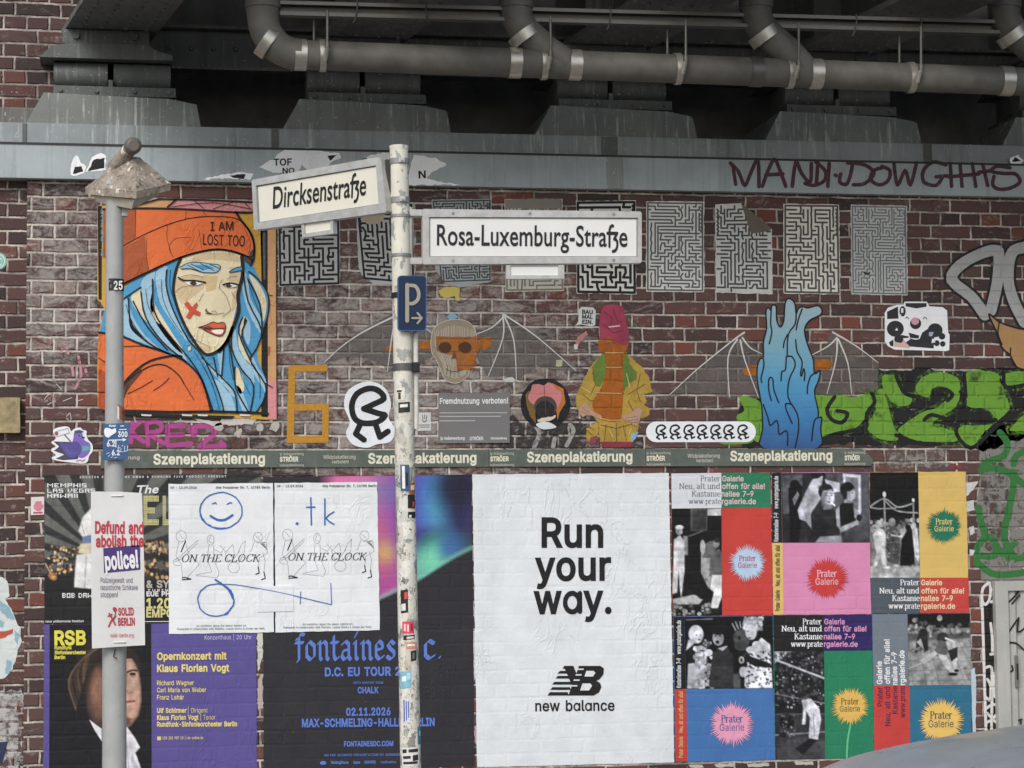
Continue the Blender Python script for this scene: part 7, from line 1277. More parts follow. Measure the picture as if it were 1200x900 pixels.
for i, (p1, p2, p3, p4, c1, c2, nx_, ny_, lw, lb) in enumerate(MZ):
    a = sub(.003); q = [p1, p2, p3, p4]
    if i == 6: q = [p1, (868, 238), (904.6, 268), p3, p4]
    if i == 1: q = [(417, 240), p2, p3, (440, 334), (424, 322), (420, 312)]
    if i == 2: q = [p1, p2, p3, (540, 337), (521, 332), (510, 315)]
    a.sheet(jag(q, .5, 4, i), paper(c1, 1.7)); mo = thing(a, 'maze_sheet', lb, "paste-up", "maze pattern sheets in a row under the ledge")
    b = sub(.0042); nx_, ny_ = int(nx_*1.4), int(ny_*1.45); lw *= 1.0
    segs = [[((x-0)/66, (y-0)/102) for x, y in s_] for s_ in maze(0, 0, 66, 102, nx_, ny_, 40+i)]
    m4 = 2.0; qq = [(p1[0]+m4, p1[1]+m4), (p2[0]-m4, p2[1]+m4), (p3[0]-m4, p3[1]-m4), (p4[0]+m4, p4[1]-m4)]
    if i in (1, 2): qq[3] = (p1[0]+8+m4*(i), p4[1]-8)
    lines_ = [[bilin(qq, max(0, min(1, u)), max(0, min(1, v))) for u, v in s_] for s_ in segs]
    if i == 6: lines_ = [s_ for s_ in lines_ if all((x-868)*(268-238)-(y-238)*(904.6-868) < -25 for x, y in s_)]
    b.lines(lines_, lw, paper(c2, 1.4), 0); b.build('maze_print', mo)
    if i == 6: sub(.0056).sheet([(868, 238), (904.6, 268), (900, 271), (880, 274), (876, 262)], paper('#6f6353', 2), .003).build('folded_corner', mo)
    if i == 8: sub(.0056).fill(tm_ := [(1011, 318), (1016, 320), (1020, 318.6), (1018, 322), (1013, 322)], paper('#3b3a39'), 0).build('tear', mo)
    if i == 1: sub(.005).fill(jag([(423, 252), (449, 249), (450, 258), (443, 263), (430, 262), (424, 259)], .6, 3, 7), paper('#b3a283', 2), 0).build('glue_patch', mo)
    if i == 3: sub(.005).fill(jag([(591, 233.6), (655, 233), (657, 245), (592, 244)], .6, 4, 5), paper('#8f887a', 2), 0).build('faded_strip', mo)
# --- the two winged figures
WINGM = spray('#77706b', .72, 6.0, .8); BONE = paper('#d3d0cb', 1); SO = spray('#bf6f18', .8, 16, .5)
def wing(parent, mem, bones, base=.002, w=1.9, seed=1):
    a = sub(base); a.fill(jag(mem, .5, 4, seed), WINGM, 0); wg = a.build('wing', parent); b = sub(base+.0012)
    for p in bones: b.polys(taper_polys(smooth(p), [w*(1.15-.75*i/(len(smooth(p))-1)) for i in range(len(smooth(p)))]), BONE, None)
    b.build('bone', wg)
t = TR(370, 350, 3.871)
sk0 = empty('paste_up', WALL(537, 450)); tag(sk0, "paste-up of a skull with bat wings, crossed with orange paint, right of the parking sign", "paste-up")
wing(sk0, t([(38, 292), (120, 205), (200, 148), (350, 64), (480, 60), (505, 136), (530, 165), (545, 250), (470, 300), (330, 335), (300, 300), (230, 268), (150, 265)]), [t([(350, 84), (220, 148), (120, 215), (38, 290)]), t([(362, 90), (345, 170), (325, 330)]), t([(400, 84), (460, 110), (528, 158)])], seed=2)
wing(sk0, t([(720, 168), (800, 130), (850, 62), (1000, 165), (1100, 236), (1182, 332), (1090, 322), (1000, 312), (910, 372), (860, 350), (780, 356), (740, 290), (722, 220)]), [t([(850, 84), (800, 130), (724, 164)]), t([(848, 76), (848, 180), (780, 356)]), t([(856, 82), (898, 190), (910, 370)]), t([(850, 70), (1000, 172), (1180, 328)])], seed=3)
a = sub(.005); sko = [(620, 95), (690, 105), (725, 150), (727, 215), (712, 270), (697, 320), (690, 350), (655, 378), (620, 383), (585, 365), (565, 320), (545, 275), (525, 240), (524, 170), (550, 120)]
a.fill(t(smooth(sko, True)), paper('#978872', 2), 0); a.lines([t(smooth(sko, True)+[smooth(sko, True)[0]])], .7, paper('#d2c6ae'), 1)
rd = random.Random(4); a.lines([t([(540+k*9+rd.uniform(-3, 3), 118+abs(k-10)*3), (548+k*8.4, 240), (575+k*5.6, 300+rd.uniform(-10, 10)), (585+k*4.6, 365-abs(k-10)*2)]) for k in range(21)], .42, paper('#d6ccb6'), 2, sm=3)
sk_o = a.build('skull', sk0)
b = sub(.0072); b.fill(t(jag([(545, 172), (735, 172), (738, 238), (724, 262), (722, 320), (640, 326), (638, 262), (545, 236)], 2.5, 14, 3)), spray('#bb6a15', .72, 18, .55), 0); b.build('orange_paint', sk_o)
for q in ([(468, 192), (545, 186), (545, 228), (470, 228)], [(736, 178), (802, 174), (798, 210), (770, 234), (738, 230)], [(318, 215), (352, 205), (352, 240), (320, 238)]): sub(.0042).fill(t(jag(q, 2.5, 14, 5)), SO, 0).build('orange_paint', sk0)
b = sub(.0084)
for q in ((585, 222, 30, 25), (676, 222, 30, 25)): b.fill(t(arc(*q)), paper('#4f2d12'), 0)
b.fill(t([(628, 235), (614, 275), (628, 270), (642, 276)]), paper('#70421a'), 0); b.lines([t([(590, 318), (610, 330), (640, 332), (672, 320)]), t([(596, 304), (592, 345)]), t([(612, 308), (610, 356)]), t([(628, 310), (628, 360)]), t([(646, 308), (648, 356)])], .6, paper('#5d4a35'), 1); b.build('socket', sk_o)
a = sub(.004); a.fill(jag([(513, 341), (520, 337), (530, 336), (538, 338), (539, 352), (535, 353), (532, 346), (524, 350), (517, 347)], .7, 3, 2), paper('#c9b54a', 2)); thing(a, 'paper_scrap', "torn yellow paper scrap above the winged skull", "paper scrap")
a = sub(.004); a.fill(jag([(523, 371), (529, 366.5), (538, 371), (534, 374), (526, 375)], .5, 3, 2), paper('#7fa9c0', 2)); thing(a, 'paper_scrap', "small pale blue paper scrap on top of the winged skull", "paper scrap")
def grad_paper(y0, y1, stops):
    m, n, b_ = new_mat("blue_wash"); pos, g = brick_nodes(n); sp_ = n.new('ShaderNodeSeparateXYZ'); n.t.links.new(pos, sp_.inputs[0])
    f = n.rng(n.m('ADD', sp_.outputs[2], n.m('MULTIPLY', n.m('SUBTRACT', n.noise(pos, 8.0, 4), .5), .12)), WALL(920, y0).z, WALL(920, y1).z)
    n.put(b_.inputs['Base Color'], n.ramp(f, [(p, lin(c)) for p, c in stops])); n.put(b_.inputs['Normal'], n.bump(n.m('ADD', n.m('MULTIPLY', g.outputs['Height'], .3), n.noise(pos, 30.0, 3)), .4, .006)); b_.inputs['Roughness'].default_value = .6; return m
t = TR(760, 340, 4.2857)
bf = empty('paste_up', WALL(925, 525)); tag(bf, "blue paste-up of wavy tentacles with grey bat wings, beside the green graffiti", "paste-up")
wing(bf, t([(78, 552), (110, 518), (250, 385), (420, 248), (482, 208), (490, 240), (572, 312), (560, 540), (520, 536), (480, 522), (410, 556), (330, 526), (200, 516)]), [t([(480, 213), (420, 255), (250, 392), (105, 526)]), t([(445, 248), (398, 340), (406, 540)]), t([(460, 252), (482, 350), (550, 536)]), t([(470, 240), (510, 290), (568, 320)])], seed=6)
wing(bf, t([(918, 208), (1040, 272), (1156, 360), (1150, 505), (1100, 496), (1010, 522), (900, 532), (830, 512), (812, 320), (890, 282)]), [t([(925, 212), (1040, 280), (1152, 364)]), t([(945, 240), (900, 282), (820, 326)]), t([(946, 246), (940, 350), (895, 520)]), t([(952, 248), (1000, 370), (1018, 520)])], seed=7)
for q in ([(468, 388), (545, 376), (545, 432), (480, 428)], [(832, 346), (905, 350), (930, 372), (905, 404), (834, 400)]): sub(.0042).fill(t(jag(q, 3, 14, 5)), SO, 0).build('orange_paint', bf)
bo_ = smooth([(574, 796), (572, 700), (568, 590), (546, 460), (545, 385), (560, 345), (576, 335), (576, 260), (592, 190), (588, 110), (600, 88), (612, 100), (620, 76), (640, 84), (642, 150), (660, 186), (678, 155), (684, 70), (702, 42), (732, 64), (740, 118), (752, 92), (776, 84), (800, 90), (848, 78), (870, 100), (860, 126), (808, 152), (782, 200), (798, 275), (826, 350), (832, 420), (860, 404), (852, 455), (832, 510), (850, 600), (852, 640), (868, 640), (862, 700), (848, 796)], True, 3)
a = sub(.0044); a.fill(t(bo_), grad_paper(350, 525, [(0, lin and '#a3bac0'), (.3, '#7faab9'), (.55, '#5498bd'), (.78, '#3d7cad'), (1, '#33588a')]), 0); body = a.build('figure', bf)
b = sub(.0056); b.lines([t(bo_+[bo_[0]])], 1.7, K, 0)
b.lines([t(p) for p in ([(615, 90), (612, 170), (618, 210), (605, 270)], [(740, 110), (735, 170), (700, 225), (695, 330)], [(695, 225), (680, 260), (676, 290)], [(770, 95), (750, 150), (740, 200)], [(738, 250), (745, 310), (770, 360), (762, 420), (768, 430), (778, 395), (784, 420), (780, 455)], [(690, 335), (720, 335), (735, 380), (705, 450), (700, 540), (745, 620), (752, 700), (735, 790)], [(690, 335), (686, 400), (668, 410), (664, 455)], [(575, 345), (578, 380), (564, 440), (568, 465)], [(652, 565), (628, 500), (622, 445), (604, 445), (602, 500), (615, 555)], [(855, 408), (815, 430), (798, 480), (796, 520)], [(575, 575), (598, 640), (610, 680), (640, 655), (650, 680), (655, 725), (690, 705), (698, 740), (696, 780)], [(720, 670), (690, 600), (690, 570), (720, 575)], [(850, 640), (830, 660), (818, 755)])], 1.7, K, 1, sm=3); b.build('line_art', body)
# --- person in a yellow coat
t = TR(670, 350, 5); CO = paper('#b8942b', 2.6, amp=.3)
yc = empty('paste_up', WALL(718, 527)); tag(yc, "crumpled paste-up of a figure in a yellow coat and pink cap, smeared with orange paint", "paste-up")
a = sub(.003); co = [(180, 320), (150, 350), (110, 400), (62, 490), (22, 570), (28, 640), (60, 690), (118, 684), (152, 720), (166, 842), (356, 842), (382, 790), (400, 702), (456, 684), (458, 646), (424, 624), (440, 600), (430, 568), (398, 562), (472, 546), (452, 460), (412, 402), (370, 370), (320, 318)]
a.fill(t(jag(co, 3, 16, 1)), CO, 0).fill(t(jag([(150, 720), (86, 762), (82, 810), (108, 850), (148, 800), (160, 760)], 3, 12, 2)), CO, 0); a.fill(t([(108, 815), (145, 800), (140, 848), (100, 850)]), paper('#8f3a45', 2), 1); a.fill(t([(170, 838), (356, 838), (348, 872), (175, 872)]), paper('#8e2b3d', 2), 1); a.fill(t([(345, 790), (390, 780), (375, 820), (350, 840)]), paper('#7fb0c4', 2), 1); coat = a.build('coat', yc)
b = sub(.0052); b.lines([t(p) for p in ([(62, 560), (110, 600), (160, 590)], [(120, 400), (140, 500), (110, 560)], [(170, 740), (260, 760), (350, 735)], [(260, 730), (262, 840)], [(300, 740), (320, 830)], [(200, 740), (190, 830)], [(400, 440), (380, 540), (400, 600)], [(430, 500), (330, 560)], [(330, 600), (360, 660)], [(85, 770), (120, 800)], [(100, 750), (130, 770)])], .8, paper('#6f5617'), 0); b.lines([t(p) for p in ([(60, 520), (120, 560)], [(320, 440), (340, 520)], [(350, 760), (330, 800)], [(220, 770), (240, 810)])], .8, paper('#dcc377'), 0); b.build('crease', coat)
hr = sub(.0046)
for q in ([(192, 300), (150, 350), (128, 390), (118, 440), (132, 505), (160, 515), (190, 480), (205, 390)], [(300, 280), (325, 330), (350, 400), (384, 436), (372, 470), (330, 500), (300, 545), (282, 545), (276, 400)]): hr.fill(t(jag(q, 5, 12, 3)), paper('#63802a', 2.4, amp=.3), 0)
hr.build('hair', yc)
b = sub(.0058); b.fill(t(jag(smooth([(158, 300), (160, 225), (200, 195), (320, 240), (318, 310), (300, 400), (300, 540), (288, 690), (250, 720), (168, 704), (122, 640), (130, 590), (172, 520), (196, 430), (190, 330)], True), 2.5, 9, 4)), spray('#b5631a', .95, 16, .6), 0); b.build('orange_paint', yc)
b = sub(.0066); b.fill(t(jag(smooth([(162, 215), (164, 110), (185, 48), (240, 36), (298, 52), (312, 110), (330, 200), (318, 272), (250, 252), (214, 218), (180, 240)], True), 2, 10, 5)), paper('#a63250', 2.6, amp=.3), 0); b.lines([t(p) for p in ([(190, 80), (240, 120), (215, 180)], [(240, 60), (270, 140), (300, 130)], [(180, 150), (240, 200), (300, 190)])], 1, paper('#7c1f3a'), 1); b.lines([t([(218, 166), (278, 160)])], 1.6, paper('#d8c0bb'), 2); b.build('cap', yc)
b = sub(.0068)
for q in ([(38, 645), (62, 615), (90, 612), (112, 650), (178, 690), (170, 706), (128, 690), (96, 676), (66, 692), (46, 680)], [(286, 690), (346, 672), (372, 645), (398, 640), (412, 660), (398, 712), (384, 745), (362, 742), (346, 726), (316, 712)]): b.fill(t(jag(q, 2, 10, 6)), paper('#bd917a', 2), 0)
b.lines([t(p) for p in ([(316, 700), (380, 690)], [(330, 716), (388, 706)], [(350, 728), (384, 722)], [(60, 640), (100, 668)], [(56, 660), (84, 676)])], .5, paper('#7d5444'), 1); b.build('hands', yc)
b = sub(.0075); b.lines([t([(165, 700), (220, 714), (290, 712)]), t([(195, 318), (300, 318)]), t([(200, 402), (290, 402)]), t([(140, 552), (290, 556)])], .9, paper('#d9b377'), 0); b.build('crease', yc)
# --- black ring with pink flower
t = TR(600, 430, 9)
fl = empty('paste_up', WALL(639, 502)); tag(fl, "round black paste-up with a pink flower opening around a dark mouth", "paste-up")
sub(.004).sheet(t(smooth(jag(arc(350, 388, 262, 268, 0, 360, 30), 4, 60, 2), True, 2)), K, .001).build('ring', fl)
a = sub(.0056); a.fill(t([(140, 290), (180, 250), (240, 400), (250, 600), (190, 520), (150, 400)]), paper('#7c5c22', 2), 0).fill(t([(420, 170), (540, 230), (562, 380), (500, 480), (480, 560), (455, 400)]), paper('#bf6f20', 2), 0); a.build('glow', fl)
sub(.0066).fill(t(smooth([(168, 320), (200, 240), (215, 190), (280, 182), (335, 195), (380, 165), (430, 185), (460, 230), (505, 260), (522, 310), (500, 400), (470, 440), (350, 420), (240, 400), (190, 370)], True)), paper('#cf7a79', 1.5), 0).build('petals', fl)
ph_ = sub(.0076); ph_.fill(t(arc(350, 420, 120, 112)), paper('#4a3f3b'), 0).fill(t(arc(345, 448, 98, 92)), paper('#242021'), 1).lines([t([(335, 200), (345, 330), (355, 500)])], .6, paper('#6a4a48'), 2); ph_.fill(t(jag([(258, 560), (330, 535), (400, 530), (465, 510), (450, 540), (380, 570), (270, 585)], 6, 18, 2)), paper('#d9c8b0'), 2); ph_.fill(t(smooth([(250, 610), (300, 585), (380, 582), (466, 632), (400, 655), (310, 656)], True)), paper('#d8dcdb'), 2); ph_.build('mouth', fl)
# --- notice plate
a = sub(.014); a.sheet([(513.6, 460.8), (597, 460.2), (597, 519), (513.6, 519.6)], plain("notice_grey", '#72706f', .45, 0, .05, 9, .03), .001); no = thing(a, 'notice_plate', "grey notice plate reading Fremdnutzung verboten", "notice plate")
NW = plain("notice_print", '#e4e2df', .5, 0, .05, 20, 0); sub(.0152).text("Fremdnutzung verboten!", (515, 473.4), (594.8, 472.8), 6.4, NW, 0, bold=.03).build('lettering', no)
b = sub(.0152); b.lines([[(515, y), (x1, y-.2)] for y, x1 in ((484, 593), (488.2, 586), (493.4, 556))], 1.0, plain("notice_lines", '#b9b7b4', .5, 0, .25, 300, 0), 0); b.build('small_print', no)
for s_, x0, x1, y, cp in (("ip Außenwerbung", 516, 544, 515.4, 3.4), ("STRÖER", 550, 566, 516, 3.8), ("kulturplakatierung", 574.6, 593.4, 515, 2.6)): sub(.0152).text(s_, (x0, y), (x1, y-.2), cp, NW, 0, bold=.03).build('lettering', no)
a = sub(.004); a.sheet([(489.4, 483.6), (504.8, 483.2), (505, 504.6), (489.6, 505)], paper('#d3d1cc')); st_ = thing(a, 'sticker', "small white sticker with a hand pictogram left of the grey notice plate", "sticker")
b = sub(.0052); b.lines([[(495.5, 491), (495, 486.6)], [(497.4, 490.8), (497.6, 486)], [(499.4, 491), (500, 487)], [(494.6, 492), (497, 495), (500, 492)], [(491, 498.2), (503.4, 498)], [(492, 500.6), (502.6, 500.4)]], .8, paper('#55534f'), 0); b.build('pictogram', st_)
# --- running figure stickers
t = TR(320, 340, 4.2857)
a = sub(.004); white = paper('#eef0f3', .8); a.sheet(t(smooth([(475, 458), (560, 490), (592, 570), (580, 640), (612, 700), (590, 760), (520, 775), (470, 792), (400, 775), (366, 720), (385, 660), (356, 580), (380, 500)], True)), white); r1 = thing(a, 'sticker', "white cut out sticker of a thick black walking letter figure", "sticker")
b = sub(.0052); b.lines([t(smooth([(455, 596), (500, 575), (556, 545), (530, 506), (480, 494), (420, 522), (395, 580), (408, 642), (450, 668), (520, 664), (562, 630), (530, 620), (455, 596)], k=3)), t([(440, 668), (415, 722), (456, 752)]), t([(512, 668), (536, 738), (576, 710)])], 7.0, K, 0); b.build('figure_print', r1)
t = TR(760, 340, 4.2857)
a = sub(.0045); a.sheet(rrect(757, 494, 885.6, 518.2, 11.8), white); r2 = thing(a, 'sticker', "long white oval sticker with a row of seven small walking figures", "sticker")
for x in (62, 132, 202, 268, 336, 402, 472):
    p = lambda q: t([(x+u, 712+v) for u, v in q]); b = sub(.0057); b.lines([p(smooth([(-4, -4), (22, -20), (6, -34), (-18, -26), (-24, 0), (-8, 14), (20, 10), (8, 2), (-4, -4)], k=2)), p([(-10, 14), (-22, 28), (-8, 36)]), p([(10, 12), (14, 32), (28, 26)])], 2.1, K, 0); b.build('figure_print', r2)
# --- tape 6
t = TR(320, 340, 4.2857); TAPE = plain("tape_ochre", '#b9831f', .5, 0, .18, 60, .3)
a = sub(.003); a.polys([t(q) for q in ([(78, 378), (112, 376), (104, 768), (68, 766)], [(80, 378), (272, 374), (272, 408), (80, 410)], [(100, 572), (280, 570), (278, 604), (100, 606)], [(246, 572), (280, 572), (278, 766), (246, 766)], [(70, 734), (278, 732), (276, 766), (70, 768)])], TAPE, 0); thing(a, 'tape_figure', "large 6 stuck on the bricks in ochre tape", "tape figure")
# --- panda suitcase sticker
t = TR(1020, 340, 11.25); pk_ = [(188, 300), (230, 232), (340, 196), (436, 192), (450, 152), (742, 152), (772, 214), (950, 226), (1008, 270), (1022, 560), (1042, 590), (1036, 792), (990, 806), (900, 800), (320, 786), (230, 740), (188, 680)]
a = sub(.004); a.sheet(t(pk_), paper('#f4f3f4', .6)); pn = thing(a, 'sticker', "white and black suitcase shaped sticker with a pink nose", "sticker"); b = sub(.0052); DK = paper('#2f2f32', .6)
b.polys([t(q) for q in ([(216, 286), (360, 216), (366, 376), (216, 382)], [(460, 172), (736, 172), (736, 220), (600, 242), (460, 214)], arc(325, 510, 112, 106, 0, 360, 20), arc(370, 650, 60, 60, 0, 360, 14), arc(850, 530, 98, 92, 0, 360, 20), [(680, 560), (770, 500), (840, 560), (830, 770), (480, 740), (460, 690), (520, 650), (640, 655)], arc(420, 280, 42, 70, 0, 360, 12), arc(592, 440, 74, 76, 0, 360, 18), [(240, 690), (300, 650), (300, 740), (260, 736)], arc(940, 610, 44, 44, 0, 360, 12), arc(870, 700, 40, 40, 0, 360, 12), arc(950, 710, 36, 38, 0, 360, 12), [(400, 590), (500, 610), (500, 630), (400, 636)], [(500, 560), (640, 600), (630, 640), (520, 630)])], DK, 0)
b.fill(t(arc(585, 410, 52, 50)), paper('#d69aa8', .6), 1).fill(t([(305, 670), (350, 690), (420, 700), (430, 640), (470, 700), (520, 750), (500, 764), (310, 744)]), paper('#ddb3a6', .6), 1).fill(t([(400, 240), (430, 240), (430, 300), (400, 300)]), white, 1).fill(t([(370, 330), (400, 320), (400, 380), (370, 380)]), white, 1).fill(t([(320, 530), (345, 495), (360, 535)]), white, 1).fill(t([(768, 556), (830, 552), (810, 610), (768, 608)]), paper('#a9b2c4', .6), 1).fill(t([(810, 640), (850, 650), (850, 690), (800, 700)]), white, 1)
b.lines([t(smooth([(462, 372), (480, 354), (500, 380)])), t(smooth([(692, 378), (714, 358), (738, 382)])), t(smooth([(520, 640), (590, 662), (670, 640)]))], .9, DK, 2); b.build('print', pn)
# --- pigeon sticker
t = TR(50, 490, 15); a = sub(.004); a.sheet(t(smooth([(180, 230), (240, 175), (400, 145), (470, 170), (500, 230), (560, 185), (660, 165), (700, 205), (770, 225), (770, 290), (800, 380), (870, 460), (880, 580), (820, 660), (790, 760), (700, 800), (500, 780), (240, 745), (155, 700), (230, 650), (155, 580), (165, 530), (230, 500), (150, 430), (200, 390), (230, 340)], True, 3)), paper('#f0eff1', .6)); pg = thing(a, 'sticker', "purple pigeon sticker with a letter, left of the grey post", "sticker")
b = sub(.0052); b.fill(t([(190, 410), (520, 420), (640, 640), (620, 720), (360, 740), (230, 715), (380, 640), (200, 575), (290, 500)]), paper('#4a4a56', .6), 0)
b.fill(t(smooth([(560, 240), (640, 215), (690, 260), (730, 380), (830, 450), (830, 580), (760, 670), (660, 700), (560, 600), (520, 450), (540, 350)], True, 3)), paper('#8265c0', .6), 1).fill(t(smooth([(290, 430), (450, 440), (600, 410), (680, 520), (640, 650), (500, 700), (380, 600)], True, 3)), paper('#5b4f9c', .6), 2).fill(t([(690, 500), (820, 490), (828, 560), (700, 580)]), paper('#5fb3a8', .6), 2).fill(t([(560, 225), (650, 205), (730, 240), (650, 268), (560, 262)]), paper('#4f5470', .6), 2).fill(t([(680, 318), (740, 330), (738, 356), (690, 350)]), paper('#3a3d48', .6), 2)
b.lines([t([(220, 265), (240, 330), (470, 260), (440, 180), (220, 240)]), t(smooth([(400, 500), (480, 620), (620, 600)]))], .5, paper('#7d7f92', .6), 3).lines([t([(390, 300), (490, 410)])], 1.2, DK, 3).fill(t(arc(240, 268, 32, 32)), paper('#b04a5e', .6), 4).fill(t(arc(640, 310, 13, 15)), DK, 3).lines([t([(590, 760), (660, 735), (690, 760), (740, 730)])], .9, paper('#b0587a', .6), 3); b.build('print', pg)
# --- small speech sticker and scraps near the pink cap
t = TR(560, 340, 4.2857); a = sub(.004); a.sheet(t([(506, 100), (520, 84), (580, 88), (592, 104), (588, 176), (572, 182), (512, 172), (488, 180), (504, 160)]), paper('#cfcfcb', .8)); bubble = thing(a, 'sticker', "little white speech bubble sticker with three rows of letters beside the pink cap", "sticker")
for s_, y in (("BAU", 118), ("M" + "AL", 142), ("E" + "IN.", 168)): sub(.0052).text(s_, t([(522, y)])[0], t([(576, y+3)])[0], 4.4, K, 0, bold=.05).build('lettering', bubble)
def scrap(pts, col, label, amp=.6, seed=1, extra=(), base=.003, surf=WALL, group="torn paper scraps", name='paper_scrap'):
    a = Art(surf, base); a.fill(jag(pts, amp, 3, seed), paper(col, 2), 0)
    for p, c in extra: a.fill(jag(p, amp*.7, 3, seed+1), paper(c, 2), 1)
    return thing(a, name, label, "paper scrap", group)
scrap(t([(488, 270), (500, 235), (545, 205), (550, 225), (510, 270), (498, 298), (480, 290)]), '#bf7c78', "pink paper scrap under the little speech bubble sticker", extra=[(t([(480, 275), (500, 270), (500, 298), (484, 298)]), '#d6d3ce')])
scrap(t([(392, 352), (424, 350), (424, 382), (392, 384)]), '#b8b08f', "small square cream scrap on the skull's right wing", .3)
scrap([(590, 444), (600, 442), (606, 446), (600, 448), (592, 448)], '#c9c6c1', "thin white scrap at the foot of the skull's right wing", .5)
for i, (pts, lb) in enumerate((([(1132, 566), (1146, 564), (1140, 574), (1132, 582)], "white wedge scrap beside the top of the yellow gallery poster"), ([(1132, 588), (1141, 586), (1142, 598), (1133, 600)], "white square scrap beside the yellow gallery poster, second from top"), ([(1135, 618), (1141, 616), (1142, 624), (1137, 628)], "small white hooked scrap beside the yellow gallery poster"), ([(1136, 644), (1142, 645), (1140, 650), (1136, 651)], "white comma shaped scrap beside the red heading strip"), ([(1137, 786), (1142, 782), (1144, 800), (1143, 858), (1139, 866), (1138, 820)], "long pale blue and white scrap beside the teal gallery poster"))):
    scrap(pts, '#c9c8c2' if i < 4 else '#b9c6cf', lb, .5, i)
for i, (x0, x1, y, lb) in enumerate(((806, 822, 897.5, "torn white poster foot under the left end of the blue gallery poster"), (836, 858, 896.6, "torn white poster foot under the middle of the blue gallery poster"), (874, 900, 896, "torn white poster foot under the right end of the blue gallery poster"), (930, 952, 893.8, "torn cream poster foot under the green gallery poster"))): scrap([(x0, y-1), (x1, y-2), (x1+2, y+2), (x0+3, y+2.6)], '#b9b4a6', lb, .8, i)
for i, (pts, c, lb) in enumerate((([(301, 742), (307, 740), (308, 770), (302, 790)], '#cfcabd', "ragged cream strip between the purple and the dark tour poster, upper piece"), ([(301.4, 796), (308, 790), (308, 830), (302, 832)], '#b7a9a0', "ragged dirty strip between the purple and the dark tour poster, lower piece"), ([(554, 740), (557.4, 738), (558, 790), (555, 800)], '#cfc9c2', "ragged white strip at the left edge of the large white running poster"), ([(555.4, 852), (558, 850), (558.8, 872), (556, 868)], '#b59aa0', "small pinkish scrap at the lower left of the large white running poster"))): scrap(pts, c, lb, .9, i, base=.0022)
scrap([(224, 490), (258, 494), (262, 488), (300, 492), (296, 497), (250, 499)], '#c7bfb6', "torn whitish strip under the orange hat mural", .8, 3)
for i, (x, y) in enumerate(((252, 497), (275, 505), (300, 498), (318, 497))): scrap([(x, y), (x+7, y-2), (x+9, y+4), (x+4, y+9), (x-1, y+5)], '#b9b2a8', ["flake of white paper left of the curl under the mural", "curl of white paper right of the pink graffiti", "flake of white paper left of the ochre tape 6, second from it", "flake of white paper beside the top of the ochre tape 6"][i], 1.6, i)
# torn paper on the ledge
t = TR(0, 0, 3); LW = '#ffffff'
def ledge_scrap(pts, label, black=(), words=(), col=LW, seed=1):
    o = scrap(pts, col, label, .9, seed, [(b_, '#1f1f20') for b_ in black], .0015, S6, "torn paper left on the ledge")
    for s_, p0, p1, cap in words: Art(S6, .0034).text(s_, p0, p1, cap, K, 0, bold=.03).build('lettering', o)
ledge_scrap(t([(246, 616), (252, 565), (270, 546), (286, 572), (302, 585), (294, 606), (270, 618)]), "small torn black and white scrap on the ledge left of the post's cap", [t([(256, 612), (262, 588), (286, 584), (292, 602)])], seed=2)
ledge_scrap(t([(300, 606), (322, 552), (352, 536), (374, 548), (370, 596)]), "torn black scrap with white rim on the ledge touching the post's cap", [t([(310, 602), (330, 560), (368, 556), (366, 592)])], seed=3)
ledge_scrap(t([(700, 632), (790, 612), (850, 606), (890, 612), (880, 632), (800, 628)]), "flat torn strip on the ledge above the orange hat mural", [t([(806, 616), (862, 612), (858, 632), (818, 624)])], seed=4)
ledge_scrap(t([(905, 588), (960, 560), (1000, 526), (1090, 522), (1190, 540), (1200, 556), (1160, 572), (1150, 596), (1090, 606), (1060, 580), (1045, 608), (960, 606)]), "largest torn white paper on the ledge, behind the tilted street sign", [t([(1150, 548), (1186, 544), (1160, 566)])], [("TOF", (320.6, 194), (342, 193.6), 7.6), ("NO", (331, 203), (345, 203), 6)], seed=5)
t = TR(400, 0, 3)
ledge_scrap(t([(66, 566), (100, 545), (168, 534), (168, 560), (110, 570), (70, 575)]), "torn white paper on the ledge between the tilted sign and the signpost", [t([(70, 560), (90, 556), (88, 568)])], seed=6)
ledge_scrap(t([(236, 652), (238, 600), (256, 546), (300, 550), (330, 556), (372, 578), (310, 612), (300, 628), (360, 640), (420, 652), (330, 650)]), "torn white paper on the ledge right of the signpost's top", [], [("N", (490.6, 209), (499, 208.6), 8.4)], seed=7)
ledge_scrap([(1182, 189), (1186, 184), (1193, 182), (1199, 188), (1196, 192), (1185, 193)], "small black and white scrap at the right end of the ledge", [[(1186, 190), (1190, 184), (1197, 189)]], seed=8)
# --- far left: board, stickers, torn sheet
a = sub(.03); a.sheet(jag([(-42, 466.4), (23.6, 466.4), (23.6, 507), (-42, 508)], .4, 8, 2), None or plain("board_wood", '#9a8a68', .8, 0, .4, 16, .6), .04-.09); thing(a, 'wooden_board', "small weathered wooden board on the set back wall at the left edge", "board")
Lw = front(.05)
a = Art(Lw, .003); a.sheet(arc(-1.5, 306, 9.4, 9.8), paper('#8fbfae', .6)); rs_ = thing(a, 'sticker', "round mint green sticker at the left edge", "sticker"); Art(Lw, .0042).lines([arc(-1.5, 306, 7, 7.4)+[(5.5, 306)], [(-3, 301), (2, 304)], [(-3, 309), (2, 311)]], .8, paper('#e5efe9', .6), 0).build('print', rs_)
a = sub(.004); a.sheet([(36.4, 582.6), (51.8, 582), (51.6, 603), (36, 603.6)], paper('#e2d9d2')); ps_ = thing(a, 'sticker', "small white sticker with a pink print left of the concert poster", "sticker"); sub(.0052).fill(jag(arc(44.6, 593, 5.6, 6.4), .9, 3, 2), paper('#d77f92'), 0).fill([(39, 600), (50, 599.6), (50, 601.6), (39, 602)], paper('#b9506a'), 0).build('print', ps_)
t = TR(0, 640, 3.467); a = Art(Lw, .003)
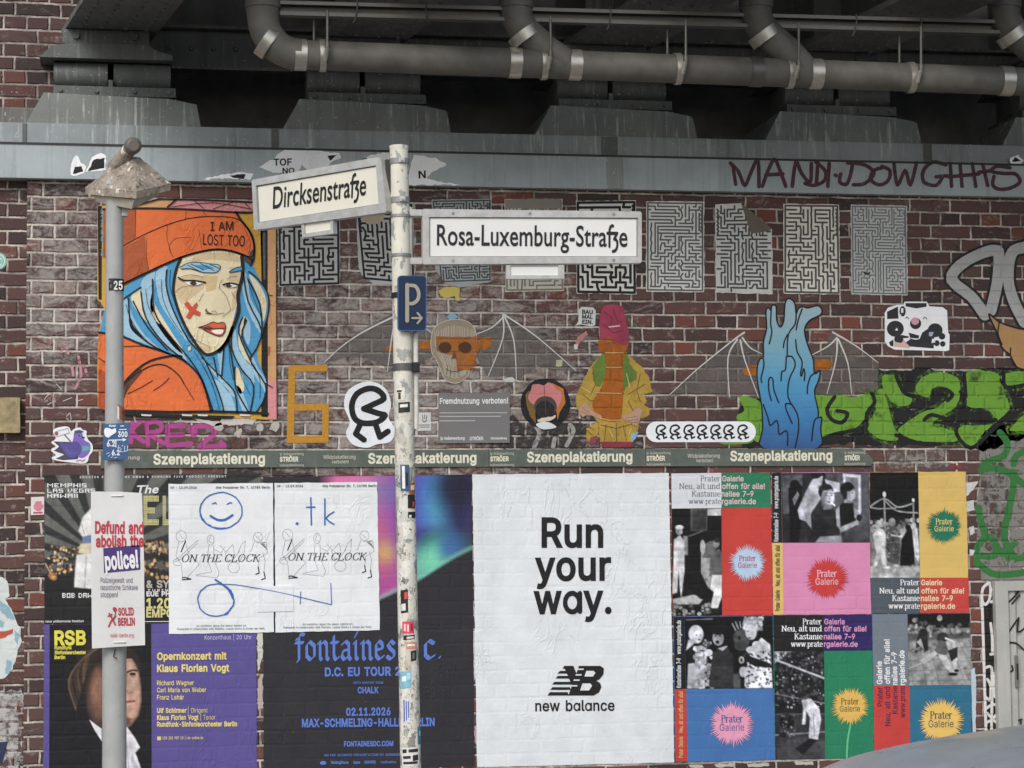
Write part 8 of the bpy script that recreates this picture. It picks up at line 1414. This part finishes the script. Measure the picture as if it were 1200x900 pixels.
a.sheet(jag(t([(-120, 110), (10, 128), (32, 142), (36, 200), (20, 214), (50, 262), (62, 300), (82, 330), (86, 385), (70, 432), (52, 500), (22, 534), (-120, 560)]), 1.0, 4, 2), paper('#d5dad6', 2)); tn = thing(a, 'paste_up', "torn white and light blue paste-up with a red bar at the left edge", "paste-up")
b = Art(Lw, .0042); b.fill(jag(t([(-100, 352), (20, 344), (52, 336), (52, 352), (20, 372), (-100, 400)]), .6, 4, 3), paper('#bf5138', 1.5), 0)
for q in ([(0, 220), (40, 250), (60, 300), (30, 290), (0, 260)], [(60, 340), (82, 360), (70, 400), (60, 380)], [(30, 460), (50, 470), (40, 520), (20, 515)], [(0, 300), (20, 310), (10, 330), (-10, 325)]): b.fill(jag(t(q), .8, 4, 4), paper('#8fb4c2', 1.5), 0)
b.build('print', tn)
a = Art(Lw, .003); a.sheet(t([(-30, 798), (32, 794), (10, 884), (-30, 890)]), paper('#2c3455')); thing(a, 'sticker', "dark blue sticker low at the left edge", "sticker")
# --- tan paste-up at the right edge
t = TR(1000, 220, 3.75); a = sub(.004); tn_ = smooth([(594, 556), (640, 590), (700, 612), (760, 622), (830, 600), (880, 560), (890, 640), (850, 760), (780, 800), (712, 786), (690, 740), (650, 700), (630, 640)], True)
a.sheet(t(tn_), paper('#b1854f', .8)); tp = thing(a, 'paste_up', "tan paste-up with black outline cut off by the right edge", "paste-up"); b = sub(.0052); b.lines([t(tn_+[tn_[0]])], 2, K, 0).lines([t(smooth([(640, 592), (634, 640), (652, 690)])), t(smooth([(690, 705), (690, 740), (714, 784)]))], 1.6, K, 1); b.build('outline', tp)
# --- sprayed and brushed paint on the bricks (part of the wall)
def paint(paths=None, w=4, col='#fff', cover=.9, label=None, polys=None, base=.0012, sm=3, parent=wall, scale=26.0, soft=.12, surf=WALL):
    a = Art(surf, base)
    if paths: a.lines(paths, w, spray(col, cover, scale, soft), 0, sm=sm)
    if polys:
        for p in polys: a.polys([p], spray(col, cover, scale, soft), 0) if False else a.fill(p, spray(col, cover, scale, soft), 0)
    o = a.build('graffiti', parent)
    if label: o['label'] = label
    return o
t = TR(110, 480, 5)
paint([t(p) for p in ([(226, 76), (216, 190)], [(272, 72), (222, 128), (292, 188)], [(306, 76), (318, 205)], [(306, 82), (360, 70), (398, 96), (380, 128), (325, 140), (405, 195)], [(432, 96), (430, 200)], [(436, 98), (528, 96)], [(434, 150), (520, 148)], [(436, 212), (570, 200)], [(562, 100), (592, 122), (586, 150), (566, 130)], [(600, 98), (690, 102), (706, 140), (660, 180), (618, 220)], [(618, 222), (765, 212)], [(745, 190), (765, 212)])], 5.6, '#b0498c', 1.05, "pink sprayed letters under the orange hat mural")
t = TR(960, 420, 3.3333)
paint(polys=[jag([(866, 478), (892, 464), (960, 472), (1004, 474), (1018, 470), (1030, 434), (1075, 432), (1110, 436), (1215, 428), (1215, 506), (1160, 528), (1120, 522), (1060, 522), (1000, 520), (940, 524), (868, 524)], 2.5, 6, 3)], col='#211f1e', cover=.82, label="black sprayed shadow behind the green letters")
G = [[(-30, 160), (60, 138), (130, 152), (205, 136), (216, 170), (190, 205), (168, 250), (120, 280), (60, 290), (20, 306), (-30, 310)], [(214, 142), (248, 118), (270, 190), (290, 262), (312, 300), (296, 322), (232, 312), (184, 266), (220, 204)], [(244, 72), (300, 70), (322, 140), (362, 150), (350, 182), (302, 182), (262, 142)],
     [(376, 130), (400, 76), (470, 54), (540, 76), (552, 130), (532, 190), (482, 222), (440, 262), (522, 282), (540, 322), (460, 326), (380, 320), (308, 286), (340, 250), (402, 210), (452, 196), (500, 158), (502, 128), (470, 108), (440, 120), (425, 152)],
     [(572, 62), (640, 48), (700, 62), (722, 130), (744, 190), (722, 222), (640, 292), (592, 348), (534, 292), (562, 262), (622, 262), (690, 248), (650, 196), (590, 192), (566, 160)], [(716, 62), (860, 50), (860, 98), (728, 112)], [(860, 210), (800, 222), (766, 252), (746, 284), (860, 268)]]
paint([t(smooth(q+[q[0]], False, 3)) for q in G], 9, '#5d8a30', .42, base=.0015, sm=0, scale=30.0)
paint(polys=[jag(t(smooth(q, True, 3)), .5, 3, 8) for q in G]+[TR(760, 340, 4.2857)(smooth(q, True, 3)) for q in ([(452, 536), (512, 540), (572, 582), (574, 752), (520, 746), (440, 640), (482, 604)], [(352, 752), (400, 730), (520, 748), (500, 770), (380, 775)])], col='#6f9f35', cover=.98, soft=.2, label="bright green sprayed letters at the right, above the gallery posters", base=.0018)
paint(polys=[jag([(872, 470), (1010, 476), (1032, 436), (1205, 432), (1205, 500), (1150, 524), (870, 522)], 2, 6, 9)], col='#2a2a22', cover=.18, base=.0022, scale=11.0, soft=.2)
paint([t(p) for p in ([(60, 150), (30, 200), (50, 240), (90, 250), (110, 215), (70, 205)], [(205, 136), (216, 172), (186, 214), (186, 262)], [(184, 268), (120, 284), (60, 296), (0, 320)], [(440, 150), (480, 118), (520, 140), (500, 165)], [(410, 240), (440, 220), (500, 240)], [(552, 130), (570, 170), (548, 240), (536, 296), (592, 350), (660, 296), (744, 210)], [(566, 60), (572, 150)], [(300, 70), (330, 130), (370, 150)], [(640, 250), (690, 240)], [(720, 60), (728, 112), (800, 104)], [(300, 300), (380, 330), (470, 334)])], 4.6, '#1d1c1b', .95, "black sprayed outlines of the green letters", base=.0024)
t = TR(1000, 220, 3.75); P1 = [[(578, 560), (520, 480), (432, 405), (470, 340), (560, 290), (625, 275), (640, 300), (632, 420), (604, 540)], [(860, 250), (750, 262), (694, 290), (680, 400), (705, 500), (752, 592)]]
paint([t(p) for p in P1], 19, '#262423', .85, "black outline of the white letters at the right edge"); paint([t(p) for p in P1], 13, '#b1b0ac', 1.0, "white brushed letters at the right edge", base=.0018)
paint(polys=[jag([(1146, 506), (1180, 496), (1260, 500), (1260, 690), (1150, 684), (1143, 640), (1148, 560)], 2, 6, 3)], col='#837f79', cover=.72, label="grey painted patch at the right edge")
t = TR(1130, 480, 4.09)
paint([t(p) for p in ([(170, 110), (205, 160), (190, 220), (110, 250), (90, 270)], [(80, 290), (130, 280), (210, 300), (236, 350), (214, 480), (190, 590), (205, 650), (250, 712), (330, 690)], [(68, 470), (80, 540), (100, 600)], [(236, 260), (250, 220), (330, 180)], [(330, 380), (260, 340), (236, 300)], [(60, 740), (62, 660), (110, 610), (150, 640), (140, 700), (80, 700)], [(60, 730), (130, 785), (220, 790), (330, 770)], [(205, 700), (222, 680), (230, 700), (210, 712)], [(150, 640), (180, 690), (240, 640)])], 8, '#37743a', .92, "dark green sprayed loops on the grey patch at the right edge", base=.0018)
t = TR(1100, 660, 3.75)
paint(polys=[t(jag([(196, 170), (250, 130), (262, 300), (276, 560), (278, 745), (206, 745), (198, 500)], 3, 14, 4))], col='#241f1f', cover=1.1, label="black filling of the tall white outlined figure")
paint([t(p) for p in ([(222, 86), (194, 110), (190, 160), (204, 182), (222, 160), (228, 120), (222, 86)], [(190, 170), (196, 350), (202, 560), (208, 745)], [(226, 120), (252, 112), (244, 160), (230, 170)], [(246, 150), (254, 350), (270, 560), (276, 745)], [(228, 265), (234, 320), (236, 385)], [(228, 400), (240, 398)], [(205, 460), (228, 455), (234, 500), (232, 740)], [(214, 510), (228, 540), (226, 600), (208, 590)], [(240, 490), (256, 480), (262, 540), (252, 590), (240, 560), (240, 490)], [(206, 640), (240, 620), (262, 640), (240, 680), (214, 660)], [(210, 700), (240, 690), (268, 715)])], 3.3, '#dddbd6', 1.2, "tall white outlined sprayed figure right of the gallery posters", base=.0018)
paint(polys=[jag([(560, 505), (600, 486), (615, 500), (690, 492), (684, 527), (562, 527)], 3, 6, 5)], col='#3a3736', cover=.55, label="black smudges under the round flower paste-up")
paint([[(626, 524), (632, 508), (628, 500)], [(664, 522), (672, 505), (668, 498)], [(650, 514), (648, 524)]], 5, '#a5a19c', .7, "grey smears under the round flower paste-up", base=.0018)
paint(polys=[jag([(1040, 528), (1110, 528), (1112, 548), (1042, 549)], 2, 6, 5)], col='#8f8b83', cover=.5, label="pale smudge above the yellow gallery poster")
paint(polys=[jag([(1112, 544), (1126, 545), (1128, 550), (1112, 550)], 1, 4, 5)], col='#8e3a3f', cover=.9, base=.0018)
paint(polys=[jag([(-40, 812), (26, 808), (27, 905), (-40, 905)], 2, 6, 6)], col='#bdb9b6', cover=.62, parent=w2, surf=Lw, label="white smears low on the strip of wall at the left edge")
paint([[(72, 412), (76, 405), (80, 414)], [(84, 428), (86, 440)], [(92, 418), (95, 440), (88, 455)], [(60, 462), (64, 470)], [(98, 428), (101, 436)]], 3.2, '#c98f92', .62, "pink flecks of paint left of the grey post")
paint([[(52, 468), (58, 462), (62, 470), (56, 474)], [(74, 470), (84, 466)], [(90, 470), (97, 468)], [(78, 488), (82, 484), (83, 494), (78, 490)], [(66, 450), (72, 456)]], .9, '#cfc6c0', 1.0, "thin pale doodles left of the grey post")
paint(polys=[jag([(1150, 545), (1180, 540), (1186, 600), (1176, 660), (1150, 640)], 2, 6, 4)], col='#54463f', cover=.42, base=.0016, scale=18.0)
# --- steel cabinet at the right edge
CAB = steel_mat("cabinet_grey", '#a9a8a2', amt=.3, dark='#6f6d69'); t = TR(1100, 660, 3.75); SC = front(-.05)
xa, zt = SC(1166, 681).x, SC(1180, 681).z; zb = 0.06
cb_ = empty('steel_door', (xa+.5, -.03, zb)); tag(cb_, "grey corrugated steel door with black scribbles at the right edge", "door")
s = Solid(); s.box(xa, -.05, zb, xa+.085, .0, zt, CAB, .003); s.box(xa+.085, -.05, zt-.06, xa+1.25, .0, zt, CAB, .003); s.box(xa+1.165, -.05, zb, xa+1.25, 0, zt-.06, CAB, .003); s.build('frame', cb_)
s = Solid(); x = xa+.086; prof = []
while x < xa+1.16: prof += [(x, -.012), (x+.018, -.03), (x+.05, -.03), (x+.068, -.012)]; x += .075
V = [(px_, py_, zz) for px_, py_ in prof for zz in (zb, zt-.061)]; s.add(V, [(2*i, 2*i+2, 2*i+3, 2*i+1) for i in range(len(prof)-1)], CAB); s.build('panel', cb_, False)
h0, h1 = SC(1190, 768), SC(1194.6, 806); s = Solid().box(h0.x, -.045, h1.z, h1.x, -.02, h0.z, plain("lock_plate", '#8b8a86', .35, .7), .004); s.build('lock_plate', cb_); Solid().box(h0.x+.006, -.062, (h0.z+h1.z)/2-.05, h1.x-.006, -.045, (h0.z+h1.z)/2+.05, plain("handle_dark", '#3c3b3a', .4, .6), .004).build('handle', cb_)
a = Art(front(-.034), .001); a.lines([t(smooth(p, k=3)) for p in ([(272, 268), (286, 240), (300, 208), (298, 260), (306, 300), (330, 270), (352, 240)], [(352, 240), (346, 300), (372, 290), (400, 260)], [(310, 168), (330, 150), (354, 118)], [(322, 178), (356, 140)], [(306, 348), (340, 352), (372, 378), (400, 400)], [(300, 478), (304, 476)], [(322, 450), (326, 470), (316, 476)], [(352, 690), (366, 686)], [(360, 690), (362, 706)])], 2.0, K, 0); a.build('graffiti', cb_)
# ------------------------------------------------------------------ parked car, its roof reaching into the lower right corner
def car_paint():
    m, n, b = new_mat("car_paint_silver"); geo = n.new('ShaderNodeNewGeometry'); pos = geo.outputs['Position']
    f = n.noise(pos, 5.0, 5, .6); n.put(b.inputs['Base Color'], n.mix(f, lin('#a3a8ac'), lin('#bcc0c3'))); b.inputs['Metallic'].default_value = .35
    n.put(b.inputs['Roughness'], n.rng(n.noise(pos, 14.0, 5), .3, .7, .26, .44)); b.inputs['Coat Weight'].default_value = .4; b.inputs['Coat Roughness'].default_value = .12; return m
CP = car_paint(); GLS = plain("car_glass", '#14181b', .06, 0, .05, 4, 0, .7); TYR = plain("tyre_rubber", '#1b1b1c', .85); RIM = plain("alloy", '#a8aaac', .3, .8); TRIM = plain("car_trim", '#202123', .6)
YF = -9.52; FS = front(YF); CY = -10.12; HW = CY*-1+YF
sil = [(FS(px, py-9).x, FS(px, py-9).z) for px, py in ((960, 902.6), (985, 891.5), (1010, 884), (1065, 873), (1135, 862.4), (1200, 853.6))]
x0, zt0 = sil[0]; xe, ze_ = sil[-1]
roof = [(x0-1.78, .46), (x0-1.76, .62), (x0-1.6, .72), (x0-1.1, .84), (x0-.78, .93), (x0-.4, zt0-.2), (x0-.12, zt0-.05)]+sil+[(xe+.25, ze_+.022), (xe+.55, ze_+.024), (xe+.9, ze_-.02), (xe+1.2, ze_-.09), (xe+1.5, ze_-.26), (xe+1.75, .98), (xe+1.95, .9), (xe+2.0, .6), (xe+1.98, .42)]
car = empty('parked_car', (x0+.1, CY, -.16)); tag(car, "silver grey parked car whose roof shows in the lower right corner", "car")
rings = []
for x, z in roof:
    cab = max(0.0, min(1.0, (z-.93)/.3)); belt = min(z-.02, .93) if z > .6 else z-.02; bw_ = .86-.16*(max(0, (x0-1.3-x))/.5)-.14*max(0, (x-xe-1.6))/.4
    sh = bw_-.03-(bw_-.03-HW)*cab; hi = [(bw_-.04, .2), (bw_, .5*belt+.12), (bw_-.01, belt), (sh+.0, z-.012 if cab > 0 else z-.004), (sh*.62, z+.02*cab+.006), (0, z+.03*cab+.01)]
    rings.append([Vector((x, CY-a, min(c, z+.05))) for a, c in hi]+[Vector((x, CY+a, min(c, z+.05))) for a, c in hi[-2::-1]])
V = [p for r in rings for p in r]; n_ = len(rings[0]); body_f, glass_f = [], []
for i in range(len(rings)-1):
    xm = (roof[i][0]+roof[i+1][0])/2; zm = min(roof[i][1], roof[i+1][1])
    for j in range(n_-1):
        f = (i*n_+j, i*n_+j+1, (i+1)*n_+j+1, (i+1)*n_+j); side = j in (2, n_-4); top_ = 3 <= j <= n_-5
        ws = top_ and (x0-.8 < xm < x0-.1); rw = top_ and (xe+1.2 < xm < xe+1.74); sw = side and zm > 1.0 and (x0-.3 < xm < xe+1.3)
        (glass_f if ws or rw or sw else body_f).append(f)
body_f += [tuple(range(n_))[::-1], tuple(range((len(rings)-1)*n_, len(rings)*n_))]
s = Solid(); s.add(V, body_f, CP, True); bo = s.build('body', car); sm_ = bo.modifiers.new('smooth', 'SUBSURF'); sm_.levels = sm_.render_levels = 2
s = Solid(); s.add([v+Vector((0, 0, .0)) for v in V], glass_f, GLS, True); go_ = s.build('window', car, False); sm_ = go_.modifiers.new('smooth', 'SUBSURF'); sm_.levels = sm_.render_levels = 1
for wx in (x0-1.05, xe+1.2):
    for sg in (-1, 1):
        wy = CY+sg*.78; wh_ = empty('wheel', (0, 0, 0)); wh_.parent = car; wh_.location = Vector((wx, wy, .16))-car.location
        pr = [(.0, .20), (.04, .29), (.08, .32), (.14, .32), (.18, .29), (.2, .20)]
        for nm, prof_, mt in (('tyre', pr, TYR), ('rim', [(.03, .02), (.05, .2), (.16, .2), (.17, .02)], RIM)):
            q = Solid(); N_ = 28; V2 = [Vector((wx+r*math.cos(2*math.pi*k/N_), wy+(d-.1), .16+r*math.sin(2*math.pi*k/N_))) for d, r in prof_ for k in range(N_)]
            q.add(V2, [(i*N_+k, i*N_+(k+1) % N_, (i+1)*N_+(k+1) % N_, (i+1)*N_+k) for i in range(len(prof_)-1) for k in range(N_)], mt, True); q.build(nm, wh_)
for sg in (-1, 1):
    Solid().box(x0-1.76, CY+sg*.6-.16, .58, x0-1.6, CY+sg*.6+.16, .70, plain("lamp_glass", '#c9d0d4', .15, 0, .05, 8, 0), .03).build('headlight', car)
    Solid().box(xe+1.9, CY+sg*.62-.1, .66, xe+1.995, CY+sg*.62+.1, .84, plain("tail_red", '#7c1518', .2, 0, .05, 8, 0), .02).build('tail_light', car)
    Solid().box(x0-.42, CY+sg*.98-.1, .93, x0-.3, CY+sg*.98+.1, 1.05, CP, .04).build('mirror', car)
Solid().box(x0-1.8, CY-.3, .3, x0-1.765, CY+.3, .46, TRIM, .01).build('grille', car)
